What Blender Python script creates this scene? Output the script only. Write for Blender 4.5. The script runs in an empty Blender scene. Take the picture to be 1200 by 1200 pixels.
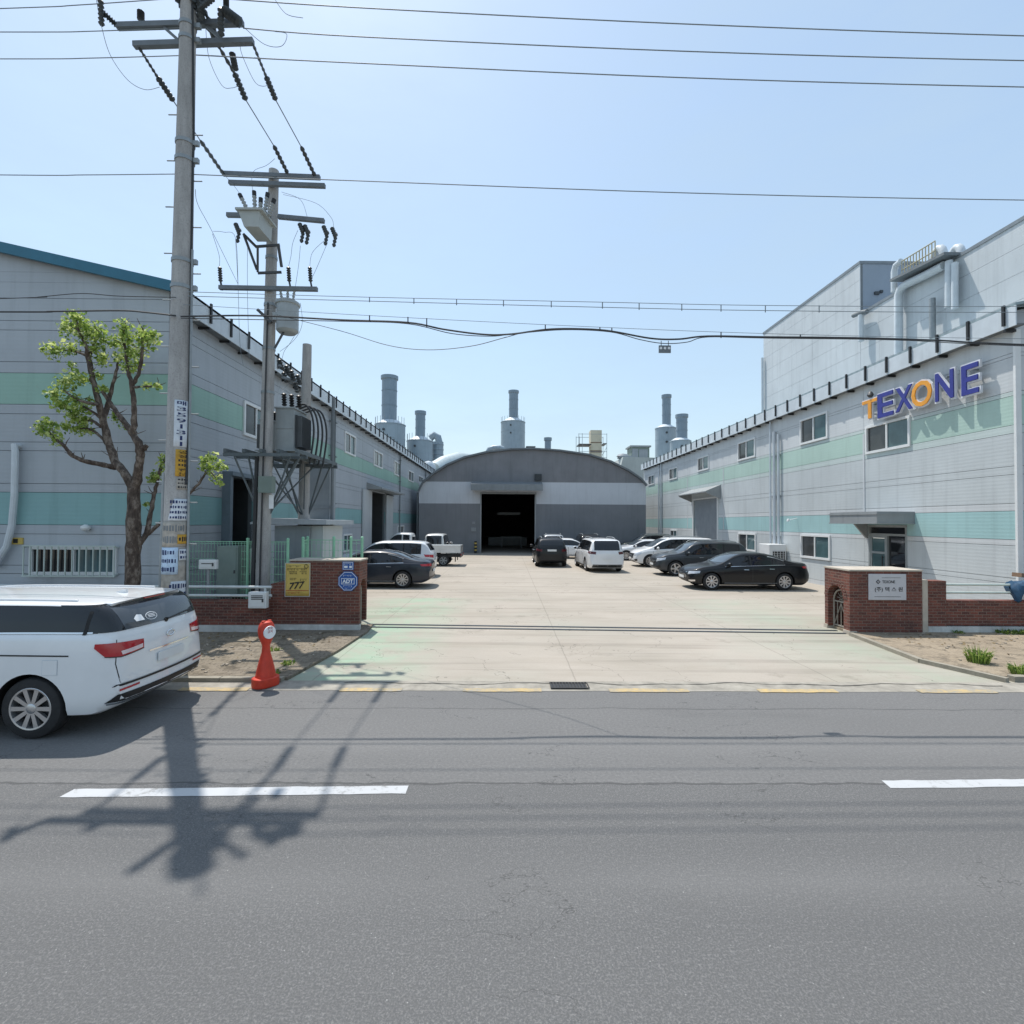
import bpy, bmesh, math, random
from mathutils import Vector, Matrix, Quaternion
from mathutils.bvhtree import BVHTree
random.seed(7)
R = math.radians
scene = bpy.context.scene
COL = scene.collection

# ------------------------------------------------------------------ camera
CAMH = 2.6
cam_d = bpy.data.cameras.new("camera")
cam = bpy.data.objects.new("camera", cam_d)
COL.objects.link(cam)
cam_d.sensor_width = 36
cam_d.lens = 18.0
cam_d.clip_start = 0.05
cam_d.clip_end = 6000
CROT = Matrix.Rotation(R(-0.573), 3, 'Z') @ Matrix.Rotation(R(90 + 1.146), 3, 'X') @ Matrix.Rotation(R(0.35), 3, 'Z')
cam.location = (0, 0, CAMH)
cam.rotation_euler = CROT.to_euler()
scene.camera = cam

def at(px, py, Y=None, X=None, Z=None):
    """world point seen at photo pixel (1200 px frame) on a given plane"""
    d = CROT @ Vector(((px - 600) / 600, (600 - py) / 600, -1))
    if Y is not None: t = Y / d.y
    elif X is not None: t = X / d.x
    else: t = (Z - CAMH) / d.z
    return Vector((0, 0, CAMH)) + d * t

# ------------------------------------------------------------------ world and sun
w = bpy.data.worlds.new("World"); scene.world = w
w.use_nodes = True
nt = w.node_tree
bg = nt.nodes["Background"]
sky = nt.nodes.new("ShaderNodeTexSky")
sky.sky_type = 'NISHITA'
sky.sun_disc = False
SUN_EL = 65.0
SUN_AZ = math.atan2(-0.557, 0.83)      # clockwise from +Y
sky.sun_elevation = R(SUN_EL)
sky.sun_rotation = SUN_AZ
sky.altitude = 0
sky.air_density = 1.5
sky.dust_density = 1.2
sky.ozone_density = 2.6
# pale spring haze evens the clear sky out
hz = nt.nodes.new("ShaderNodeMix"); hz.data_type = 'RGBA'; hz.inputs[0].default_value = 0.5
hz.inputs[7].default_value = (2.85, 3.7, 4.5, 1)
nt.links.new(sky.outputs[0], hz.inputs[6])
tc = nt.nodes.new("ShaderNodeTexCoord"); mpg = nt.nodes.new("ShaderNodeMapping"); mpg.inputs["Scale"].default_value = (1.2, 1.2, 4.0)
nz = nt.nodes.new("ShaderNodeTexNoise"); nz.inputs["Scale"].default_value = 2.2; nz.inputs["Detail"].default_value = 6; nz.inputs["Roughness"].default_value = 0.62
mr = nt.nodes.new("ShaderNodeMapRange"); mr.inputs["From Min"].default_value = 0.3; mr.inputs["From Max"].default_value = 0.7; mr.inputs["To Min"].default_value = 0.46; mr.inputs["To Max"].default_value = 0.68
nt.links.new(tc.outputs["Generated"], mpg.inputs[0]); nt.links.new(mpg.outputs[0], nz.inputs["Vector"]); nt.links.new(nz.outputs["Fac"], mr.inputs["Value"]); nt.links.new(mr.outputs[0], hz.inputs[0])
nt.links.new(hz.outputs[2], bg.inputs[0])
bg.inputs[1].default_value = 0.14
sd = bpy.data.lights.new("sun", 'SUN')
sd.energy = 3.6
sd.angle = R(0.5)
sd.color = (1.0, 0.95, 0.88)
so = bpy.data.objects.new("sun", sd); COL.objects.link(so)
to_sun = Vector((math.sin(SUN_AZ) * math.cos(R(SUN_EL)), math.cos(SUN_AZ) * math.cos(R(SUN_EL)), math.sin(R(SUN_EL))))
so.rotation_euler = to_sun.to_track_quat('Z', 'Y').to_euler()
so.location = (0, 0, 60)
scene.view_settings.view_transform = 'Standard'
scene.view_settings.look = 'None'
scene.view_settings.exposure = 0.45
scene.view_settings.gamma = 1
scene.view_settings.use_curve_mapping = False

# ------------------------------------------------------------------ materials
def lin(h):
    h = h.lstrip('#')
    c = [int(h[i:i + 2], 16) / 255 for i in (0, 2, 4)]
    return tuple(x / 12.92 if x <= 0.04045 else ((x + 0.055) / 1.055) ** 2.4 for x in c)

class NT:
    def __init__(s, name):
        s.m = bpy.data.materials.new(name); s.m.use_nodes = True
        s.t = s.m.node_tree; s.b = s.t.nodes["Principled BSDF"]
    def n(s, typ, **kw):
        nd = s.t.nodes.new("ShaderNode" + typ)
        for k, v in kw.items():
            if k in nd.inputs.keys() if hasattr(nd.inputs, 'keys') else False: nd.inputs[k].default_value = v
            else: setattr(nd, k, v)
        return nd
    def l(s, a, b): s.t.links.new(a, b)
    def coord(s, kind="Object"):
        return s.n("TexCoord").outputs[kind]
    def noise(s, vec, scale, detail=4, rough=0.6, sx=None):
        if sx:
            mp = s.n("Mapping"); s.l(vec, mp.inputs[0]); mp.inputs["Scale"].default_value = sx; vec = mp.outputs[0]
        nd = s.n("TexNoise"); nd.inputs["Scale"].default_value = scale
        nd.inputs["Detail"].default_value = detail; nd.inputs["Roughness"].default_value = rough
        s.l(vec, nd.inputs["Vector"]); return nd.outputs["Fac"]
    def ramp(s, fac, stops, interp='LINEAR'):
        r = s.n("ValToRGB"); r.color_ramp.interpolation = interp
        e = r.color_ramp.elements
        while len(e) < len(stops): e.new(0.5)
        for i, (p, c) in enumerate(stops):
            e[i].position = p
            e[i].color = (*c, 1) if len(c) == 3 else c
        s.l(fac, r.inputs[0]); return r.outputs[0]
    def mix(s, fac, a, b, mode='MIX'):
        m = s.n("Mix"); m.data_type = 'RGBA'; m.blend_type = mode
        for sock, v in ((m.inputs[0], fac), (m.inputs[6], a), (m.inputs[7], b)):
            if hasattr(v, 'is_linked') or hasattr(v, 'links'): s.l(v, sock)
            elif isinstance(v, (int, float)): sock.default_value = v
            else: sock.default_value = (*v, 1)
        return m.outputs[2]
    def math(s, op, a, b=0.0, c=None):
        m = s.n("Math"); m.operation = op
        for i, v in enumerate((a, b) if c is None else (a, b, c)):
            if hasattr(v, 'links'): s.l(v, m.inputs[i])
            else: m.inputs[i].default_value = v
        return m.outputs[0]
    def color(s, v):
        if hasattr(v, 'links'): s.l(v, s.b.inputs["Base Color"])
        else: s.b.inputs["Base Color"].default_value = (*v, 1)
    def bump(s, h, strength=0.3, dist=0.01):
        b = s.n("Bump"); b.inputs["Strength"].default_value = strength; b.inputs["Distance"].default_value = dist
        s.l(h, b.inputs["Height"]); s.l(b.outputs[0], s.b.inputs["Normal"])
    def set(s, **kw):
        for k, v in kw.items():
            s.b.inputs[k.replace('_', ' ')].default_value = v
        return s

MATS = {}
def M(name, rgb=None, rough=0.6, metal=0.0, var=0.12, scale=3.0, streak=0.0, bump=0.0, spec=0.5, coat=0.0):
    """named procedural material; first call defines it"""
    if name in MATS: return MATS[name]
    if isinstance(rgb, str): rgb = lin(rgb)
    t = NT(name)
    co = t.coord()
    f = t.noise(co, scale)
    d = tuple(c * (1 - var) for c in rgb); u = tuple(min(1, c * (1 + var)) for c in rgb)
    c = t.ramp(f, [(0.3, d), (0.7, u)])
    if streak:
        g = t.noise(co, 1.0, 3, 0.6, (5, 5, 0.35))
        g = t.ramp(g, [(0.52, (0, 0, 0)), (0.8, (streak, streak, streak))])
        c = t.mix(g, c, tuple(x * 0.35 for x in rgb))
    t.color(c)
    t.set(Roughness=rough, Metallic=metal)
    t.b.inputs["Specular IOR Level"].default_value = spec
    if coat:
        t.b.inputs["Coat Weight"].default_value = coat
        t.b.inputs["Coat Roughness"].default_value = 0.04
    if bump:
        t.bump(t.noise(co, scale * 12, 3), bump, 0.005)
    MATS[name] = t.m
    return t.m

def paint(name, rgb, metal=0.0, rough=0.35, spec=.5, coat=.9):
    return M(name, rgb, rough, metal, 0.05, 1.5, 0, 0, spec, coat)

def wall_panel(name, rgb):
    if name in MATS: return MATS[name]
    if isinstance(rgb, str): rgb = lin(rgb)
    t = NT(name); co = t.coord()
    big = t.noise(co, 0.35, 4, 0.6)
    c = t.ramp(big, [(0.3, tuple(x * 0.9 for x in rgb)), (0.7, tuple(min(1, x * 1.08) for x in rgb))])
    st = t.noise(co, 1.0, 5, 0.65, (3.5, 3.5, 0.22))
    st = t.ramp(st, [(0.5, (0, 0, 0)), (0.82, (0.4, 0.4, 0.4))])
    c = t.mix(st, c, tuple(x * 0.5 for x in rgb))
    sp = t.noise(co, 3.0, 6, 0.8, (1, 1, 0.5))
    c = t.mix(t.ramp(sp, [(0.6, (0, 0, 0)), (0.75, (0.25, 0.25, 0.25))]), c, lin('8a7d6b'))
    sep = t.n("SeparateXYZ"); t.l(co, sep.inputs[0])
    wv = t.math('SINE', t.math('MULTIPLY', sep.outputs[2], 62.8))
    t.color(c); t.set(Roughness=0.5); t.bump(wv, 0.12, 0.004)
    MATS[name] = t.m; return t.m

def facing_uv(t):
    """(u, z) of a vertical face whichever way it faces"""
    co = t.coord(); s = t.n("SeparateXYZ"); t.l(co, s.inputs[0])
    g = t.n("NewGeometry"); sn = t.n("SeparateXYZ"); t.l(g.outputs["Normal"], sn.inputs[0])
    k = t.math('GREATER_THAN', t.math('ABSOLUTE', sn.outputs[0]), 0.5)
    u = t.math('ADD', t.math('MULTIPLY', s.outputs[1], k), t.math('MULTIPLY', s.outputs[0], t.math('SUBTRACT', 1.0, k)))
    cb = t.n("CombineXYZ"); t.l(u, cb.inputs[0]); t.l(s.outputs[2], cb.inputs[1])
    return cb.outputs[0], co

def make_brick():
    t = NT("red_brick"); uv, co = facing_uv(t)
    b = t.n("TexBrick"); t.l(uv, b.inputs["Vector"])
    b.inputs["Scale"].default_value = 1.0
    b.inputs["Brick Width"].default_value = 0.2; b.inputs["Row Height"].default_value = 0.068
    b.inputs["Mortar Size"].default_value = 0.007; b.inputs["Mortar Smooth"].default_value = 0.2
    b.inputs["Color1"].default_value = (*lin('7a4539'), 1); b.inputs["Color2"].default_value = (*lin('4f2f2b'), 1)
    b.inputs["Mortar"].default_value = (*lin('7c6c62'), 1)
    g = t.noise(co, 2.2, 5)
    c = t.mix(t.ramp(g, [(0.4, (0, 0, 0)), (0.75, (0.55, 0.55, 0.55))]), b.outputs["Color"], lin('4c3632'))
    h = t.noise(co, 40, 3)
    c = t.mix(t.ramp(h, [(0.45, (0, 0, 0)), (0.7, (0.25, 0.25, 0.25))]), c, lin('a97a66'))
    t.color(c); t.set(Roughness=0.9)
    t.bump(t.math('SUBTRACT', t.math('MULTIPLY', h, 0.4), b.outputs["Fac"]), 0.6, 0.008)
    MATS["brick"] = t.m
make_brick()

def make_asphalt():
    t = NT("asphalt"); co = t.coord()
    s = t.n("SeparateXYZ"); t.l(co, s.inputs[0])
    big = t.noise(co, 0.35, 5, 0.65, (0.5, 1.6, 1))
    c = t.ramp(big, [(0.3, (0.166, 0.163, 0.157)), (0.7, (0.215, 0.211, 0.203))])
    fine = t.noise(co, 75, 5, 0.8)
    c = t.mix(t.ramp(fine, [(0.46, (0.85, 0.85, 0.85)), (0.62, (0, 0, 0))]), c, (0.075, 0.076, 0.08))
    chip = t.n("TexVoronoi"); chip.inputs["Scale"].default_value = 38; t.l(co, chip.inputs["Vector"])
    cf = t.math('LESS_THAN', chip.outputs["Distance"], 0.16)
    pick = t.math('GREATER_THAN', t.noise(co, 21, 2), 0.63)
    c = t.mix(t.math('MULTIPLY', t.math('MULTIPLY', cf, pick), 0.8), c, (0.36, 0.36, 0.35))
    # the far lane was paved separately: a finer and slightly darker mix beyond the joint
    far = t.math('GREATER_THAN', s.outputs[1], t.math('ADD', 5.14, t.math('MULTIPLY', t.math('SUBTRACT', t.noise(co, 1.1, 3), 0.5), 0.12)))
    c2 = t.mix(t.ramp(fine, [(0.42, (0.5, 0.5, 0.5)), (0.6, (0, 0, 0))]), t.ramp(big, [(0.3, (0.156, 0.154, 0.150)), (0.7, (0.186, 0.183, 0.178))]), (0.095, 0.095, 0.1))
    c = t.mix(far, c, c2)
    # tar line along the joint and a few thin cracks
    jy = t.math('ABSOLUTE', t.math('SUBTRACT', t.math('ADD', s.outputs[1], t.math('MULTIPLY', t.math('SUBTRACT', t.noise(co, 2.0, 4), 0.5), 0.16)), 5.15))
    jt = t.math('LESS_THAN', jy, t.math('MULTIPLY', t.noise(co, 6, 3), 0.035))
    c = t.mix(t.math('MULTIPLY', jt, 0.7), c, (0.04, 0.04, 0.042))
    jy2 = t.math('ABSOLUTE', t.math('SUBTRACT', t.math('ADD', s.outputs[1], t.math('MULTIPLY', t.math('SUBTRACT', t.noise(co, 0.9, 4), 0.5), 0.2)), 7.2))
    jt2 = t.math('LESS_THAN', jy2, t.math('MULTIPLY', t.noise(co, 3, 3), 0.03))
    c = t.mix(t.math('MULTIPLY', jt2, 0.55), c, (0.04, 0.04, 0.042))
    # coarse aggregate, wheel-polished tracks, darker repair patch, hairline cracks
    agg = t.noise(co, 30, 4, 0.75)
    c = t.mix(t.ramp(agg, [(0.40, (0.5, 0.5, 0.5)), (0.56, (0, 0, 0))]), c, (0.10, 0.10, 0.098))
    c = t.mix(t.ramp(agg, [(0.56, (0, 0, 0)), (0.74, (0.35, 0.35, 0.35))]), c, (0.28, 0.275, 0.265))
    for yc, wd_ in ((2.1, 0.38), (3.75, 0.38), (6.0, 0.35)):
        tk_ = t.math('MAXIMUM', t.math('SUBTRACT', 1.0, t.math('DIVIDE', t.math('ABSOLUTE', t.math('SUBTRACT', s.outputs[1], yc)), wd_)), 0.0)
        c = t.mix(t.math('MULTIPLY', tk_, t.math('MULTIPLY', t.noise(co, 1.5, 4, 0.6, (0.3, 1, 1)), 0.28)), c, (0.25, 0.246, 0.24))
    hc = t.math('ABSOLUTE', t.math('SUBTRACT', t.noise(co, 0.7, 6, 0.6, (0.6, 1, 1)), 0.5))
    hk = t.math('MULTIPLY', t.math('LESS_THAN', hc, 0.0016), t.math('GREATER_THAN', t.noise(co, 0.5, 2), 0.52))
    c = t.mix(t.math('MULTIPLY', hk, 0.6), c, (0.05, 0.05, 0.05))
    oil = t.noise(co, 0.8, 3, 0.6, (0.35, 1, 1))
    c = t.mix(t.ramp(oil, [(0.6, (0, 0, 0)), (0.75, (0.22, 0.22, 0.22))]), c, (0.05, 0.05, 0.05))
    t.color(c); t.set(Roughness=0.88)
    t.bump(fine, 0.55, 0.008)
    MATS["asphalt"] = t.m
make_asphalt()

def make_concrete():
    t = NT("yard_concrete"); co = t.coord()
    s = t.n("SeparateXYZ"); t.l(co, s.inputs[0])
    big = t.noise(co, 0.3, 5, 0.6)
    c = t.ramp(big, [(0.3, lin('9a9388')), (0.7, lin('a89f94'))])
    st = t.noise(co, 0.9, 6, 0.7, (0.35, 1.6, 1))
    c = t.mix(t.ramp(st, [(0.45, (0, 0, 0)), (0.8, (0.55, 0.55, 0.55))]), c, lin('857d6e'))
    fine = t.noise(co, 30, 4, 0.7)
    c = t.mix(t.ramp(fine, [(0.5, (0, 0, 0)), (0.75, (0.18, 0.18, 0.18))]), c, lin('706a60'))
    # worn green floor paint, left along the gate sides
    dl = t.math('SUBTRACT', 1.0, t.math('MULTIPLY', t.math('ABSOLUTE', t.math('ADD', s.outputs[0], 2.9)), 0.55))
    dr = t.math('MULTIPLY', t.math('SUBTRACT', 1.0, t.math('MULTIPLY', t.math('ABSOLUTE', t.math('SUBTRACT', s.outputs[0], 7.3)), 0.42)), 0.3)
    yy = t.math('LESS_THAN', s.outputs[1], 17.5)
    gm = t.math('MULTIPLY', t.math('MAXIMUM', t.math('MAXIMUM', dl, dr), 0.0), yy)
    patch = t.noise(co, 0.9, 7, 0.72)
    gm = t.math('MULTIPLY', gm, t.math('MULTIPLY', t.math('SUBTRACT', patch, 0.35), 3.2))
    gmx = t.n("Clamp"); t.l(gm, gmx.inputs[0])
    c = t.mix(t.math('MULTIPLY', gmx.outputs[0], 0.74), c, lin('7fae90'))
    faint = t.noise(co, 0.22, 4, 0.6)
    fm = t.math('MULTIPLY', t.ramp(faint, [(0.5, (0, 0, 0)), (0.75, (0.35, 0.35, 0.35))]), yy)
    c = t.mix(fm, c, lin('9aa497'))
    ol = t.noise(co, 0.55, 7, 0.75)
    c = t.mix(t.ramp(ol, [(0.58, (0, 0, 0)), (0.7, (0.5, 0.5, 0.5))]), c, lin('6c665a'))
    tm = t.noise(co, 1.4, 3, 0.5, (0.08, 1.6, 1)); ts = t.noise(co, 1.0, 3, 0.5)
    c = t.mix(t.math('MULTIPLY', t.ramp(tm, [(0.56, (0, 0, 0)), (0.62, (0.4, 0.4, 0.4))]), ts), c, lin('5f594f'))
    # cast joints
    for axis, per, off in ((0, 4.3, 1.0), (1, 5.6, 2.2)):
        v = t.math('ABSOLUTE', t.math('SUBTRACT', t.math('FRACT', t.math('DIVIDE', t.math('ADD', t.math('ADD', s.outputs[axis], off), t.math('MULTIPLY', t.math('SUBTRACT', t.noise(co, 3, 3), 0.5), 0.04)), per)), 0.5))
        k = t.math('LESS_THAN', v, 0.0028)
        c = t.mix(t.math('MULTIPLY', k, 0.28), c, lin('4a463f'))
    # wandering cracks: thin level lines of a noise field
    cr = t.math('ABSOLUTE', t.math('SUBTRACT', t.noise(co, 0.33, 5, 0.55), 0.47))
    k = t.math('LESS_THAN', cr, 0.0011)
    c = t.mix(t.math('MULTIPLY', k, 0.5), c, lin('4a463f'))
    t.color(c); t.set(Roughness=0.85); t.bump(fine, 0.25, 0.004)
    MATS["concrete"] = t.m
make_concrete()

def make_pavers(name, c1, c2, mortar, soil, amount):
    t = NT(name); co = t.coord()
    b = t.n("TexBrick"); t.l(co, b.inputs["Vector"]); b.inputs["Scale"].default_value = 1
    b.inputs["Brick Width"].default_value = 0.24; b.inputs["Row Height"].default_value = 0.12
    b.inputs["Mortar Size"].default_value = 0.008
    b.inputs["Color1"].default_value = (*lin(c1), 1); b.inputs["Color2"].default_value = (*lin(c2), 1)
    b.inputs["Mortar"].default_value = (*lin(mortar), 1)
    n1 = t.noise(co, 1.3, 6, 0.7)
    c = t.mix(t.ramp(n1, [(0.35, (0, 0, 0)), (0.65, (amount,) * 3)]), b.outputs[0], lin(soil))
    dk = t.noise(co, 2.6, 6, 0.75)
    c = t.mix(t.ramp(dk, [(0.5, (0, 0, 0)), (0.62, (0.85, 0.85, 0.85))]), c, tuple(x * 0.36 for x in lin(soil)))  # dark soil patches, on the left also painted shadow of tree and poles
    n2 = t.noise(co, 22, 5, 0.7)
    c = t.mix(t.ramp(n2, [(0.45, (0, 0, 0)), (0.7, (0.5, 0.5, 0.5))]), c, tuple(x * 0.45 for x in lin(soil)))
    t.color(c); t.set(Roughness=0.95); t.bump(n2, 0.6, 0.02)
    MATS[name] = t.m
make_pavers("pavers", '8a8072', '776d60', '4f483e', '857a68', 0.75)  # darkened pavers: shadow over the left pavement is mixed into these colours
make_pavers("dry_soil", '988a76', '8a7d6c', '6e6456', 'a0927e', 0.95)

def make_leaf(name, a, b, c):
    t = NT(name); g = t.n("NewGeometry")
    col = t.ramp(g.outputs["Random Per Island"], [(0.0, lin(a)), (0.5, lin(b)), (1.0, lin(c))])
    t.color(col); t.set(Roughness=0.55)
    t.b.inputs["Subsurface Weight"].default_value = 0.0
    tr = t.n("BsdfTranslucent"); t.l(col, tr.inputs[0])
    mx = t.n("MixShader"); mx.inputs[0].default_value = 0.5
    t.l(t.b.outputs[0], mx.inputs[1]); t.l(tr.outputs[0], mx.inputs[2])
    t.l(mx.outputs[0], t.t.nodes["Material Output"].inputs[0])
    MATS[name] = t.m
make_leaf("plane_leaf", '5f7d36', 'a5bb5a', 'd6dd98')
make_leaf("weed_leaf", '50702f', '7f9a48', 'a8a766')

def make_bark():
    t = NT("bark"); co = t.coord()
    n = t.noise(co, 9, 6, 0.7, (1, 1, 0.5))
    c = t.ramp(n, [(0.3, lin('2c2521')), (0.5, lin('564a42')), (0.62, lin('82776d')), (0.7, lin('453a33'))])
    t.color(c); t.set(Roughness=0.95); t.bump(n, 0.8, 0.03); MATS["bark"] = t.m
make_bark()

def make_poleconc():
    t = NT("pole_concrete"); co = t.coord()
    n = t.noise(co, 2.5, 6, 0.7, (1.5, 1.5, 0.3))
    c = t.ramp(n, [(0.3, lin('8a8886')), (0.55, lin('a9a7a5')), (0.75, lin('bab8b4'))])
    f = t.noise(co, 40, 3)
    c = t.mix(t.ramp(f, [(0.5, (0, 0, 0)), (0.7, (0.3, 0.3, 0.3))]), c, lin('5a5754'))
    t.color(c); t.set(Roughness=0.9); t.bump(f, 0.3, 0.004); MATS["pole"] = t.m
make_poleconc()

def make_arch():
    """weathered grey render of the vaulted hall"""
    t = NT("hall_render"); co = t.coord()
    n = t.noise(co, 0.5, 5, 0.6); c = t.ramp(n, [(0.3, lin('77777a')), (0.7, lin('87878a'))])
    g = t.noise(co, 1, 5, 0.7, (1.6, 1.6, 0.12))
    c = t.mix(t.ramp(g, [(0.5, (0, 0, 0)), (0.8, (0.6, 0.6, 0.6))]), c, lin('5f6063'))
    t.color(c); t.set(Roughness=0.85); MATS["hall_grey"] = t.m
make_arch()

def ribbed(name, rgb, per=0.25, axis=1):
    if name in MATS: return MATS[name]
    t = NT(name); co = t.coord(); s = t.n("SeparateXYZ"); t.l(co, s.inputs[0])
    n = t.noise(co, 0.8, 4); c = t.ramp(n, [(0.3, tuple(x * .88 for x in lin(rgb))), (0.7, lin(rgb))])
    wv = t.math('SINE', t.math('MULTIPLY', s.outputs[axis], 6.283 / per))
    t.color(c); t.set(Roughness=0.5); t.bump(wv, 0.5, 0.02); MATS[name] = t.m; return t.m

M("black", (0.012, 0.012, 0.013), 0.5); M("rubber", (0.022, 0.022, 0.023), 0.85, var=.25, scale=14)
M("dark_metal", (0.06, 0.065, 0.07), 0.5, 0.3); M("galv", '8f9598', 0.5, 0.35, .15, 6)
M("chrome", (0.75, 0.75, 0.76), 0.15, 1.0, .03); M("alloy", (0.55, 0.55, 0.56), 0.3, 0.85, .05)
M("insul", '3c4245', 0.45, 0, .2, 8); M("wire", (0.035, 0.037, 0.04), 0.6); M("wire_pale", '7f868c', 0.6)
M("white_frame", 'd9dbdb', 0.45, 0, .05); M("white_paint", 'cfd2d2', 0.5, 0, .08, 5, .2)
M("glass_dark", (0.012, 0.014, 0.017), 0.04, 0, .1, 2, spec=0.6)
M("pane_teal", '4c6468', 0.08, 0, .25, 1.3); M("pane_brown", '3f4142', 0.1, 0, .25, 1.3)
def worn(name, rgb, under, lo, hi):
    t = NT(name); co = t.coord(); n1 = t.noise(co, 14, 6, 0.75); n2 = t.noise(co, 1.6, 5, 0.65)
    base = t.mix(n2, tuple(x * .8 for x in lin(rgb)), lin(rgb))
    c = t.mix(t.ramp(t.math('ADD', t.math('MULTIPLY', n1, 0.6), t.math('MULTIPLY', n2, 0.4)), [(lo, (1, 1, 1)), (hi, (0, 0, 0))]), base, under)
    t.color(c); t.set(Roughness=0.85); MATS[name] = t.m
worn("lane_white", 'b9bbbd', (0.2, 0.2, 0.195), 0.36, 0.47); worn("lane_yellow", 'c2a873', (0.27, 0.26, 0.23), 0.40, 0.60)
M("concrete_pale", '938e84', 0.9, 0, .25, 4, .3, .3); M("kerb", '8f897c', 0.9, 0, .2, 5, .2, .3)
M("cap_conc", 'b3aa9d', 0.9, 0, .15, 5)
M("white_plinth", 'b9bab8', 0.85, 0, .25, 3, .35)
M("roof_teal", '2f6a80', 0.45, .1, .08); M("fascia", 'c4ccd2', 0.4, 0, .1, 2, .15)
M("soffit", '70767a', 0.7); M("trim_white", 'c3c9cc', 0.5); M("pipe_white", 'c5ccd1', 0.4, 0, .08)
M("green_mesh", '8fc3a4', 0.5, 0, .1); M("rail_pale", 'b4bfb9', 0.5); M("cab_green", '77857f', 0.6, 0, .1, 3, .2)
M("shed_grey", '8b9298', 0.6, 0, .1, 2, .25); M("tank", '93a1ab', 0.45, .1, .1, .5, .3)
M("cream", 'cfc6b0', 0.8, 0, .1, 1, .3); M("rust", '7d6552', 0.9)
M("orange_red", 'c93c26', 0.55, 0, .16, 7, .35); M("poster_yellow", 'c6ab5a', 0.6, 0, .05); M("ink", (0.02, 0.02, 0.022), 0.7)
M("ink_blue", '23305c', 0.7); M("ink_red", 'a3272a', 0.7); M("shield_blue", '1f5298', 0.4); M("white_ink", 'e4e6e8', 0.5)
M("sign_plate", 'bdbdc2', 0.4, .2, .06); M("letter_white", 'd3d5da', 0.45); M("letter_blue", '2d3285', 0.4); M("letter_orange", 'e39a2d', 0.4)
M("paper", 'c9cfd6', 0.8, 0, .12, 12); M("paper_old", 'a29c93', 0.9, 0, .25, 10); M("paper_yellow", 'b98f35', 0.8, 0, .2, 9)
M("paper_blue", 'b5c9de', 0.8, 0, .15, 12)
M("tarp_blue", '234a68', 0.6, 0, .25, 6); M("iron_gate", '9b958c', 0.6, .2, .2, 9)
M("tail_red", (0.42, 0.012, 0.02), 0.12, 0, .1, 8, coat=.6); M("lamp_clear", (0.55, 0.57, 0.6), 0.1, .3, .1, 8, coat=.6)
M("lamp_amber", (0.6, 0.2, 0.03), 0.2)
M("green_board", '6f7d78', 0.5); M("canopy_grey", '8e9294', 0.5, .1, .08, 2, .25); M("steel_beam", '9ba1a3', 0.5)
M("grate", (0.05, 0.05, 0.05), 0.7, .4, .3, 9)

# ------------------------------------------------------------------ object helpers
def thing(name, label, cat, loc=(0, 0, 0), rz=0.0, group=None):
    o = bpy.data.objects.new(name, None); COL.objects.link(o)
    o.empty_display_size = 0.2
    o.location = loc; o.rotation_euler = (0, 0, rz)
    o["label"] = label; o["category"] = cat
    if group: o["group"] = group
    return o
def tag(o, label, cat, group=None, kind=None):
    if label: o["label"] = label
    if cat: o["category"] = cat
    if group: o["group"] = group
    if kind: o["kind"] = kind
    return o
def offset_of(o):
    v = Vector((0, 0, 0))
    while o is not None:
        v += o.location; o = o.parent
    return v
def kids(o): return [c for c in bpy.data.objects if c.parent == o]
def copy_tree(o, parent=None, children=None):
    c = o.copy(); COL.objects.link(c)
    if parent is not None: c.parent = parent
    for ch in kids(o): copy_tree(ch, c)
    return c

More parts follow.
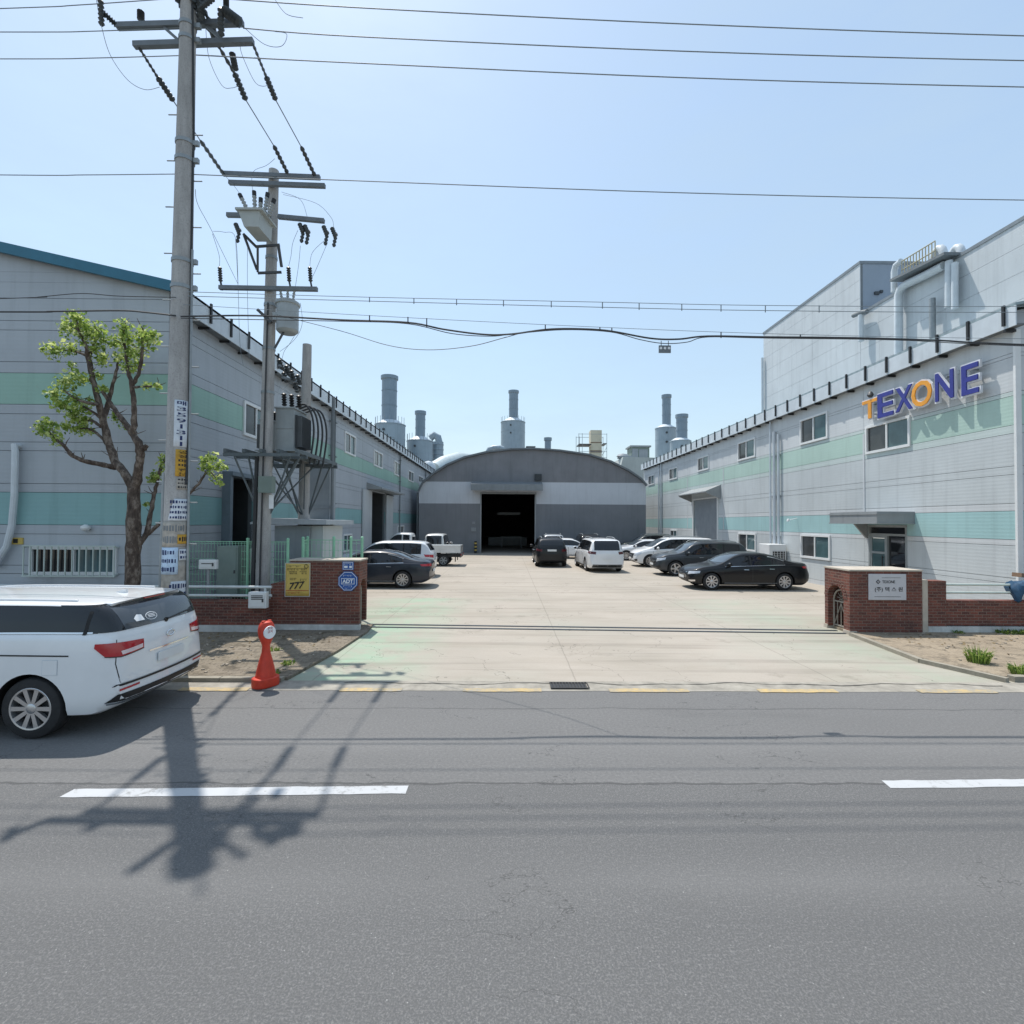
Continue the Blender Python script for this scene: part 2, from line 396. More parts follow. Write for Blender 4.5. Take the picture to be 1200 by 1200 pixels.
class MB:
    def __init__(s): s.v = []; s.f = []; s.mi = []; s.sm = []
    def add(s, vs, fs, mi=0, smooth=False):
        b = len(s.v); s.v += [tuple(p) for p in vs]
        for f in fs:
            s.f.append([b + i for i in f]); s.mi.append(mi); s.sm.append(smooth)
        return s
    def box(s, x0, x1, y0, y1, z0, z1, mi=0):
        if x0 > x1: x0, x1 = x1, x0
        if y0 > y1: y0, y1 = y1, y0
        if z0 > z1: z0, z1 = z1, z0
        vs = [(x, y, z) for z in (z0, z1) for y in (y0, y1) for x in (x0, x1)]
        return s.add(vs, [(0, 2, 3, 1), (4, 5, 7, 6), (0, 1, 5, 4), (1, 3, 7, 5), (3, 2, 6, 7), (2, 0, 4, 6)], mi)
    def obox(s, c, sx, sy, sz, rot=None, mi=0):
        """box centred on c, half sizes, rotated by a matrix"""
        rot = rot or Matrix.Identity(3)
        vs = [Vector(c) + rot @ Vector((x * sx, y * sy, z * sz)) for z in (-1, 1) for y in (-1, 1) for x in (-1, 1)]
        return s.add(vs, [(0, 2, 3, 1), (4, 5, 7, 6), (0, 1, 5, 4), (1, 3, 7, 5), (3, 2, 6, 7), (2, 0, 4, 6)], mi)
    def bar(s, a, b, wx, wz=None, mi=0):
        """rectangular bar from a to b"""
        a = Vector(a); b = Vector(b); d = b - a; L = d.length
        if L < 1e-6: return s
        q = d.to_track_quat('Y', 'Z').to_matrix()
        return s.obox((a + b) / 2, wx / 2, L / 2, (wz or wx) / 2, q, mi)
    def tube(s, pts, r, n=8, mi=0, caps=True, smooth=True):
        pts = [Vector(p) for p in pts]
        rs = r if isinstance(r, (list, tuple)) else [r] * len(pts)
        rings = []; up = None
        for i, p in enumerate(pts):
            d = (pts[min(i + 1, len(pts) - 1)] - pts[max(i - 1, 0)]).normalized()
            if up is None:
                up = d.orthogonal().normalized()
            else:
                up = (up - d * up.dot(d))
                up = up.normalized() if up.length > 1e-6 else d.orthogonal().normalized()
            sd_ = d.cross(up)
            rings.append([p + (up * math.cos(2 * math.pi * k / n) + sd_ * math.sin(2 * math.pi * k / n)) * rs[i] for k in range(n)])
        vs = [q for rg in rings for q in rg]; fs = []
        for i in range(len(pts) - 1):
            for k in range(n):
                a = i * n + k; b = i * n + (k + 1) % n
                fs.append((a, b, b + n, a + n))
        s.add(vs, fs, mi, smooth)
        if caps:
            s.add(rings[0], [tuple(range(n - 1, -1, -1))], mi); s.add(rings[-1], [tuple(range(n))], mi)
        return s
    def lathe(s, c, prof, n=20, axis='Z', mi=0, smooth=True, cap=True):
        """profile [(radius, height)] turned round an axis through c"""
        c = Vector(c); vs = []
        for r_, h in prof:
            for k in range(n):
                a = 2 * math.pi * k / n; x = r_ * math.cos(a); y = r_ * math.sin(a)
                vs.append(c + Vector({'Z': (x, y, h), 'Y': (x, h, y), 'X': (h, x, y)}[axis]))
        fs = []
        for i in range(len(prof) - 1):
            for k in range(n):
                a = i * n + k; b = i * n + (k + 1) % n
                fs.append((a, b, b + n, a + n) if axis != 'Y' else (a, a + n, b + n, b))
        s.add(vs, fs, mi, smooth)
        if cap:
            if prof[0][0] > 1e-4: s.add(vs[:n], [tuple(range(n - 1, -1, -1))], mi)
            if prof[-1][0] > 1e-4: s.add(vs[-n:], [tuple(range(n))], mi)
        return s
    def prism(s, poly, plane, a, b, mi=0):
        """polygon in a plane ('XZ','YZ','XY') pushed from a to b along the third axis"""
        def P(u, v, t):
            return {'XZ': (u, t, v), 'YZ': (t, u, v), 'XY': (u, v, t)}[plane]
        n = len(poly)
        vs = [P(u, v, a) for u, v in poly] + [P(u, v, b) for u, v in poly]
        fs = [tuple(range(n)), tuple(range(2 * n - 1, n - 1, -1))] + [(i, (i + 1) % n, (i + 1) % n + n, i + n) for i in range(n)]
        return s.add(vs, fs, mi)
    def build(s, name, mats, parent=None, auto=35):
        off = offset_of(parent) if parent is not None else Vector((0, 0, 0))
        me = bpy.data.meshes.new(name)
        me.from_pydata([(p[0] - off.x, p[1] - off.y, p[2] - off.z) for p in s.v], [], s.f)
        if not isinstance(mats, (list, tuple)): mats = [mats]
        for m in mats: me.materials.append(MATS[m] if isinstance(m, str) else m)
        me.polygons.foreach_set("material_index", s.mi)
        me.polygons.foreach_set("use_smooth", s.sm)
        me.update()
        bm = bmesh.new(); bm.from_mesh(me)
        if len(bm.faces) < 20000:
            bmesh.ops.recalc_face_normals(bm, faces=bm.faces)
        bm.to_mesh(me); bm.free()
        if any(s.sm): me.set_sharp_from_angle(angle=R(auto))
        o = bpy.data.objects.new(name, me); COL.objects.link(o)
        if parent is not None: o.parent = parent
        return o

def add_bevel(o, wd=0.01, seg=2):
    m = o.modifiers.new("bevel", 'BEVEL'); m.width = wd; m.segments = seg; m.limit_method = 'ANGLE'; m.angle_limit = R(40)
    return o

def text_mesh(body, origin, right, up, height=None, width=None, extrude=0.002, offset=0.0, center=True):
    """text converted to a mesh; returns (verts, faces) in world space"""
    cu = bpy.data.curves.new("t", 'FONT'); cu.body = body; cu.extrude = 0.0; cu.offset = offset
    cu.align_x = 'LEFT'; cu.resolution_u = 3
    ob = bpy.data.objects.new("t", cu); COL.objects.link(ob)
    dg = bpy.context.evaluated_depsgraph_get(); dg.update()
    me = bpy.data.meshes.new_from_object(ob.evaluated_get(dg))
    vs = [v.co.copy() for v in me.vertices]; fs = [tuple(p.vertices) for p in me.polygons]
    bpy.data.objects.remove(ob); bpy.data.curves.remove(cu); bpy.data.meshes.remove(me)
    if not vs: return [], []
    x0 = min(v.x for v in vs); x1 = max(v.x for v in vs); y0 = min(v.y for v in vs); y1 = max(v.y for v in vs)
    sx = sy = None
    if height: sy = height / max(1e-6, y1 - y0)
    if width: sx = width / max(1e-6, x1 - x0)
    sx = sx or sy; sy = sy or sx
    right = Vector(right); up = Vector(up); nrm = right.cross(up)
    o = Vector(origin); cx = (x0 + x1) / 2 if center else x0; cy = (y0 + y1) / 2 if center else y0
    out = [o + right * ((v.x - cx) * sx) + up * ((v.y - cy) * sy) for v in vs]
    if extrude > 0:
        # front copy, back copy and a rim
        n = len(out); bm = bmesh.new()
        bv = [bm.verts.new(p + nrm * extrude) for p in out]
        for f in fs:
            try: bm.faces.new([bv[i] for i in f])
            except ValueError: pass
        bmesh.ops.remove_doubles(bm, verts=bm.verts, dist=1e-5)
        bnd = [e for e in bm.edges if len(e.link_faces) == 1]
        res = bmesh.ops.extrude_edge_only(bm, edges=bnd)
        for g in res["geom"]:
            if isinstance(g, bmesh.types.BMVert): g.co -= nrm * extrude
        bm.verts.index_update()
        out = [v.co.copy() for v in bm.verts]; fs = [tuple(v.index for v in f.verts) for f in bm.faces]
        bm.free()
    return out, fs
def text_obj(name, body, origin, right, up, mat, parent=None, **kw):
    v, f = text_mesh(body, origin, right, up, **kw)
    return MB().add(v, f).build(name, mat, parent)
EX, EY, EZ = Vector((1, 0, 0)), Vector((0, 1, 0)), Vector((0, 0, 1))
def smooth_path(pts, k=6):
    out = []
    for i in range(len(pts) - 1):
        p0, p1_, p2_, p3_ = pts[max(0, i - 1)], pts[i], pts[i + 1], pts[min(len(pts) - 1, i + 2)]
        for j in range(k):
            t = j / k
            out.append(.5 * ((2 * p1_) + (p2_ - p0) * t + (2 * p0 - 5 * p1_ + 4 * p2_ - p3_) * t * t + (3 * p1_ - p0 - 3 * p2_ + p3_) * t ** 3))
    return out + [pts[-1]]
# ================================================================== SETTING: ground, road, yard, pavements
def sheet(name, x0, x1, y0, y1, z, mat, nx=1, ny=1):
    mb = MB(); vs = []; fs = []
    for j in range(ny + 1):
        for i in range(nx + 1):
            vs.append((x0 + (x1 - x0) * i / nx, y0 + (y1 - y0) * j / ny, z))
    for j in range(ny):
        for i in range(nx):
            a = j * (nx + 1) + i; fs.append((a, a + 1, a + nx + 2, a + nx + 1))
    mb.add(vs, fs)
    return tag(mb.build(name, mat), None, None, kind="structure")
sheet("ground", -2500, 2500, -2500, 2500, -0.06, M("ground_dust", '8d887d', 0.95, 0, .15, .2))
sheet("road", -300, 300, -9, 7.98, 0.0, "asphalt")
sheet("factory_yard", -8.4, 13.6, 8.34, 90, 0.006, "concrete")
# gutter of broken pale concrete between asphalt and yard, with a wandering edge
mb = MB(); vs = []; N = 200; rr = random.Random(3)
for i in range(N + 1):
    x = -40 + 90 * i / N
    e = 8.30 + 0.035 * math.sin(x * 1.7) + rr.uniform(-.02, .02)
    vs += [(x, 7.94 + rr.uniform(-.012, .012), 0.004), (x, e, 0.012), (x, 8.40, 0.011)]
mb.add(vs, [(3 * i, 3 * i + 3, 3 * i + 4, 3 * i + 1) for i in range(N)] + [(3 * i + 1, 3 * i + 4, 3 * i + 5, 3 * i + 2) for i in range(N)])
tag(mb.build("gutter", "concrete_pale"), None, None, kind="structure")
# crack line where the gutter meets the yard
mb = MB(); pts = []
for i in range(90):
    x = -2.6 + 10.6 * i / 89
    pts.append((x, 8.27 + 0.045 * math.sin(x * 2.1) + 0.03 * math.sin(x * 5.3 + 1) + rr.uniform(-.012, .012)))
vs = []
for x, y in pts:
    hw = rr.uniform(.004, .016); vs += [(x, y - hw, .0165), (x, y + hw, .0165)]
mb.add(vs, [(2 * i, 2 * i + 2, 2 * i + 3, 2 * i + 1) for i in range(89)])
tag(mb.build("gutter_crack", M("crack", (0.08, 0.075, 0.065), 0.95, 0, .3, 9)), None, None, kind="structure")

# pavements either side of the drive, each a low slab with a bumpy top and a kerb
def slab(name, poly, z, mat):
    mb = MB(); mb.prism(poly, 'XY', -0.02, z)
    return tag(mb.build(name, mat), None, None, kind="structure")
slab("pavement_left", [(-60, 8.42), (-3.55, 8.42), (-3.32, 10.2), (-3.22, 12.0), (-3.3, 12.75), (-60, 12.75)], 0.055, "pavers")
slab("pavement_right", [(8.35, 8.55), (60, 8.55), (60, 13.0), (8.2, 13.0), (8.12, 11.9), (7.86, 9.6)], 0.07, "dry_soil")
mb = MB()
k = [(8.28, 8.42), (7.8, 9.6), (8.04, 11.9)]
for a, b in zip(k, k[1:]):
    mb.bar((a[0], a[1], .03), (b[0], b[1], .03), .1, .1)
for i in range(30):
    x = 8.4 + i * 1.0
    mb.box(x, x + .985, 8.42, 8.55, 0, .1)
tag(mb.build("kerb_right", "kerb"), None, None, kind="structure")
mb = MB()
for i in range(45):
    x = -3.6 - i * 1.0
    mb.box(x - .985, x, 8.30, 8.42, 0, .075)
tag(mb.build("kerb_left", "kerb"), None, None, kind="structure")

# lane markings
for n_, (xa, xb) in enumerate(((-4.17, -0.95), (3.80, 7.1), (-12.3, -9.0))):
    mb = MB(); vs = []
    m_ = 24
    for i in range(m_ + 1):
        x = xa + (xb - xa) * i / m_
        yc = 4.955 + (x + 4.17) * .0225
        vs += [(x, yc - .075 + rr.uniform(-.006, .006), .004), (x + (.02 if i == 0 else 0), yc + .075 + rr.uniform(-.006, .006), .004)]
    mb.add(vs, [(2 * i, 2 * i + 2, 2 * i + 3, 2 * i + 1) for i in range(m_)])
    tag(mb.build("lane_line", "lane_white"), None, None, kind="structure")
for xa, xb in ((-9.6, -8.4), (-7.3, -6.1), (-5.0, -3.95), (-2.55, -1.6), (-.66, .55), (1.6, 2.83), (3.92, 5.14), (6.42, 7.62), (8.7, 9.9)):
    mb = MB(); vs = []; m_ = 12
    for i in range(m_ + 1):
        x = xa + (xb - xa) * i / m_
        vs += [(x, 7.89 + rr.uniform(-.012, .012), .009), (x, 8.03 + rr.uniform(-.012, .012), .0145)]
    mb.add(vs, [(2 * i, 2 * i + 2, 2 * i + 3, 2 * i + 1) for i in range(m_)])
    tag(mb.build("edge_line", "lane_yellow"), None, None, kind="structure")

# drain grate in the gutter
g = thing("drain_grate", "dark slotted iron drain grate set in the gutter of the driveway", "drain", (1.0, 8.15, .012))
mb = MB(); mb.box(.72, 1.28, 8.02, 8.29, .013, .017); mb.build("drain_pit", "black", g)
mb = MB()
for yy in (8.01, 8.28): mb.box(.70, 1.30, yy, yy + .025, .016, .03)
for i in range(13): mb.box(.70 + i * .0495, .716 + i * .0495, 8.035, 8.28, .018, .029)
mb.build("grate_bars", "grate", g)

# gate track: two rails let into the concrete
g = thing("gate_track", "pair of thin steel gate rails crossing the driveway between brick pillars", "gate track", (0, 12.6, 0))
for dy in (0, -.33):
    mb = MB(); a = Vector((-3.5, 12.95 + dy, .012)); b = Vector((8.05, 12.42 + dy, .012))
    d = (b - a).normalized(); nrm = Vector((-d.y, d.x, 0))
    mb.bar(a, b, .045, .016, 0)
    mb.bar(a + nrm * .035 + EZ * .006, b + nrm * .035 + EZ * .006, .012, .016, 1)
    mb.build("rail", ["dark_metal", "galv"], g)

# ================================================================== WALL HELPERS
def panel_wall(mb, axis, p, s, u0, u1, strips, openings, joints, back=True, thick=.04):
    """panels standing 'thick' proud of a dark backing; p = outer face; s = outward sign"""
    us = sorted(set([u0, u1] + [j for j in joints if u0 < j < u1] + [v for o in openings for v in o[:2] if u0 < v < u1]))
    gap = .006
    def put(ua, ub, za, zb, pa, pb, mi):
        if axis == 'X': mb.box(pa, pb, ua, ub, za, zb, mi)
        else: mb.box(ua, ub, pa, pb, za, zb, mi)
    for ua, ub in zip(us, us[1:]):
        ga = gap if (ua in joints or ua == u0) else 0; gb = gap if (ub in joints or ub == u1) else 0
        um = (ua + ub) / 2
        ops = [o for o in openings if o[0] < um < o[1]]
        for z0, z1, mi in strips:
            zs = [(z0 + gap, z1 - gap)]
            for o in ops:
                nz = []
                for a, b in zs:
                    if o[3] <= a or o[2] >= b: nz.append((a, b)); continue
                    if o[2] > a: nz.append((a, o[2]))
                    if o[3] < b: nz.append((o[3], b))
                zs = nz
            for a, b in zs:
                if b - a > .004: put(ua + ga, ub - gb, a, b, p, p - s * thick, mi)
        if back:
            za, zb = strips[0][0], strips[-1][1]
            zs = [(za, zb)]
            for o in ops:
                nz = []
                for a, b in zs:
                    if o[3] <= a or o[2] >= b: nz.append((a, b)); continue
                    if o[2] > a: nz.append((a, o[2]))
                    if o[3] < b: nz.append((o[3], b))
                zs = nz
            for a, b in zs: put(ua, ub, a, b, p - s * (thick + .002), p - s * .16, 0)

def window(parent, axis, p, s, ua, ub, za, zb, panes=2, fw=.07, cols=("pane_brown", "pane_teal"), proud=.05, sash=True, name="window"):
    """frame with panes set in an opening of a wall whose outer face is p"""
    def bx(mb, a, b, c, d, q0, q1, mi=0):
        if axis == 'X': mb.box(q0, q1, a, b, c, d, mi)
        else: mb.box(a, b, q0, q1, c, d, mi)
    mb = MB(); o, i = p + s * proud, p - s * .10
    bx(mb, ua - .02, ub + .02, zb - fw, zb + .02, o, i); bx(mb, ua - .02, ub + .02, za - .02, za + fw, o, i)
    bx(mb, ua - .02, ua + fw, za + fw, zb - fw, o, i); bx(mb, ub - fw, ub + .02, za + fw, zb - fw, o, i)
    wd = (ub - ua - 2 * fw) / panes
    for k in range(1, panes):
        u = ua + fw + k * wd
        bx(mb, u - fw * .5, u + fw * .5, za + fw, zb - fw, o - s * .012, i)
    f = mb.build(name, "white_frame", parent)
    for k in range(panes):
        mb = MB(); a = ua + fw + k * wd + (fw * .5 if k else 0); b = ua + fw + (k + 1) * wd - (fw * .5 if k < panes - 1 else 0)
        q = p + s * proud - s * (.075 if k % 2 else .05)
        bx(mb, a, b, za + fw, zb - fw, q, q - s * .012)
        mb.build("pane", cols[k % len(cols)], f)
    return f

def u_at_X(X, px): return at(px, 612, X=X).y
def z_at_X(X, px, py): return at(px, py, X=X).z

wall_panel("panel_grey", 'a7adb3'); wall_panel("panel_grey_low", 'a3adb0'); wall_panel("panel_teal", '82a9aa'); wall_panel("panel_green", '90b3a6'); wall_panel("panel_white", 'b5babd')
wall_panel("sun_grey", 'bcc2c4'); wall_panel("sun_grey_low", 'bcc8c6'); wall_panel("sun_teal", '9dbfc0'); wall_panel("sun_green", 'abc4ba'); wall_panel("sun_white", 'c4c8ca')  # lighter copies of the same panels: the right wall's sunlight is in the colour
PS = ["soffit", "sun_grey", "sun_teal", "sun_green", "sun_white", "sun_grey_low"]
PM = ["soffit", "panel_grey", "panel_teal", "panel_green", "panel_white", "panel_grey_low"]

# ================================================================== LEFT FACTORY BUILDING
XL, YL = -8.2, 12.4
lb = thing("factory_building", "long grey panelled factory with green stripes and teal roof edge behind the pruned tree", "building", (XL - 8, YL, 0))
st = [(0.0, .35, 4), (.35, 1.3, 1), (1.3, 1.5, 1), (1.5, 2.25, 1), (2.25, 2.47, 1), (2.47, 3.25, 2), (3.25, 3.46, 1), (3.46, 4.25, 1), (4.25, 4.46, 1), (4.46, 5.14, 1), (5.14, 5.37, 1), (5.37, 6.13, 3), (6.13, 6.4, 1), (6.4, 7.17, 1), (7.17, 7.4, 1), (7.4, 7.95, 1)]
# yard side: window and door openings measured on the wall
def uw(px): return u_at_X(XL, px)
winL = []
for xa, xb, ya, yb in ((283, 311, 475, 513), (402.5, 415, 508, 532), (437, 447, 529, 547), (461, 468, 541, 557), (478, 484, 552, 564), (490, 495, 558, 569)):
    ua, ub = uw(xa), uw(xb); um = (xa + xb) / 2
    zb, za = z_at_X(XL, um, ya), z_at_X(XL, um, yb)
    winL.append((ua, ub, za, zb))
lowL = []
for xa, xb, ya, yb in ((402, 412, 626, 646), (466, 473, 616, 634)):
    ua, ub = uw(xa), uw(xb); um = (xa + xb) / 2
    lowL.append((ua, ub, max(.5, z_at_X(XL, um, yb)), z_at_X(XL, um, ya)))
doorL = (uw(434), uw(451), .02, z_at_X(XL, 442, 577))
doorL0 = (15.0, 16.6, .02, 3.9)
mb = MB()
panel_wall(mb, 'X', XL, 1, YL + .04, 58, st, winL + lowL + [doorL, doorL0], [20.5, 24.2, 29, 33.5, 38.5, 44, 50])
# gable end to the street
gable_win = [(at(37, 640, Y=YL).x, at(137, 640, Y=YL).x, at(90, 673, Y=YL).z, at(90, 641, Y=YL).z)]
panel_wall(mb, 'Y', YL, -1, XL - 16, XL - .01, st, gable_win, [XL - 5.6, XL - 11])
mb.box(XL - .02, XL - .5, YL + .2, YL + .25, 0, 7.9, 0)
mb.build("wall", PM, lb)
# upper gable triangle above the strips
mb = MB(); sl = .22
zt = 7.95
def rz(x): return 8.2 + (XL + .3 - x) * sl
strips2 = [(7.95, 8.35), (8.35, 8.6), (8.6, 9.4), (9.4, 9.65), (9.65, 10.4)]
for a, b in strips2:
    xa = min(XL - .02, XL + .3 - (a - 8.2) / sl) if a > 8.2 else XL - .02
    xb_ = XL + .3 - (b - 8.2) / sl
    xr = XL - 7.8
    if xb_ > xr:
        poly = [(xr, a + .006), (xa, a + .006)] + ([(XL - .02, rz(XL - .02) - .03)] if a <= 8.2 else []) + [(xb_, b - .006), (xr, b - .006)]
        poly = [(min(x, XL - .02), min(z, rz(x) - .02)) for x, z in poly]
        mb.prism(poly, 'XZ', YL, YL + .04, 1)
mb.prism([(XL - 16, 7.95), (XL - .03, 7.95), (XL - .03, 8.2), (XL - 8, rz(XL - 8) - .03), (XL - 16, 8.2)], 'XZ', YL + .045, YL + .15, 0)
mb.build("gable", PM, lb)
# roof with teal verge
mb = MB()
xe = XL + .3
mb.prism([(xe, rz(xe)), (XL - 8, rz(XL - 8)), (XL - 16.3, rz(xe)), (XL - 16.3, rz(xe) + .06), (XL - 8, rz(XL - 8) + .06), (xe, rz(xe) + .06)], 'XZ', YL - .12, 58.2)
rf = mb.build("roof", ribbed("roof_sheet", '8fa0a6', .3), lb)
mb = MB()
mb.prism([(xe + .02, rz(xe) - .16), (XL - 8, rz(XL - 8) - .16), (XL - 8, rz(XL - 8) + .09), (xe + .02, rz(xe) + .09)], 'XZ', YL - .2, YL - .125)
mb.prism([(XL - 8, rz(XL - 8) - .16), (XL - 16.4, rz(xe) - .16), (XL - 16.4, rz(xe) + .09), (XL - 8, rz(XL - 8) + .09)], 'XZ', YL - .2, YL - .125)
mb.build("verge", "roof_teal", rf)
# eave gutter board with black brackets along the yard
mb = MB(); mb.box(xe - .03, xe, YL - .1, 58, 7.72, 8.27); mb.box(xe - .05, XL, YL + .2, 58, 7.74, 7.78, 1)
mb.build("gutter_board", ["fascia", "soffit"], lb)
y = 13.55
while y < 57.8:
    mb = MB(); mb.box(xe + .002, xe + .05, y - .03, y + .03, 7.82, 8.34); mb.box(xe - .32, xe, y - .03, y + .03, 7.66, 7.715)
    mb.build("gutter_bracket", "black", lb); y += 1.0
for (ua, ub, za, zb) in winL: window(lb, 'X', XL, 1, ua, ub, za, zb)
for (ua, ub, za, zb) in lowL: window(lb, 'X', XL, 1, ua, ub, za, zb, cols=("pane_teal", "glass_dark"))
# barred window on the gable
ua, ub, za, zb = gable_win[0]
gw = window(lb, 'Y', YL, -1, ua, ub, za, zb, cols=("glass_dark", "pane_teal"), fw=.06)
mb = MB(); n_ = 14
for i in range(n_): 
    x = ua - .05 + (ub - ua + .1) * i / (n_ - 1); mb.box(x - .012, x + .012, YL - .16, YL - .136, za - .02, zb + .04)
for zz in (za - .03, zb + .03): mb.box(ua - .08, ub + .08, YL - .17, YL - .13, zz - .014, zz + .014)
for x in (ua - .05, ub + .05):
    for zz in (za, zb): mb.box(x - .015, x + .015, YL - .14, YL - .02, zz - .015, zz + .015)
mb.build("window_bars", "rail_pale", gw)
# dark doorway with canopy near the shed, open doorway with canopy further on
def open_door(parent, X, s, d, leaf=None, depth=2.5):
    ua, ub, za, zb = d
    mb = MB()
    mb.box(X - s * .16, X - s * depth, ua - .1, ua, za, zb, 0); mb.box(X - s * .16, X - s * depth, ub, ub + .1, za, zb, 0)
    mb.box(X - s * depth, X - s * (depth + .1), ua - .1, ub + .1, za, zb + .1, 0); mb.box(X - s * .16, X - s * depth, ua - .1, ub + .1, zb, zb + .1, 0)
    return mb.build("doorway", "dark_metal", parent)
open_door(lb, XL, 1, doorL); open_door(lb, XL, 1, doorL0)
ua, ub, za, zb = doorL
mb = MB(); mb.prism([(XL, zb + .45), (XL + .9, zb + .15), (XL + .9, zb + .05), (XL, zb + .05)], 'XZ', ua - .9, ub + 2.2); mb.build("door_canopy", "canopy_grey", lb)
mb = MB(); mb.box(XL + .03, XL + .1, ub + .03, ub + 2.0, .1, zb); mb.box(XL + .101, XL + .13, ub + .02, ub + 2.1, zb - .05, zb + .02, 1); mb.build("sliding_door", ["panel_white", "dark_metal"], lb)
mb = MB(); mb.box(XL + .03, XL + .1, ua - 1.9, ua - .03, .1, zb); mb.build("sliding_door", "panel_white", lb)
ua, ub, za, zb = doorL0
mb = MB(); mb.box(XL, XL + .3, ua - .2, ub + .3, zb, zb + .12); mb.box(XL, XL + .24, ua - .2, ua - .05, .02, zb); mb.box(XL, XL + .24, ub + .05, ub + .2, .02, zb); mb.build("door_surround", M("surround", '6b7780', .6), lb)
# down pipes
for y, r_ in ((YL + .15, .06), (23.6, .05), (24.1, .03), (38.8, .05), (51, .05)):
    mb = MB(); mb.tube([(XL + .1, y, .1), (XL + .1, y, 7.72)], r_, 8)
    for zz in (1.2, 3.4, 5.6, 7.2): mb.box(XL, XL + .18, y - .08, y + .08, zz, zz + .04)
    mb.build("down_pipe", "soffit", lb)
# white bent pipe and small lamp on the gable
p = [at(17, 522, Y=YL - .12), at(18, 530, Y=YL - .12), at(17, 580, Y=YL - .12), at(14, 615, Y=YL - .12), at(8, 640, Y=YL - .12), at(-8, 665, Y=YL - .12)]
mb = MB(); mb.tube([p[0] + EY * .15] + p, .07, 10); mb.build("drain_pipe", "pipe_white", lb)
c = at(100, 619, Y=YL - .1)
mb = MB(); mb.lathe(c - EZ * .05, [(.02, .14), (.09, .1), (.1, .05), (.07, 0), (0, -.03)], 14); mb.box(c.x - .05, c.x + .05, c.y, YL, c.z - .02, c.z + .05); mb.build("wall_lamp", "white_frame", lb)
c = at(20, 634, Y=YL - .03)
mb = MB(); mb.box(c.x - .13, c.x + .13, YL - .03, YL - .003, c.z - .08, c.z + .08); tg = mb.build("warning_plate", "poster_yellow", lb)
mb = MB(); mb.box(c.x - .09, c.x + .02, YL - .034, YL - .031, c.z - .05, c.z + .05); mb.build("plate_mark", "ink", tg)

# ================================================================== RIGHT FACTORY BUILDING
XR, YR = 13.4, 13.3
rb = thing("factory_building", "long pale grey factory with aqua stripes and large letters on its sunlit wall", "building", (XR + 4, YR, 0))
st = [(0.0, .2, 4), (.2, 1.05, 1), (1.05, 1.2, 1), (1.2, 2.06, 1), (2.06, 2.22, 4), (2.22, 2.98, 2), (2.98, 3.18, 4), (3.18, 3.95, 1), (3.95, 4.17, 1), (4.17, 5.04, 1), (5.04, 5.26, 5), (5.26, 6.04, 3), (6.04, 6.16, 5), (6.16, 7.08, 4), (7.08, 7.18, 4), (7.18, 7.95, 4)]
winR = []
for xa, xb, ya, yb in ((1016, 1068, 493.5, 527), (939, 971, 487, 517), (865.5, 885.5, 516, 537.5), (818, 831, 535, 551), (784.5, 794, 548.5, 561.5), (760, 767, 557, 568)):
    ub, ua = u_at_X(XR, xa), u_at_X(XR, xb); um = (xa + xb) / 2
    winR.append((ua, ub, z_at_X(XR, um, yb), z_at_X(XR, um, ya)))
lowR = []
for xa, xb, ya, yb in ((939, 973, 627, 654.5), (865.5, 886, 625, 645), (786, 793.5, 621, 632)):
    ub, ua = u_at_X(XR, xa), u_at_X(XR, xb); um = (xa + xb) / 2
    lowR.append((ua, ub, z_at_X(XR, um, yb), z_at_X(XR, um, ya)))
entry = (u_at_X(XR, 1063), u_at_X(XR, 1018), .05, 2.58)
rollup = (u_at_X(XR, 841), u_at_X(XR, 813), .02, z_at_X(XR, 826, 585))
mb = MB()
panel_wall(mb, 'X', XR, -1, YR + .04, 50, st, winR + lowR + [entry, rollup], [19.05, 25.2, 31.5, 37.8, 44])
panel_wall(mb, 'Y', YR, -1, XR + .01, XR + 6.4, st, [], [XR + 5])
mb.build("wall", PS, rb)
mb = MB(); mb.box(XR - .03, XR + .12, YR - .03, YR + .035, 0, 7.78); mb.build("corner_trim", "white_frame", rb)
mb = MB()
for j in (19.05, 25.2, 31.5, 37.8, 44): mb.box(XR - .02, XR - .001, j - .04, j + .04, 2.23, 6.0)
mb.build("joint_cover", "sun_white", rb)
xe = XR - .28
mb = MB(); mb.prism([(xe, 8.3), (XR + 6.5, 9.55), (XR + 6.5, 9.62), (xe, 8.37)], 'XZ', YR - .3, 50.2); mb.build("roof", "roof_sheet", rb)
mb = MB(); mb.prism([(XR, 7.95), (XR + 6.4, 7.95), (XR + 6.4, 9.5), (XR, 8.28)], 'XZ', YR, YR + .12); mb.build("gable", "panel_grey", rb)
mb = MB(); mb.box(xe, xe + .03, YR - .3, 50, 7.78, 8.3); mb.box(xe + .03, XR, YR - .28, 50, 7.8, 7.84, 1); mb.build("gutter_board", ["fascia", "soffit"], rb)
y = 13.3
while y < 49.8:
    mb = MB(); mb.box(xe - .002, xe - .05, y - .035, y + .035, 7.86, 8.4); mb.box(xe, xe + .28, y - .035, y + .035, 7.7, 7.775)
    mb.build("gutter_bracket", "black", rb); y += 1.045
for w_ in winR: window(rb, 'X', XR, -1, *w_, cols=("pane_teal", "pane_brown"))
for w_ in lowR: window(rb, 'X', XR, -1, *w_, cols=("pane_teal", "pane_brown"))
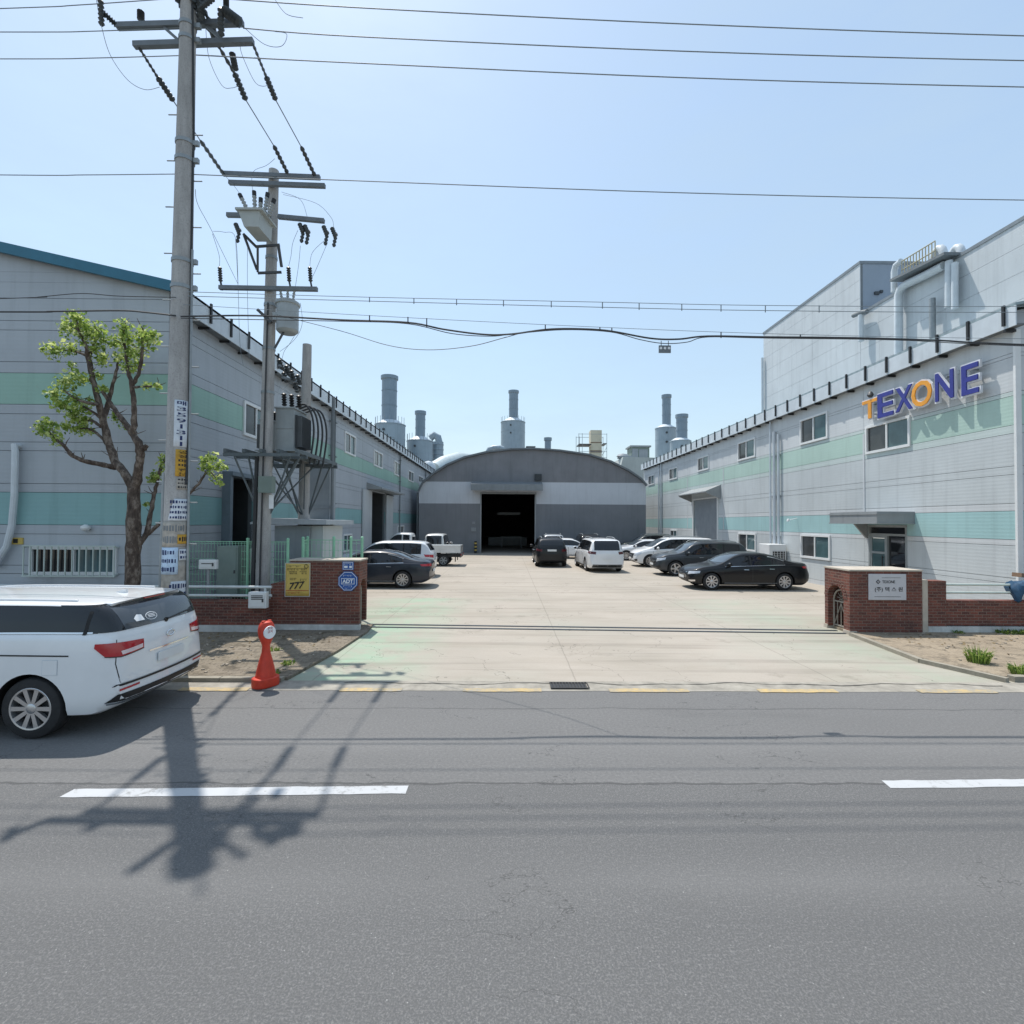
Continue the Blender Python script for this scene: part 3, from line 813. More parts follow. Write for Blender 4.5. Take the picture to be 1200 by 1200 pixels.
# glazed entrance under a deep grey canopy
ua, ub, za, zb = entry
mb = MB()
mb.box(XR - .02, XR + .1, ua, ua + .07, za, zb); mb.box(XR - .02, XR + .1, ub - .07, ub, za, zb); mb.box(XR - .02, XR + .1, ua + .07, ub - .07, zb - .08, zb)
mb.box(XR - .02, XR + .1, ua + .07, ub - .07, 2.2, 2.28); um = (ua + ub) / 2 + .0
mb.box(XR - .02, XR + .1, um - .03, um + .05, za, 2.2)
ef = mb.build("entrance_frame", M("alu", 'a7adae', .4, .5), rb)
mb = MB(); mb.box(XR + .05, XR + .06, ua + .07, um - .03, za, 2.2); mb.build("door_glass", "glass_dark", ef)
mb = MB(); mb.box(XR + .05, XR + .06, ua + .07, ub - .07, 2.28, zb - .08); mb.build("transom_glass", "glass_dark", ef)
mb = MB(); mb.box(XR + .03, XR + .04, um + .12, ub - .14, .5, 2.1); mb.build("door_glass", "pane_teal", ef)
mb = MB()
mb.box(XR - .0, XR + .06, um + .05, um + .12, za, 2.2); mb.box(XR, XR + .06, ub - .14, ub - .071, za, 2.2)
for zz in (.1, .95, 1.55, 2.12): mb.box(XR, XR + .06, um + .12, ub - .14, zz, zz + .08)
dr = mb.build("door", "alu", rb)
mb = MB(); mb.tube([(XR - .06, um + .16, 1.0), (XR - .06, um + .16, 1.5)], .018, 8); mb.box(XR - .06, XR, um + .15, um + .17, 1.05, 1.07); mb.box(XR - .06, XR, um + .15, um + .17, 1.43, 1.45); mb.build("handle", "black", dr)
# canopy: front edge runs 2.3 m out
ca, cb = u_at_X(XR, 1072), 18.25
ce = at(975, 600, Y=cb + .1).x
ce = XR - 1.25
mb = MB(); mb.box(ce, XR - .002, ca, cb + .9, 2.64, 3.03); mb.box(ce - .02, XR - .003, ca - .02, cb + .92, 2.93, 2.97); mb.box(ce - .02, XR - .003, ca - .02, cb + .92, 2.62, 2.66)
mb.build("entrance_canopy", "canopy_grey", rb)
mb = MB(); mb.prism([(XR, 2.615), (XR - .5, 2.615), (XR - .06, 2.1), (XR, 2.1)], 'XZ', cb + .62, cb + .7); mb.build("canopy_bracket", "canopy_grey", rb)
# roll-up door and its sloped hood
ua, ub, za, zb = rollup
mb = MB(); mb.box(XR + .07, XR + .12, ua, ub, za, zb)
for i in range(26): mb.box(XR + .055, XR + .069, ua + .02, ub - .02, za + i * (zb - za) / 26 + .02, za + (i + 1) * (zb - za) / 26 - .02)
mb.build("roll_up_door", "shed_grey", rb)
mb = MB(); mb.box(XR - .06, XR, ua - .14, ua, za, zb); mb.box(XR - .06, XR, ub, ub + .14, za, zb); mb.box(XR - .06, XR, ua - .14, ub + .14, zb, zb + .1); mb.build("door_frame", "white_frame", rb)
mb = MB(); mb.prism([(XR - .002, zb + .8), (XR - .95, zb + .4), (XR - .95, zb + .33), (XR - .002, zb + .62)], 'XZ', ua - .5, ub + .5)
mb.prism([(XR - .002, zb + .62), (XR - .93, zb + .33), (XR - .85, zb + .25), (XR - .002, zb - .1)], 'XZ', ua - .5, ua - .44); mb.prism([(XR - .002, zb + .62), (XR - .93, zb + .33), (XR - .85, zb + .25), (XR - .002, zb - .1)], 'XZ', ub + .44, ub + .5)
mb.build("door_canopy", "canopy_grey", rb)
# down pipes at the joint near the letters and far end
for px, r_, zt_ in ((903, .045, 7.78), (907.5, .07, 7.2), (912.5, .06, 7.0), (772, .06, 7.78), (774.5, .06, 7.78)):
    y = u_at_X(XR - .1, px)
    mb = MB(); mb.tube([(XR - .1, y, 1.3 if px > 800 else .1), (XR - .1, y, zt_)], r_, 10)
    for zz in (2, 4, 6): mb.box(XR - .11, XR, y - r_ - .02, y + r_ + .02, zz, zz + .03)
    mb.build("down_pipe", "fascia", rb)
# spotlight on an arm
y = u_at_X(XR, 934)
mb = MB(); c = Vector((XR - .35, y + .1, 2.78)); mb.tube([(XR, y, 2.86), c], .015, 6); mb.lathe(c - EZ * .02, [(.03, .08), (.06, .04), (.07, -.04), (0, -.045)], 12); mb.build("wall_spotlight", "white_frame", rb)

# letters on the sunlit wall
sgn = thing("wall_sign", "large standing-off letters TEXONE in blue and orange high on the pale factory wall", "sign", (XR, 16.5, 6.5))
lets = [("T", 1014, 1031, 466, 492, "letter_orange"), ("E", 1031, 1052, 457, 490, "letter_blue"), ("X", 1052, 1075, 450, 483, "letter_blue"), ("O", 1071, 1098, 443, 478, "letter_orange"), ("N", 1099, 1124, 432, 470.5, "letter_blue"), ("E", 1130, 1154, 423, 464, "letter_blue")]
XS = XR - .17
for ch, xa, xb, yt, yb, m_ in lets:
    if ch == "T": xa, xb = 1013, 1033
    ua, ub = u_at_X(XS, xa), u_at_X(XS, xb); pm = (xa + xb) / 2
    z1, z0 = z_at_X(XS, pm, yt), z_at_X(XS, pm, yb)
    v, f = text_mesh(ch, (XS, (ua + ub) / 2, (z0 + z1) / 2), -EY, EZ, height=(z1 - z0) - .04, width=abs(ua - ub) - .01, extrude=.06, offset=.042)
    back = MB().add(v, f).build("letter", "letter_white", sgn)
    v, f = text_mesh(ch, (XS - .062, (ua + ub) / 2, (z0 + z1) / 2), -EY, EZ, height=(z1 - z0) - .13, width=abs(ua - ub) - .10, extrude=.03, offset=.014)
    MB().add(v, f).build("letter_face", m_, back)
    mb = MB()
    for zz in (z0 + .2, z1 - .25): mb.box(XS, XR, (ua + ub) / 2 - .02, (ua + ub) / 2 + .02, zz, zz + .04)
    mb.build("letter_stud", "galv", back)
    if ch == "T":
        mb = MB(); c = Vector((XS - .05, (ua + ub) / 2, z1 + .1)); mb.lathe(c, [(.0, .16), (.07, .1), (.11, 0), (.05, -.08), (0, -.08)], 10, 'Z'); mb.build("letter_dot", "dark_metal", back)

# air conditioner outdoor unit on a stand by the wall
c0 = at(889, 676, Z=0)
ay0, ay1 = u_at_X(XR - .45, 921), u_at_X(XR - .45, 890)
ac = thing("air_conditioner", "white air conditioner outdoor unit standing against the pale wall behind the black sedan", "air conditioner", (XR - .5, (ay0 + ay1) / 2, 0))
ayc = 22.4
mb = MB(); mb.box(XR - .88, XR - .08, 24.3, 25.3, .45, 1.62); add_bevel(mb.build("casing", "white_frame", ac), .02)
mb = MB(); mb.box(XR - .72, XR - .14, 24.285, 24.298, .75, 1.3)
mb.build("grille_recess", "black", ac)
mb = MB()
for i in range(6): mb.box(XR - .72, XR - .14, 24.265, 24.283, .77 + i * .1, .785 + i * .1)
for i in range(4): mb.box(XR - .66 + i * .14, XR - .645 + i * .14, 24.265, 24.283, .75, 1.3)
mb.build("grille", "white_frame", ac)
mb = MB()
for yy in (24.35, 25.2):
    for xx in (XR - .85, XR - .15): mb.box(xx, xx + .05, yy, yy + .05, 0, .45)
mb.build("stand", "galv", ac)

# ================================================================== TALL BUILDING BEHIND ON THE RIGHT
XT = 20.0
tb = thing("tall_building", "tall pale panelled factory block with white roof pipes rising behind the lettered building", "building", (XT + 5, 25, 0))
yA0, yA1 = u_at_X(XT, 1010), u_at_X(XT, 895.5)
zA = z_at_X(XT, 1010, 305); zB = z_at_X(XT, 1011, 366)
wall_panel("tall_cladding", 'c2c7ca')
mb = MB()
def cladding(mb, x, ya, yb, z0, z1):
    n_ = int((z1 - z0) / 1.0); js = [27.2, 30.8, 33.2, 35.7, 38.2, 23, 19, 15]
    panel_wall(mb, 'X', x, -1, ya, yb, [(z0 + i * (z1 - z0) / n_, z0 + (i + 1) * (z1 - z0) / n_, 1) for i in range(n_)], [], js, thick=.03)
cladding(mb, XT, yA0, yA1, 2, zA); cladding(mb, XT, 8, yA0 - .01, 2, zB)
mb.box(XT + .17, XT + 4.3, yA0 + .02, yA1, 2, zA - .05, 2)
mb.box(XT + .16, XT + 4.3, yA0, yA0 + .018, zB, zA, 2)
mb.box(XT + .17, XT + 12, 8, yA0 - .02, 2, zB - .1, 2)
mb.build("wall", ["soffit", "tall_cladding", M("tall_end", '8f9aa6', .6, 0, .08, .5, .1)], tb)
mb = MB(); mb.box(XT - .04, XT + .2, yA0 - .03, yA1 + .03, zA - .12, zA + .04); mb.box(XT + .2, XT + 4.35, yA0 - .04, yA0 + .1, zA - .12, zA + .04); mb.box(XT - .04, XT + .25, 8, yA0 - .05, zB - .1, zB + .05)
mb.build("parapet_cap", M("cap_grey", '7a8288', .5), tb)
mb = MB(); mb.tube([(XT - .15, yA1 - .1, 2), (XT - .15, yA1 - .1, zA - 2)], .09, 8); mb.build("down_pipe", "pipe_white", tb)
def pipe(pts, r, name="roof_pipe", m="pipe_white"):
    mb = MB(); mb.tube([p_ if isinstance(p_, Vector) else Vector(p_) for p_ in pts], r, 12); return mb.build(name, m, tb)
xq = XT - .3
def tp(px, py, x=xq): return at(px, py, X=x)
pipe([tp(1053, 425), tp(1053, 345), tp(1056, 338), tp(1062, 333), tp(1085, 322), tp(1106, 311)], .19)
pipe([tp(1048, 342), tp(1048, 318), tp(1050, 311), tp(1056, 306)], .15)
pipe([tp(1112, 360), tp(1112, 306)], .15); pipe([tp(1119, 362), tp(1119, 308)], .13)
pipe([tp(1093, 396), tp(1092.5, 350)], .13, m="galv")
pipe([tp(1009, 400), tp(1009, 369)], .15, m="pipe_white"); pipe([tp(1000, 370), tp(1010, 366), tp(1016, 365)], .12, m="soffit")
def goose(px0, px1, yb, yt):
    a, b = tp(px0, yb, XT + .3), tp(px1, yb, XT + .3)
    top = tp((px0 + px1) / 2, yt, XT + .3).z
    pts = [Vector((a.x, a.y, zB - .3))]
    for i in range(9):
        an = math.pi * i / 8; m_ = (a + b) / 2; hw = (b - a) / 2
        pts.append(Vector((a.x, m_.y - hw.y * math.cos(an), top - .55 + .5 * math.sin(an))))
    pipe(pts, .17)
goose(1094, 1106, 305, 290); goose(1115, 1127, 300, 289)
# railing of the roof walkway
mb = MB()
for h in (.45, .9): mb.tube([tp(1057, 327) + EZ * h, tp(1096, 305) + EZ * h], .03, 6)
for i in range(12):
    p_ = tp(1057, 327).lerp(tp(1096, 305), i / 11); mb.tube([p_, p_ + EZ * .9], .025, 5)
mb.build("roof_railing", M("rail_cream", 'b0a98f', .6), tb)
mb = MB(); a = tp(1053, 329); b = tp(1118, 297); mb.bar(a, b, .9, .12); mb.build("roof_walkway", "soffit", tb)
c = at(1029, 343, Y=yA0 - .1); mb = MB(); mb.box(c.x - .16, c.x + .1, c.y, yA0, c.z - .08, c.z + .08); mb.box(c.x + .14, c.x + .3, c.y, yA0, c.z + .02, c.z + .16); mb.build("vent_cowl", "dark_metal", tb)

# ================================================================== VAULTED HALL AT THE END OF THE YARD
YH = 43.2
hb = thing("vaulted_hall", "dark grey hall with arched roof, white band and open central doorway", "building", (2, YH, 0))
prof = [(491, 577), (496, 567), (507, 557), (524, 546), (545, 537), (570, 531), (600, 527.5), (625, 527), (655, 529), (690, 534), (715, 542), (736, 552.5), (750, 562), (757, 570)]
pp = [at(x, y, Y=YH) for x, y in prof]
xa, xb = pp[0].x, pp[-1].x
dxa, dxb = at(564, 620, Y=YH).x, at(626.5, 620, Y=YH).x
zd = at(600, 579, Y=YH).z; zw0 = 4.15; zw1 = at(600, 565, Y=YH).z
mb = MB()
mb.box(xa, dxa, YH, YH + .25, 0, zw0, 0); mb.box(dxb, xb, YH, YH + .25, 0, zw0, 0)
mb.box(xa, dxa, YH, YH + .25, zw0, zd, 1); mb.box(dxb, xb, YH, YH + .25, zw0, zd, 1); mb.box(xa, xb, YH, YH + .25, zd, zw1, 1)
poly = [(xa, zw1), (xb, zw1)] + [(p_.x, p_.z) for p_ in reversed(pp) if p_.z > zw1 + .01]
mb.prism(poly, 'XZ', YH, YH + .25, 2)
mb.box(xa, xa + .2, YH + .25, YH + 46, 0, pp[0].z, 0); mb.box(xb - .2, xb, YH + .25, YH + 46, 0, pp[-1].z, 0)
mb.box(xa, xb, YH + 46, YH + 46.2, 0, 9, 0)
mb.build("wall", [M("hall_dark", '7c7e82', .8, 0, .08, .6, .25), M("hall_white", 'c3c6cb', .7, 0, .05, .7, .2), "hall_grey"], hb)
mb = MB(); N = len(pp)
def ext(p_, d): 
    cx = (xa + xb) / 2; return (p_.x + (d * .6 if p_.x > cx else -d * .6), p_.z + d)
poly = [(p_.x, p_.z + .012) for p_ in pp] + [ext(p_, .14) for p_ in reversed(pp)]
for i in range(N - 1):
    q = [poly[i], poly[i + 1], poly[2 * N - 2 - i], poly[2 * N - 1 - i]]
    mb.prism(q, 'XZ', YH - .25, YH + 46.3, 0)
mb.build("roof", M("hall_roof", '6f7478', .6, .1, .1, .5, .2), hb)
mb = MB(); fr = .12
mb.box(dxa - fr, dxa, YH - .08, YH + .26, 0, zd + fr); mb.box(dxb, dxb + fr, YH - .08, YH + .26, 0, zd + fr); mb.box(dxa, dxb, YH - .08, YH + .26, zd, zd + fr); mb.build("door_frame", "canopy_grey", hb)
ca_, cb_ = at(553, 570, Y=YH).x, at(635, 570, Y=YH).x
mb = MB(); mb.prism([(YH, 6.02), (YH - 1.3, 5.72), (YH - 1.3, 5.2), (YH - 1.22, 5.2), (YH, 5.34)], 'YZ', ca_, cb_); mb.build("door_canopy", M("canopy_hall", '7f8487', .55, .1, .08, 2, .2), hb)
mb = MB(); mb.box(dxa + 1.2, dxb - 1.0, YH + 9, YH + 9.3, 3.35, 3.6); mb.build("crane_beam", "steel_beam", hb)
mb = MB(); mb.box(dxa + .1, dxb - .1, YH + 14, YH + 15.5, 0, .9); mb.build("stacked_stock", "steel_beam", hb)
mb = MB(); mb.box(dxa + 1.5, dxb - .7, YH + 10, YH + 11, 1.0, 1.1); mb.box(dxa + 1.6, dxa + 1.7, YH + 10, YH + 11, 0, 1.0); mb.box(dxb - .9, dxb - .8, YH + 10, YH + 11, 0, 1.0); mb.build("work_bench", "steel_beam", hb)
for x in (dxa - .45, dxb + .45):
    mb = MB(); mb.tube([(x, YH - .35, 0), (x, YH - .35, 1.0)], .11, 12)
    for i in range(3): mb.tube([(x, YH - .35, .2 + i * .28), (x, YH - .35, .32 + i * .28)], .114, 12, 1)
    tag(mb.build("bollard", [ "black", "poster_yellow"]), "black and yellow striped bollard " + ("left" if x < 0 else "right") + " of the dark hall doorway", "bollard", "bollards at the hall doorway")
c = at(630.5, 559, Y=YH); mb = MB(); mb.box(c.x - .3, c.x + .3, YH - .16, YH - .01, c.z - .3, c.z + .25)
for i in range(5): mb.box(c.x - .26, c.x + .26, YH - .2, YH - .161, c.z - .26 + i * .1, c.z - .2 + i * .1)
mb.build("wall_vent", "dark_metal", hb)
c = at(555, 621, Y=YH); mb = MB(); mb.box(c.x - .2, c.x + .2, YH - .1, YH - .003, c.z - .12, c.z + .2); mb.box(c.x - .12, c.x + .12, YH - .13, YH - .101, c.z + .5, c.z + .7); mb.build("switch_box", "canopy_grey", hb)
mb = MB(); mb.tube([(xa - .15, YH + .2, 0), (xa - .15, YH + .2, pp[0].z)], .07, 8); mb.build("down_pipe", "soffit", hb)

# ================================================================== SCRUBBER TOWERS AND ROOFTOPS BEYOND
def scrubber(label, cx, hw, yt, scx, shw, syt, Y, rings=2, grp="exhaust towers behind the hall", cone=.55, x_kink=0):
    c = at(cx, 612, Y=Y); s_ = Y / 600 * 1.0
    r_, sr = hw * s_, shw * s_
    zt_, zs = at(cx, yt, Y=Y).z, at(scx, syt, Y=Y).z
    sx = at(scx, 612, Y=Y).x
    o = thing("exhaust_tower", label, "exhaust tower", (c.x, Y, 0), group=grp)
    mb = MB(); mb.lathe((c.x, Y, 0), [(r_, 0), (r_, zt_ * .55), (r_ * 1.015, zt_ * .55), (r_ * 1.015, zt_ * .55 + .12), (r_, zt_ * .55 + .12), (r_, zt_ - 1.9), (r_ * 1.012, zt_ - 1.9), (r_ * 1.012, zt_ - 1.8), (r_, zt_ - 1.8), (r_, zt_ - .12), (r_ * 1.03, zt_ - .12), (r_ * 1.03, zt_)], 28)
    tk = mb.build("tank", "tank", o)
    mb = MB()
    for k_, zz in enumerate((zt_ - .9, zt_ - 2.3)):
        mb.lathe((c.x - r_ * .2, Y - r_ * .96, zz), [(.16, .14), (.16, -.14)], 12, 'Y')
    mb.build("inspection_port", "dark_metal", tk)
    mb = MB(); mb.lathe((c.x, Y, zt_), [(r_ * 1.0, 0), (sr * 1.15, cone * (r_ - sr))], 28); mb.build("tank_roof", M("tank_light", 'c3ccd2', .4, .1, .06), o)
    zb_ = zt_ + cone * (r_ - sr) - .05
    pr = [(sr, zb_)]
    for k_ in range(rings):
        zz = zb_ + (zs - zb_) * (k_ + 1) / (rings + 1)
        pr += [(sr, zz), (sr * 1.05, zz), (sr * 1.05, zz + .1), (sr, zz + .1)]
    pr += [(sr, zs - .55), (sr * 1.16, zs - .42), (sr * 1.16, zs), (sr * 1.0, zs), (sr * .95, zs - .8)]
    mb = MB(); mb.lathe((sx, Y, 0), pr, 24, cap=False); mb.build("stack", M("stack", '7f8f9c', .45, .1, .08, .6, .25), o)
    mb = MB(); x0 = c.x - r_ * .8
    for k_ in range(10):
        a = math.pi * (1.05 + .9 * k_ / 9); q = Vector((c.x + r_ * .97 * math.cos(a), Y + r_ * .97 * math.sin(a), zt_)); mb.tube([q, q + EZ * .9], .03, 5)
    if hw > 12: mb.build("tank_railing", "galv", o)
    return o
scrubber("stoutest and nearest exhaust tower, leftmost, rising over the left factory's eave", 456, 17.5, 498, 454.7, 8.7, 441, 66)
scrubber("pale exhaust tower with short flared stack and side duct, second from left", 491, 15, 517, 491.5, 5.7, 482, 70)
scrubber("exhaust tower with narrow stack centred above the hall's arched roof", 600.5, 14.2, 495, 601, 5.4, 458, 95)
scrubber("tall exhaust tower with slender stack rising right of the rooftop hut", 780, 12, 502, 781, 5, 463, 78)
scrubber("darker exhaust tower with wide short stack, rightmost behind the right eave", 797.5, 12, 517, 799, 6.4, 486, 72)
# small duct tower beside the second one
Y_ = 72; c = at(513, 530, Y=Y_); s_ = Y_ / 600
o = thing("duct_tower", "small ribbed duct tower with elbow outlet beside the second exhaust tower", "duct", (c.x, Y_, 0))
mb = MB(); zt_ = at(512, 518, Y=Y_).z; mb.lathe((c.x, Y_, 0), [(6.6 * s_, 0)] + [q for k_ in range(6) for q in ((6.6 * s_, zt_ - 4 + k_ * .7), (7 * s_, zt_ - 3.95 + k_ * .7), (7 * s_, zt_ - 3.85 + k_ * .7), (6.6 * s_, zt_ - 3.8 + k_ * .7))] + [(6.6 * s_, zt_)], 20); mb.build("tank", "tank", o)
mb = MB(); mb.tube([(c.x + .2, Y_, zt_ - .1), (c.x, Y_, zt_ + .7), (c.x - .5, Y_, zt_ + 1.0), (c.x - 1.1, Y_, zt_ + .5)], .5, 14); mb.build("duct_elbow", "tank", o)
# fat silver duct lying along the roofs left of the arch
o = thing("roof_duct", "fat silver duct with domed cap lying along the roof left of the hall's arch", "duct", at(540, 545, Y=60))
mb = MB(); mb.tube([at(508, 552, Y=58), at(520, 546, Y=60), at(538, 541, Y=62), at(552, 541, Y=64)], [1.0, 1.15, 1.15, 1.0], 18); mb.build("duct_body", M("duct_pale", 'bcc6c6', .35, .3, .1), o)
mb = MB(); c = at(502, 548, Y=56.5); mb.lathe(c, [(0, .75), (.5, .6), (.8, .2), (.85, -.3), (.7, -.9)], 16); mb.build("duct_cap", "pipe_white", o)
mb = MB(); mb.box(at(506, 560, Y=60).x, at(555, 560, Y=60).x, 59, 66, 2, at(530, 552, Y=60).z); mb.build("duct_base", "soffit", o)
for px in (537, 545):
    c = at(px, 537, Y=66); mb = MB(); mb.lathe((c.x, 66, 0), [(.25, 2), (.25, c.z - .1), (.45, c.z), (.45, c.z + .35), (0, c.z + .5)], 12)
    tag(mb.build("roof_vent", "shed_grey"), "small mushroom vent on the far roof, " + ("left" if px < 540 else "right") + " one of two", "vent", "mushroom vents left of the arch")
# curved pipe hugging the centre tower
Y_ = 90; o = thing("vent_pipe", "curved grey vent pipe at the foot of the centre exhaust tower", "pipe", at(578, 528, Y=Y_))
mb = MB(); mb.tube([at(570, 545, Y=Y_), at(570.5, 531, Y=Y_), at(573, 526.5, Y=Y_), at(578, 524.5, Y=Y_), at(586, 524.5, Y=Y_), at(590, 526, Y=Y_)], .42, 12); mb.build("pipe", "tank", o)
# short chimney on the hall
c = at(642, 527, Y=80); o = thing("short_chimney", "short dark chimney standing alone on the hall's arched roof", "chimney", (c.x, 80, 0))
mb = MB(); zt_ = at(642, 513, Y=80).z; mb.lathe((c.x, 80, 0), [(.5, 5), (.5, zt_ - .5), (.62, zt_ - .45), (.62, zt_), (.45, zt_), (.4, zt_ - .6)], 18, cap=False); mb.build("flue", "stack", o)
c = at(622, 525, Y=70); mb = MB(); mb.box(c.x - .55, c.x + .55, 70, 71, 8.6, c.z + .15); mb.box(c.x - .65, c.x + .65, 69.9, 71.1, c.z + .151, c.z + .25)
tag(mb.build("roof_box", "soffit"), "low grey box on the ridge of the arched roof", "roof vent")
# cream tower wrapped in scaffold
Y_ = 75; xa_, xb_ = at(692, 600, Y=Y_).x, at(705, 600, Y=Y_).x; zt_ = at(698, 504, Y=Y_).z
o = thing("cream_tower", "square cream tower with rusty patches standing inside a scaffold", "tower", ((xa_ + xb_) / 2, Y_, 0))
mb = MB(); mb.box(xa_, xb_, Y_, Y_ + 1.6, 0, zt_); mb.build("tower_body", "cream", o)
mb = MB(); mb.box(xa_ - .03, xb_ + .03, Y_ - .03, Y_ + .1, zt_ - 3.3, zt_ - 3.0); mb.box(xa_ - .03, xb_ + .03, Y_ - .03, Y_ + .1, zt_ - 1.9, zt_ - 1.78); mb.build("tower_band", "rust", o)
o = thing("scaffold", "steel scaffold with walkway around the square cream tower", "scaffold", ((xa_ + xb_) / 2, Y_ - .5, 0))
mb = MB(); z0, z1 = 6, at(680, 509, Y=Y_).z
for px in (677, 681, 709.5):
    for yy in (Y_ - .9, Y_ + 2): x = at(px, 600, Y=Y_).x; mb.tube([(x, yy, z0), (x, yy, z1)], .035, 5)
xs0, xs1 = at(677, 600, Y=Y_).x, at(709.5, 600, Y=Y_).x
for k_ in range(6):
    zz = z1 - .1 - k_ * .85
    if k_ in (1, 2): continue
    for yy in (Y_ - .9, Y_ + 2): mb.tube([(xs0, yy, zz), (xs1, yy, zz)], .03, 5)
mb.tube([(xs0, Y_ - .9, z0), (xs1, Y_ - .9, z1 - 2)], .025, 5)
mb.build("scaffold_tubes", "galv", o)
mb = MB(); zz = at(680, 521, Y=Y_).z; mb.box(xs0, xa_ - .05, Y_ - .9, Y_ + 1.5, zz - .12, zz); mb.box(xb_ + .05, xs1, Y_ - .9, Y_ + 1.5, zz, zz + .1); mb.build("scaffold_deck", "dark_metal", o)
# rooftop hut on a low far shed
o = thing("far_shed", "low pale far shed roof with small dome vent between hall and right factory", "building", at(735, 560, Y=66))
mb = MB(); a = at(708, 541, Y=66); b = at(790, 541, Y=66)
mb.prism([(a.x, 4), (b.x + 4, 4), (b.x + 4, at(735, 542, Y=66).z), (at(722, 540, Y=66).x, at(722, 540, Y=66).z)], 'XZ', 62, 90); mb.build("shed_roof", M("shed_pale", 'b1b7b4', .6, 0, .1, .6, .2), o)
mb = MB(); c = at(732, 540, Y=64); mb.box(c.x - .6, c.x + .7, 63, 64.5, c.z - 1.2, c.z + .3); mb.box(c.x - .8, c.x + .8, 62.9, 64.6, c.z + .301, c.z + .5); mb.lathe((c.x - .3, 63.7, c.z + .5), [(.8, 0), (.6, .25), (0, .4)], 14); mb.build("dome_vent", "shed_grey", o)
o = thing("rooftop_hut", "small grey green rooftop hut with flat overhanging roof left of slender stack", "hut", at(750, 541, Y=70))
xa_, xb_ = at(740, 530, Y=70).x, at(761, 530, Y=70).x; z1 = at(750, 524, Y=70).z
mb = MB(); mb.box(xa_, xb_, 70, 72.5, 5, z1); mb.build("wall", "green_board", o)
mb = MB(); mb.box(xa_ - .2, xb_ + .2, 69.8, 72.7, z1 + .002, z1 + .22); mb.build("roof", "galv", o)
mb = MB(); mb.box((xa_ + xb_) / 2 - .2, (xa_ + xb_) / 2 + 1.0, 69.96, 69.998, z1 - 2.2, z1 - .3); mb.box(xa_ + .1, xa_ + .9, 69.96, 69.998, z1 - 2.4, z1 - .2); mb.build("door", "shed_grey", o)
# ================================================================== BRICK GATE PILLARS AND LOW WALLS
def arch_poly(y0, y1, z0, z1, a0, a1, az):
    """outline of a slab in (y,z) with an arched notch open at the foot"""
    p = [(y0, z0), (y0, z1), (y1, z1), (y1, z0), (a1, z0), (a1, az)]
    m_, r_ = (a0 + a1) / 2, (a1 - a0) / 2
    for i in range(1, 12): p.append((m_ + r_ * math.cos(math.pi * i / 12), az + r_ * math.sin(math.pi * i / 12)))
    return p + [(a0, az), (a0, z0)]
def arch_gate(parent, x, s, a0, a1, az, z0):
    """half open wrought iron leaf standing inside the niche"""
    m_, r_ = (a0 + a1) / 2, (a1 - a0) / 2 - .02
    mb = MB(); pts = [Vector((x, m_ + r_, z0))] + [Vector((x, m_ + r_ * math.cos(math.pi * i / 10), az - .1 + r_ * math.sin(math.pi * i / 10))) for i in range(11)] + [Vector((x, m_ - r_, z0))]
    mb.tube(pts, .022, 8)
    for zz in (z0 + .08, az - .12): mb.bar((x, m_ - r_, zz), (x, m_ + r_, zz), .03)
    for k_ in (-.5, 0, .5): mb.bar((x, m_ + r_ * k_, z0 + .08), (x, m_ + r_ * k_, az - .12), .016)
    mb.bar((x, m_ - r_ * .9, z0 + .12), (x, m_, az - .15), .016); mb.bar((x, m_ + r_ * .9, z0 + .12), (x, m_, az - .15), .016)
    for k_ in range(8):
        a = 2 * math.pi * k_ / 8; mb.bar((x, m_ + .03 * math.cos(a), az - .02 + .03 * math.sin(a)), (x, m_ + r_ * .55 * math.cos(a), az - .02 + r_ * .55 * math.sin(a)), .012)
    return mb.build("niche_gate", "iron_gate", parent)

# right pillar: x 8.05..9.78, arched niche in its drive side
px0, px1, py0, py1, ph = 8.06, 9.78, 11.98, 12.92, 1.5
gp = thing("gate_pillar", "brick gate pillar with white company plate and arched niche facing the driveway", "gate pillar", (px0, py0, 0))
mb = MB(); a0, a1 = py0 + .22, py1 - .13
mb.prism(arch_poly(py0, py1, .06, ph, a0, a1, .82), 'YZ', px0, px0 + 1.1)
mb.box(px0 + 1.1, px1, py0, py1, .06, ph); mb.build("brick_body", "brick", gp)
mb = MB(); m_, r_ = (a0 + a1) / 2, (a1 - a0) / 2
for i in range(15):
    t0, t1 = math.pi * i / 15 + .02, math.pi * (i + 1) / 15 - .02
    q = [(m_ + (r_ + d) * math.cos(t), .82 + (r_ + d) * math.sin(t)) for t, d in ((t0, .0), (t1, .0), (t1, .13), (t0, .13))]
    mb.prism(q, 'YZ', px0 - .012, px0 + .05)
mb.build("arch_bricks", "brick", gp)
mb = MB(); mb.box(px0 - .015, px1 + .01, py0 - .02, py1 + .02, ph + .001, ph + .035); mb.build("coping", "cap_conc", gp)
mb = MB(); mb.box(px0 - .02, px0 + .16, py0 - .02, a0 - .003, 0, .1); mb.box(px0 - .02, px0 + .16, a1 + .003, py1 + .02, 0, .1); mb.box(px0 + .17, px1, py0 + .01, py1, 0, .058); mb.build("plinth", "cap_conc", gp)
arch_gate(gp, px0 + .14, 1, a0, a1, .82, .03)
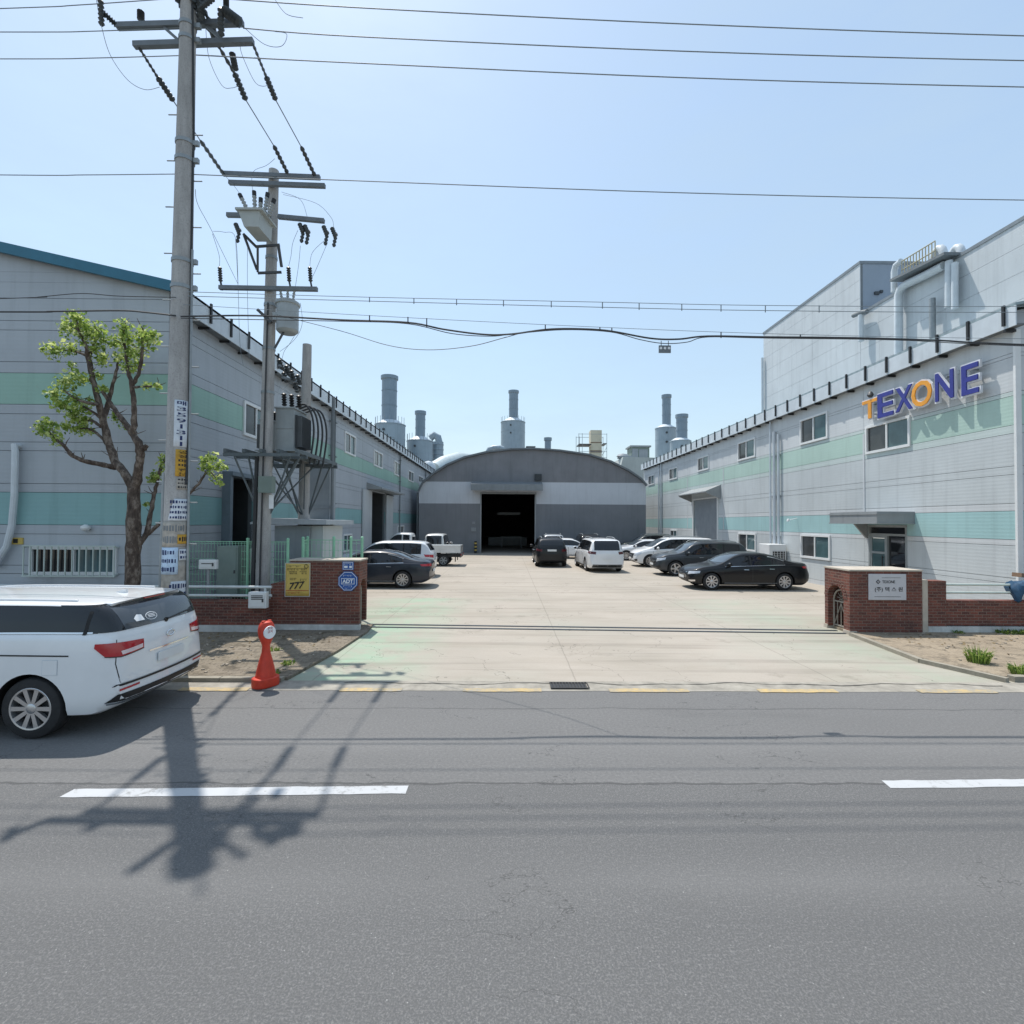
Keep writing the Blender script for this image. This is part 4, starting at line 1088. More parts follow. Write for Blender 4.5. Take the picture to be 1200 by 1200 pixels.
# company plate
x0, x1 = at(1017, 690, Y=py0).x, at(1061, 690, Y=py0).x; z0, z1 = at(1040, 703, Y=py0).z, at(1040, 672.5, Y=py0).z
sp = thing("company_sign", "pale metal company plate with dark lettering fixed on brick gate pillar", "sign", ((x0 + x1) / 2, py0, (z0 + z1) / 2))
mb = MB(); mb.box(x0, x1, py0 - .03, py0 - .003, z0, z1); add_bevel(mb.build("plate", "sign_plate", sp), .006)
yy = py0 - .031; wd = x1 - x0; hh = z1 - z0
cx, cz = x0 + wd * .25, z0 + hh * .70
mb = MB(); d_ = .055; mb.prism([(cx - d_, cz), (cx, cz + d_), (cx + d_, cz), (cx, cz - d_)], 'XZ', yy - .003, yy); mb.build("emblem", "ink", sp)
mb = MB(); mb.box(cx - .03, cx + .03, yy - .005, yy - .0035, cz - .008, cz + .008); mb.box(cx - .008, cx + .008, yy - .005, yy - .0035, cz - .03, cz + .03); mb.build("emblem_mark", "sign_plate", sp)
text_obj("lettering", "TEXONE", (x0 + wd * .53, yy, cz), EX, EZ, "ink", sp, height=.068, width=wd * .34, extrude=.003, offset=.01)
text_obj("lettering", "(주) 텍 스 원", (x0 + wd * .53, yy, z0 + hh * .40), EX, EZ, "ink", sp, width=wd * .74, height=.125, extrude=.003, offset=.008)
mb = MB(); mb.box(x0 + wd * .15, x1 - wd * .15, yy - .002, yy, z0 + hh * .12, z0 + hh * .135); mb.box(x0 + wd * .35, x1 - wd * .15, yy - .002, yy, z0 + hh * .85, z0 + hh * .862); mb.build("rule_line", "ink", sp)

# right low wall: post, wall with plinth, two rails
lw = thing("garden_wall", "low brick wall with two pale rails and white plinth right of the signed pillar", "wall", (10, 12.15, 0))
mb = MB(); mb.box(9.95, 10.42, 12.06, 12.36, .2, 1.27); mb.box(10.42, 26, 12.08, 12.34, .22, .8); mb.build("brick_body", "brick", lw)
mb = MB(); mb.box(9.95, 26, 12.02, 12.38, 0, .2); mb.build("plinth", "white_plinth", lw)
mb = MB(); mb.box(9.80, 9.93, 12.0, 12.3, .05, 1.3); mb.build("concrete_post", "cap_conc", lw)
for zz in (1.17, .98):
    mb = MB(); mb.tube([(10.42, 12.2, zz), (26, 12.2, zz)], .028, 10); mb.build("rail", "rail_pale", lw)
for x in (14, 18, 22): mb = MB(); mb.box(x, x + .3, 12.06, 12.36, .8, 1.27); mb.build("brick_post", "brick", lw)

# left pillar
qx0, qx1, qy0, qy1, qh = -5.52, -3.45, 12.08, 12.74, 1.66
gp = thing("gate_pillar", "brick gate pillar with yellow poster and blue octagonal shield left of the driveway", "gate pillar", (qx1, qy0, 0))
mb = MB(); a0, a1 = qy0 + .1, qy1 - .08
mb.prism(arch_poly(qy0, qy1, .18, qh, a0, a1, .98), 'YZ', qx1 - .9, qx1); mb.box(qx0 + .45, qx1 - .9, qy0, qy1, .18, qh); mb.prism([(qx0, .18), (qx0, 1.12), (qx0 + .45, 1.2), (qx0 + .45, .18)], 'XZ', qy0 + .003, qy1); mb.build("brick_body", "brick", gp)
mb = MB(); mb.box(qx0 + .43, qx1 + .015, qy0 - .02, qy1 + .02, qh + .001, qh + .035); mb.build("coping", "cap_conc", gp)
mb = MB(); mb.box(qx0, qx1 + .02, qy0 - .02, a0 - .002, 0, .18); mb.box(qx0, qx1 - .3, a0 - .001, qy1, 0, .178); mb.build("plinth", "white_plinth", gp)
arch_gate(gp, qx1 - .12, -1, a0, a1, .98, .03)
# yellow poster
x0, x1 = at(334.5, 680, Y=qy0).x, at(364, 680, Y=qy0).x; z0, z1 = at(350, 699, Y=qy0).z, at(350, 659.5, Y=qy0).z
ps = thing("poster", "yellow banner poster with bold handwritten black 777 tied on the brick pillar", "poster", ((x0 + x1) / 2, qy0, (z0 + z1) / 2))
mb = MB(); nx_ = 8; vs = []
for j in range(7):
    for i in range(nx_ + 1):
        u, v = i / nx_, j / 6; vs.append((x0 + (x1 - x0) * u, qy0 - .02 - .006 * math.sin(u * 9 + v * 4), z0 + (z1 - z0) * v))
mb.add(vs, [(j * (nx_ + 1) + i, j * (nx_ + 1) + i + 1, (j + 1) * (nx_ + 1) + i + 1, (j + 1) * (nx_ + 1) + i) for j in range(6) for i in range(nx_)], 0, True)
sh_ = mb.build("sheet", "poster_yellow", ps); sm = sh_.modifiers.new("thick", 'SOLIDIFY'); sm.thickness = .003; sm.offset = 1
wd, hh = x1 - x0, z1 - z0; yy = qy0 - .031
mb = MB(); e = .012
mb.box(x0, x1, yy - .001, yy, z0, z0 + e); mb.box(x0, x1, yy - .001, yy, z1 - e, z1); mb.box(x0, x0 + e, yy - .001, yy, z0 + e, z1 - e); mb.box(x1 - e, x1, yy - .001, yy, z0 + e, z1 - e); mb.build("border", "sign_plate", ps)
text_obj("lettering", "777", (x0 + wd * .47, yy, z0 + hh * .33), EX + EZ * .12, EZ + EX * .2, "ink", ps, height=hh * .21, width=wd * .58, extrude=.001, offset=.02)
def scribble(mb, xa, xb, zc, h, y, seed):
    r_ = random.Random(seed); x = xa
    while x < xb - .01:
        w_ = r_.uniform(.012, .028); k_ = r_.random()
        mb.box(x, x + w_, y - .001, y, zc + h * .25, zc + h * .42)
        if k_ > .3: mb.box(x + w_ * .35, x + w_ * .6, y - .0022, y - .0011, zc - h * .45, zc + h * .2)
        if k_ > .55: mb.box(x, x + w_, y - .001, y, zc - h * .42, zc - h * .25)
        x += w_ + r_.uniform(.006, .014)
mb = MB()
scribble(mb, x0 + .05, x0 + wd * .66, z0 + hh * .90, .04, yy, 1); scribble(mb, x0 + .05, x0 + wd * .88, z0 + hh * .81, .05, yy, 2)
scribble(mb, x0 + wd * .16, x0 + wd * .48, z0 + hh * .71, .07, yy, 3); scribble(mb, x0 + wd * .58, x0 + wd * .84, z0 + hh * .71, .07, yy, 4)
scribble(mb, x0 + wd * .2, x0 + wd * .46, z0 + hh * .52, .05, yy, 5); scribble(mb, x0 + wd * .6, x0 + wd * .84, z0 + hh * .50, .05, yy, 6)
mb.build("lettering", "ink", ps)
mb = MB(); mb.box(x0 + .03, x1 - .03, yy - .001, yy, z0 + hh * .175, z0 + hh * .19); scribble(mb, x0 + .05, x0 + wd * .62, z0 + hh * .11, .05, yy, 7); mb.build("red_lettering", "ink_red", ps)
mb = MB()
c = Vector((x1 - wd * .16, yy, z1 - hh * .1)); mb.tube([c + Vector((.045 * math.cos(a * .63), 0, .045 * math.sin(a * .63))) for a in range(11)], .006, 5); mb.build("emblem", "ink", ps)
# alarm shield
cx, cz = at(408, 681, Y=qy0).x, at(408, 681, Y=qy0).z
sh = thing("alarm_shield", "blue octagonal ADT alarm shield with small plate above on brick pillar", "sign", (cx, qy0, cz))
r_ = .245; oc = [(cx + r_ * math.cos(math.pi / 8 + k_ * math.pi / 4), cz + r_ * math.sin(math.pi / 8 + k_ * math.pi / 4)) for k_ in range(8)]
oc2 = [(cx + (x - cx) * .93, cz + (z - cz) * .93) for x, z in oc]; oc3 = [(cx + (x - cx) * .88, cz + (z - cz) * .88) for x, z in oc]
mb = MB(); mb.prism(oc, 'XZ', qy0 - .022, qy0 - .003, 0); mb.prism(oc2, 'XZ', qy0 - .0245, qy0 - .0225, 1); mb.prism(oc3, 'XZ', qy0 - .027, qy0 - .025, 0); mb.build("shield", ["shield_blue", "white_ink"], sh)
mb = MB(); mb.box(cx - .155, cx + .155, qy0 - .0295, qy0 - .0275, cz - .07, cz + .07, 0); mb.box(cx - .143, cx + .143, qy0 - .032, qy0 - .03, cz - .058, cz + .058, 1); mb.build("frame", ["white_ink", "shield_blue"], sh)
text_obj("lettering", "ADT", (cx, qy0 - .0325, cz), EX, EZ, "white_ink", sh, height=.09, width=.25, extrude=.002, offset=.03)
mb = MB(); scribble(mb, cx - .11, cx + .11, cz + .13, .035, qy0 - .0275, 8); scribble(mb, cx - .11, cx + .11, cz - .115, .035, qy0 - .0275, 9); scribble(mb, cx - .07, cx + .07, cz - .165, .025, qy0 - .0275, 10); mb.build("small_lettering", "white_ink", sh)
pz = cz + .36
mb = MB(); mb.box(cx - .135, cx + .13, qy0 - .02, qy0 - .003, pz - .1, pz + .1, 0); mb.box(cx - .12, cx + .115, qy0 - .022, qy0 - .0205, pz - .085, pz + .085, 1); mb.box(cx - .11, cx + .105, qy0 - .0245, qy0 - .0225, pz - .075, pz + .075, 0); mb.build("upper_plate", ["shield_blue", "white_ink"], sh)
mb = MB(); mb.box(cx - .09, cx - .01, qy0 - .027, qy0 - .025, pz - .05, pz + .0); mb.box(cx + .03, cx + .09, qy0 - .027, qy0 - .025, pz - .05, pz - .0); scribble(mb, cx - .09, cx + .09, pz + .045, .04, qy0 - .0255, 11); mb.build("small_lettering", "white_ink", sh)

# left low wall with rails
lw = thing("garden_wall", "low brick wall with pale rails and rough white plinth behind the white minivan", "wall", (-6, 11.9, 0))
mb = MB(); mb.box(-30, qx0 - .002, 11.86, 12.1, .2, .77); mb.build("brick_body", "brick", lw)
mb = MB(); mb.box(-30, qx0 - .002, 11.82, 12.12, 0, .2); mb.build("plinth", "white_plinth", lw)
for zz in (.86, 1.06):
    mb = MB(); mb.tube([(-30, 11.98, zz), (-5.45, 11.98, zz)], .032, 10); mb.build("rail", M("rail_white", 'c9cdcc', .5), lw)
for x in (-5.6, -8.6, -11.6, -14.6): mb = MB(); mb.tube([(x, 11.98, .77), (x, 11.98, 1.06)], .03, 8); mb.build("rail_post", "rail_white", lw)
# small white electric boxes
def cabinet(label, pxa, pxb, pya, pyb, Y, d, m_, cat="cabinet", name="electric_cabinet", slots=0, foot=False):
    a = at(pxa, pyb, Y=Y); b = at(pxb, pya, Y=Y)
    o = thing(name, label, cat, ((a.x + b.x) / 2, Y, a.z))
    mb = MB(); mb.box(a.x, b.x, Y, Y + d, a.z, b.z); add_bevel(mb.build("casing", m_, o), .012)
    mb = MB(); e = min(.04, (b.x - a.x) * .12); mb.box(a.x + e, b.x - e, Y - .012, Y - .002, a.z + e, b.z - e); dr_ = mb.build("door", m_, o)
    mb = MB(); mb.box(b.x - e * 2.2, b.x - e * 1.4, Y - .03, Y - .013, (a.z + b.z) / 2 - .04, (a.z + b.z) / 2 + .04); mb.build("handle", "dark_metal", dr_)
    if slots:
        mb = MB()
        for k_ in range(slots): mb.box(a.x + e * 1.8, b.x - e * 1.8, Y - .016, Y - .0125, a.z + (b.z - a.z) * (.55 + .3 * k_ / max(1, slots)), a.z + (b.z - a.z) * (.55 + .3 * k_ / max(1, slots)) + .02)
        mb.build("vent_slots", "black", dr_)
    if foot:
        mb = MB(); xm = (a.x + b.x) / 2
        mb.tube([(xm, Y + d / 2, 0.0), (xm, Y + d / 2, a.z)], .03, 8); mb.build("post", "galv", o)
    return o
cabinet("small white electric box with vents mounted below the rails beside the left pillar", 290.5, 312, 694, 713, 11.7, .14, "white_frame", slots=3)
cabinet("white meter box on a thin post in front of the green mesh fence", 232.5, 253.5, 656, 667, 12.12, .1, "white_frame", foot=True, slots=1)
cabinet("tall grey green electric cabinet behind the mesh fence", 253, 279, 640, 700, 12.75, .5, "cab_green", slots=0)
cabinet("narrow pale cabinet with peaked lid behind the mesh fence", 292, 303, 643, 672, 13.2, .3, "white_paint", foot=True)

# grey transformer shed with a wide roof and a tall duct beside it
o = thing("transformer_shed", "grey steel transformer shed with shallow overhanging roof behind the brick pillar", "shed", (-6.0, 14.3, 0))
a = at(322, 612, Y=14.2); b = at(363, 612, Y=14.2); zt_ = at(340, 616, Y=14.2).z
mb = MB(); mb.box(a.x, b.x, 14.2, 16.2, 0, zt_); mb.build("wall", "shed_grey", o)
mb = MB(); mb.box(b.x + .002, at(377, 612, Y=14.2).x, 14.3, 16.0, 0, zt_); mb.build("side_panel", "panel_white", o)
a2, b2 = at(293, 612, Y=13.9), at(382, 612, Y=13.9); zr0, zr1 = at(330, 614.5, Y=13.9).z, at(330, 607, Y=13.9).z
mb = MB(); mb.prism([(a2.x, zr0), (b2.x, zr0), (b2.x, zr1 - .05), (a2.x + .45, zr1), (a2.x, zr0 + .05)], 'XZ', 13.9, 16.4); mb.build("roof", "panel_grey", o)
o = thing("vertical_duct", "tall square grey duct rising beside the transformer shed", "duct", at(374, 600, Y=15.9))
a = at(363, 540, Y=15.9); b = at(385, 620, Y=15.9)
mb = MB(); mb.box(a.x, b.x, 15.9, 16.5, 0, a.z); mb.box(a.x - .03, b.x + .03, 15.87, 16.53, 3.0, 3.06); mb.build("duct_body", "shed_grey", o)
mb = MB(); mb.tube([(b.x + .1, 15.9, 0), (b.x + .1, 15.9, a.z + 2)], .05, 8); mb.build("conduit", "soffit", o)

# green mesh fences
def mesh_fence(label, pts, h, dense=.075, grp=None):
    o = thing("mesh_fence", label, "fence", (*pts[0], 0))
    for (xa, ya), (xb, yb) in zip(pts, pts[1:]):
        a, b = Vector((xa, ya, 0)), Vector((xb, yb, 0)); L = (b - a).length; d = (b - a) / L
        mb = MB(); n_ = int(L / dense)
        for i in range(n_ + 1):
            p_ = a + d * (L * i / n_); mb.bar(p_ + EZ * .1, p_ + EZ * (h - .05), .008)
        zz = .12
        while zz < h: mb.bar(a + EZ * zz, b + EZ * zz, .009); zz += .19
        mb.bar(a + EZ * (h - .05), b + EZ * (h - .05), .02)
        mb.build("mesh_panel", "green_mesh", o)
    for xa, ya in pts:
        mb = MB(); mb.tube([(xa, ya, 0), (xa, ya, h)], .036, 10); mb.lathe((xa, ya, h), [(.04, 0), (.04, .03), (.02, .05), (0, .05)], 10); mb.build("post", "green_mesh", o)
    return o
mesh_fence("long green wire mesh fence enclosing the cabinets left of the pillar", [(-8.3, 12.9), (at(290, 660, Y=12.9).x, 12.9), (at(337, 660, Y=12.9).x, 12.9)], 2.12)
mesh_fence("short green mesh fence behind the poster pillar beside the parked cars", [(at(337, 660, Y=12.9).x + .3, 13.1), (at(360, 660, Y=13.6).x, 13.6), (at(391, 660, Y=13.6).x, 13.6), (at(411, 660, Y=13.6).x, 13.6), (at(424, 660, Y=13.6).x, 13.6)], 2.15, .1)

# ================================================================== UTILITY POLES
def axis_pole(pxa, pya, pxb, pyb, Y, ztop):
    a, b = at(pxa, pya, Y=Y), at(pxb, pyb, Y=Y); d = b - a
    return a + d * ((0 - a.z) / d.z), a + d * ((ztop - a.z) / d.z)
def px3(pts): return [at(x, y, Y=Y) for x, y, Y in pts]
def insulator(mb, a, b, r, n=7, mi=0):
    """ribbed polymer insulator from a to b"""
    a, b = Vector(a), Vector(b); pts = []; rs = []
    for i in range(n * 2 + 1):
        pts.append(a.lerp(b, i / (n * 2))); rs.append(r if i % 2 else r * .5)
    mb.tube(pts, rs, 8, mi)

Y1 = 8.7
b1, t1 = axis_pole(205, 690, 221, 0, Y1, 12.0)
p1 = thing("utility_pole", "tall foreground concrete pole covered with paper flyers near the white minivan", "utility pole", b1, group="concrete utility poles")
def pole_at(b, t, z): return b + (t - b) * ((z - b.z) / (t.z - b.z))
def rad1(z): return .205 - .0075 * z
mb = MB(); mb.tube([pole_at(b1, t1, z) for z in (0, 3, 6, 9, 12.0)], [rad1(z) for z in (0, 3, 6, 9, 12.0)], 24); mb.build("shaft", "pole", p1)
mb = MB()
for z in (2.2, 2.9, 3.6, 4.4, 5.2, 6, 6.8, 7.6, 8.4, 9.2):
    for sx in (1, -1):
        mb = MB(); c = pole_at(b1, t1, z + (.35 if sx < 0 else 0)); r_ = rad1(z); mb.tube([c + EX * sx * r_ * .8, c + EX * sx * (r_ + .16)], .011, 6); mb.build("step_bolt", "galv", p1)
for z in (6.55, 7.0, 9.05, 8.75, 10.85, 11.1):
    mb = MB(); c = pole_at(b1, t1, z); r_ = rad1(z) + .006; mb.lathe(c, [(r_, -.03), (r_ + .008, -.03), (r_ + .008, .03), (r_, .03)], 20)
    mb.box(c.x + r_ - .02, c.x + r_ + .09, c.y - .03, c.y + .03, c.z - .04, c.z + .04)
    mb.build("clamp_band", "galv", p1)
def crossarm(parent, a, b, h=.09, m_="pole"):
    mb = MB(); mb.bar(a, b, h, h); return mb.build("crossarm", m_, parent)
Ya = Y1 + .17
M("arm_grey", '6f757a', .6, .2, .12, 5)
crossarm(p1, at(137, 31, Y=Ya), at(285, 26.5, Y=Ya), m_="arm_grey"); crossarm(p1, at(157, 53, Y=Ya), at(297, 48.5, Y=Ya), m_="arm_grey")
# insulator strings and gear around the head, partly above the frame
def ins(parent, a, b, r, n=7, m_="insul", name="insulator"):
    mb = MB(); insulator(mb, a, b, r, n); return mb.build(name, m_, parent)
for a, b, r_ in (((165, 24, Ya), (165, 13, Ya), .06), ((118, 0, Y1), (119, 30, Y1), .05), ((120, 14, Y1), (137, 30, Ya), .055), ((236, -8, Y1), (235, 22, Y1), .075), ((232, 0, Y1 - .1), (262, 55, Y1 + .6), .05), ((259, 10, Y1), (259, 42, Y1), .06), ((265, -4, Y1), (265, 8, Y1), .05), ((262, 12, Y1), (282, 27, Y1), .09), ((272, 62, Y1 + .5), (276, 82, Y1 + .5), .06)):
    ins(p1, at(*a[:2], Y=a[2]), at(*b[:2], Y=b[2]), r_, 6)
for dx, dz, r_ in ((-.28, .35, .06), (.3, .3, .07), (.6, -.1, .05)):
    c = pole_at(b1, t1, 11.4); ins(p1, c + Vector((dx * .3, 0, 0)), c + Vector((dx, -.3, dz)), r_, 6)
mb = MB(); c = pole_at(b1, t1, 11.9) + Vector((.05, -.1, 0)); mb.lathe(c, [(0, -.25), (.14, -.23), (.16, -.2), (.16, .2), (.13, .26), (0, .3)], 16); mb.build("arrester_can", M("can_grey", '9aa0a2', .5, .1), p1)
mb = MB(); mb.bar(at(228, 18, Y=Ya), at(262, 48, Y=Ya), .05); mb.bar(at(209, 47, Y=Ya), at(190, 30, Y=Ya), .04); mb.build("arm_brace", "arm_grey", p1)
# cables clipped along the shaft
mb = MB(); pts = []
for i in range(24):
    z = 3.2 + i * .42; c = pole_at(b1, t1, z); r_ = rad1(z) + .012; a = -.35 + .55 * math.sin(i * .18); pts.append(c + Vector((r_ * math.cos(a), r_ * math.sin(a) if a < 0 else -.02 - r_ * .3 * 0, 0)))
mb.tube(pts, .018, 6); mb.build("riser_cable", "wire", p1)
mb = MB(); pts = [pole_at(b1, t1, z) + Vector((-rad1(z) - .03, -.03, 0)) for z in (0, 1, 2, 3, 3.4)]; mb.tube(pts, .028, 8); mb.build("conduit", "galv", p1)
mb = MB(); pts = [pole_at(b1, t1, z) + Vector((rad1(z) + .03, -.03, 0)) for z in (0.1, 2, 4, 6, 7.2)]; mb.tube(pts, .02, 8); mb.build("conduit", "galv", p1)

# pole flyers: thin sheets wrapped round the shaft
CAMDIR = Vector((b1.x, b1.y, 0)).normalized() * -1
RGT = Vector((-CAMDIR.y, CAMDIR.x, 0))
if RGT.x < 0: RGT = -RGT
def wrap(u, z, extra):
    """u metres round the shaft from the camera-facing line, at height z"""
    r_ = rad1(z); c = pole_at(b1, t1, z); th = u / r_
    return c + (CAMDIR * math.cos(th) + RGT * math.sin(th)) * (r_ + extra)
def flyer(label, pxa, pxb, pya, pyb, m_, lines=(), mcol="ink_blue", vertical=None, scrib=0, skew=0.0, seed=0, name="flyer"):
    pc = pole_at(b1, t1, at(210, (pya + pyb) / 2, Y=Y1).z)
    z1, z0 = at(210, pya, Y=Y1).z, at(210, pyb, Y=Y1).z; zc = (z0 + z1) / 2
    r_ = rad1(zc); sc = Y1 / 600
    xc = 600 + 600 * (lambda q: q.x / -q.z)(CROT.inverted() @ (pc - Vector((0, 0, CAMH))))
    def ang(px): return math.asin(max(-.98, min(.98, (px - xc) * sc / r_)))
    ua, ub = ang(pxa) * r_, ang(pxb) * r_
    o = thing(name, label, "flyer", wrap((ua + ub) / 2, zc, 0), group="flyers pasted on the concrete pole")
    mb = MB(); n_ = 8; k_ = 5; ex = .006 + .0015 * seed
    vs = [wrap(ua + (ub - ua) * i / n_ + (skew * (1 - i / n_) * j / k_ if skew else 0), z0 + (z1 - z0) * j / k_, ex) for j in range(k_ + 1) for i in range(n_ + 1)]
    mb.add(vs, [(j * (n_ + 1) + i, j * (n_ + 1) + i + 1, (j + 1) * (n_ + 1) + i + 1, (j + 1) * (n_ + 1) + i) for j in range(k_) for i in range(n_)], 0, True)
    sh_ = mb.build("sheet", m_, o); md = sh_.modifiers.new("thick", 'SOLIDIFY'); md.thickness = .002; md.offset = 0
    um = (ua + ub) / 2; wd = ub - ua; hh = z1 - z0
    def put(body, cu, cz, **kw):
        v, f = text_mesh(body, (cu, cz, 0), EX, EY, extrude=0, **kw)
        if v: MB().add([wrap(p_.x, p_.y, ex + .004) for p_ in v], f).build("lettering", mcol, o)
    if vertical:
        n2 = len(vertical)
        for i, ch in enumerate(vertical): put(ch, um, z1 - hh * (i + .5) / n2, height=hh / n2 * .74, offset=.02, width=wd * (.62 if ch != "1" else .16))
    for i, tx in enumerate(lines): put(tx, um, z1 - hh * (i + .5) / len(lines), height=hh / len(lines) * .55, width=wd * .8, offset=.02)
    if scrib:
        r2 = random.Random(seed + 50)
        for j in range(scrib):
            mb = MB()
            zc_ = z1 - hh * (j + .6) / (scrib + .2); u = ua + wd * .1
            while u < ub - wd * .15:
                w_ = r2.uniform(.012, .03); h_ = r2.uniform(.35, .62) * hh / (scrib + .2)
                mb.add([wrap(u, zc_ - h_ / 2, ex + .004), wrap(u + w_, zc_ - h_ / 2, ex + .004), wrap(u + w_, zc_ + h_ / 2, ex + .004), wrap(u, zc_ + h_ / 2, ex + .004)], [(0, 1, 2, 3)])
                u += w_ + r2.uniform(.008, .02)
            mb.build("print_line", mcol, o)
    return o
flyer("tall white flyer with large blue vertical numbers, highest on the pole", 205, 218, 471, 525, "paper", vertical="매3591311", seed=1)
flyer("tall narrow yellow flyer with black vertical characters below the number flyer", 206, 219, 528, 559, "paper_yellow", vertical="공장매매전문", mcol="ink", seed=1)
flyer("torn grey flyer remnant below the yellow vertical flyer", 207, 218, 560, 574, "paper_old", scrib=3, mcol="ink", seed=2)
flyer("white flyer with slanted left edge and rows of blue print", 199, 219, 585, 610, "paper", scrib=4, seed=3, skew=.09)
flyer("beige flyer with faint print below the slanted white flyer", 192, 217, 611, 640, "paper_old", scrib=2, mcol="soffit", seed=1)
flyer("small dark yellow sticker with black marks on the pole's right side", 207.5, 217.5, 626, 637, "paper_yellow", scrib=1, mcol="ink", seed=4)
flyer("pale blue flyer with columns of print on the left of the pole", 190, 208, 641, 672, "paper_blue", scrib=3, seed=3)
flyer("narrow curling white flyer right of the pale blue one", 209, 216, 643, 656, "paper", scrib=2, seed=5)
flyer("torn brown paper remnant low on the pole", 192, 216, 657, 690, "paper_old", scrib=0, seed=0)
flyer("crumpled white flyer lowest on the pole just above the van roof", 198, 216, 680, 700, "paper", scrib=2, seed=4, skew=.05)

# ---- second pole with transformer platform, and the short pole behind
Y2 = 12.8
b2, t2 = axis_pole(310, 600, 321, 200, Y2, at(320, 200, Y=Y2).z)
p2 = thing("utility_pole", "concrete pole with switchgear and crossarms carrying the front of the transformer platform", "utility pole", b2, group="concrete utility poles")
def rad2(z): return .17 - .0045 * z
zs = (0, 4, 8, t2.z); mb = MB(); mb.tube([pole_at(b2, t2, z) for z in zs], [rad2(z) for z in zs], 20); mb.build("shaft", "pole", p2)
Yb = Y2 - .2
for xa_, ya_, xb_, yb_ in ((261, 203.5, 375, 208), (268.5, 214, 381, 218), (266, 252, 316, 253), (326, 254, 380, 259), (257, 337, 372, 339)):
    crossarm(p2, at(xa_, ya_, Y=Yb), at(xb_, yb_, Y=Yb), .095, "arm_grey")
# switch tank with five bushings
a, b = at(284, 271, Y=Y2 - .75), at(309, 253, Y=Y2 - .75)
mb = MB(); mb.prism([(a.x, b.z), (b.x, b.z), (b.x - .02, a.z), (a.x + .14, a.z)], 'XZ', Y2 - .95, Y2 - .3); mb.box(a.x - .05, b.x + .08, Y2 - 1.0, Y2 - .25, b.z + .002, b.z + .05); sw = mb.build("switch_tank", M("switch_cream", 'a9aeab', .5, 0, .08), p2)
for x0_, y0_, x1_, y1_ in ((292, 250, 283, 232), (299, 250, 298, 229), (305, 250, 305.5, 237), (310, 250, 313, 231), (315, 253, 320, 238)):
    ins(sw, at(x0_, y0_, Y=Y2 - .7), at(x1_, y1_, Y=Y2 - .7), .055, 5, "can_grey", "bushing")
    mb = MB(); p_, q_ = at(x0_, y0_, Y=Y2 - .7), at(x1_, y1_, Y=Y2 - .7); mb.tube([q_, q_ + (q_ - p_).normalized() * .1], .05, 8); mb.build("bushing_cap", "black", sw)
mb = MB()
for q in (((285, 274), (301, 290)), ((286, 276), (301, 316)), ((301, 289), (328, 287)), ((302, 289), (302, 319)), ((302, 320), (330, 319)), ((326, 286), (330, 313))):
    mb.bar(at(*q[0], Y=Y2 - .5), at(*q[1], Y=Y2 - .35), .05)
mb.build("switch_bracket", "dark_metal", p2)
# fuse cutouts and arresters
for cx_, cy_ in ((351, 262), (357, 264), (379, 265), (389, 267), (276, 262)):
    ins(p2, at(cx_, cy_, Y=Yb), at(cx_ + 4, cy_ + 10, Y=Yb - .1), .06, 4, name="fuse_cutout"); ins(p2, at(cx_ + 5, cy_ + 6, Y=Yb), at(cx_ + 2, cy_ + 22, Y=Yb - .1), .05, 4, name="fuse_cutout")
for cx_ in (257.5, 338, 363): ins(p2, at(cx_, 313, Y=Yb), at(cx_ + 1, 330, Y=Yb), .055, 6, name="arrester"); mb = MB(); mb.tube([at(cx_ + 1, 330, Y=Yb), at(cx_ + 3, 340, Y=Yb)], .025, 6); mb.build("arrester_hook", "dark_metal", p2)
# pole-mounted small transformer
mb = MB(); c = at(337, 372, Y=Y2 - .1); mb.lathe(c, [(0, -.42), (.2, -.4), (.26, -.34), (.26, .28), (.29, .3), (.29, .36), (.2, .42), (0, .44)], 18); mb.box(c.x - .33, c.x + .1, c.y - .1, c.y + .1, c.z - .1, c.z + .1); tr = mb.build("pole_transformer", "can_grey", p2)
for dx in (-.12, .02, .15): ins(tr, c + Vector((dx, -.05, .4)), c + Vector((dx * 1.3, -.08, .66)), .04, 4, "can_grey", "bushing")
mb = MB(); mb.bar(at(302, 363, Y=Y2 - .2), at(318, 378, Y=Y2 - .2), .07); mb.bar(at(334, 386, Y=Y2 - .2), at(322, 408, Y=Y2 - .2), .04); mb.build("arm_brace", "dark_metal", p2)
for z in (3.6, 4.9, 6.2, 7.0, 8.2):
    pass
mb = MB()
for z in (3.4, 5.8, 6.9, 8.0, 9.2):
    mb = MB(); c = pole_at(b2, t2, z); r_ = rad2(z) + .004; mb.lathe(c, [(r_, -.035), (r_ + .01, -.035), (r_ + .01, .035), (r_, .035)], 18); mb.build("clamp_band", "galv", p2)
# meter box, white label and black riser on the shaft
mb = MB(); c = at(313, 568, Y=Y2 - .28); mb.box(c.x - .17, c.x + .17, c.y - .1, c.y + .08, c.z - .2, c.z + .2); mb.build("meter_box", "cab_green", p2)
mb = MB(); c = at(318, 588, Y=Y2 - .26); mb.box(c.x - .055, c.x + .055, c.y - .01, c.y, c.z - .17, c.z + .17); mb.build("number_plate", "white_ink", p2)
mb = MB(); mb.tube([pole_at(b2, t2, z) + Vector((-rad2(z) - .05, -.05, 0)) for z in (0, 2, 4.2)], .05, 8); mb.tube([pole_at(b2, t2, z) + Vector((.02, -rad2(z) - .03, 0)) for z in (0, 2, 4.2, 8)], .02, 6); mb.build("riser_cable", "wire", p2)

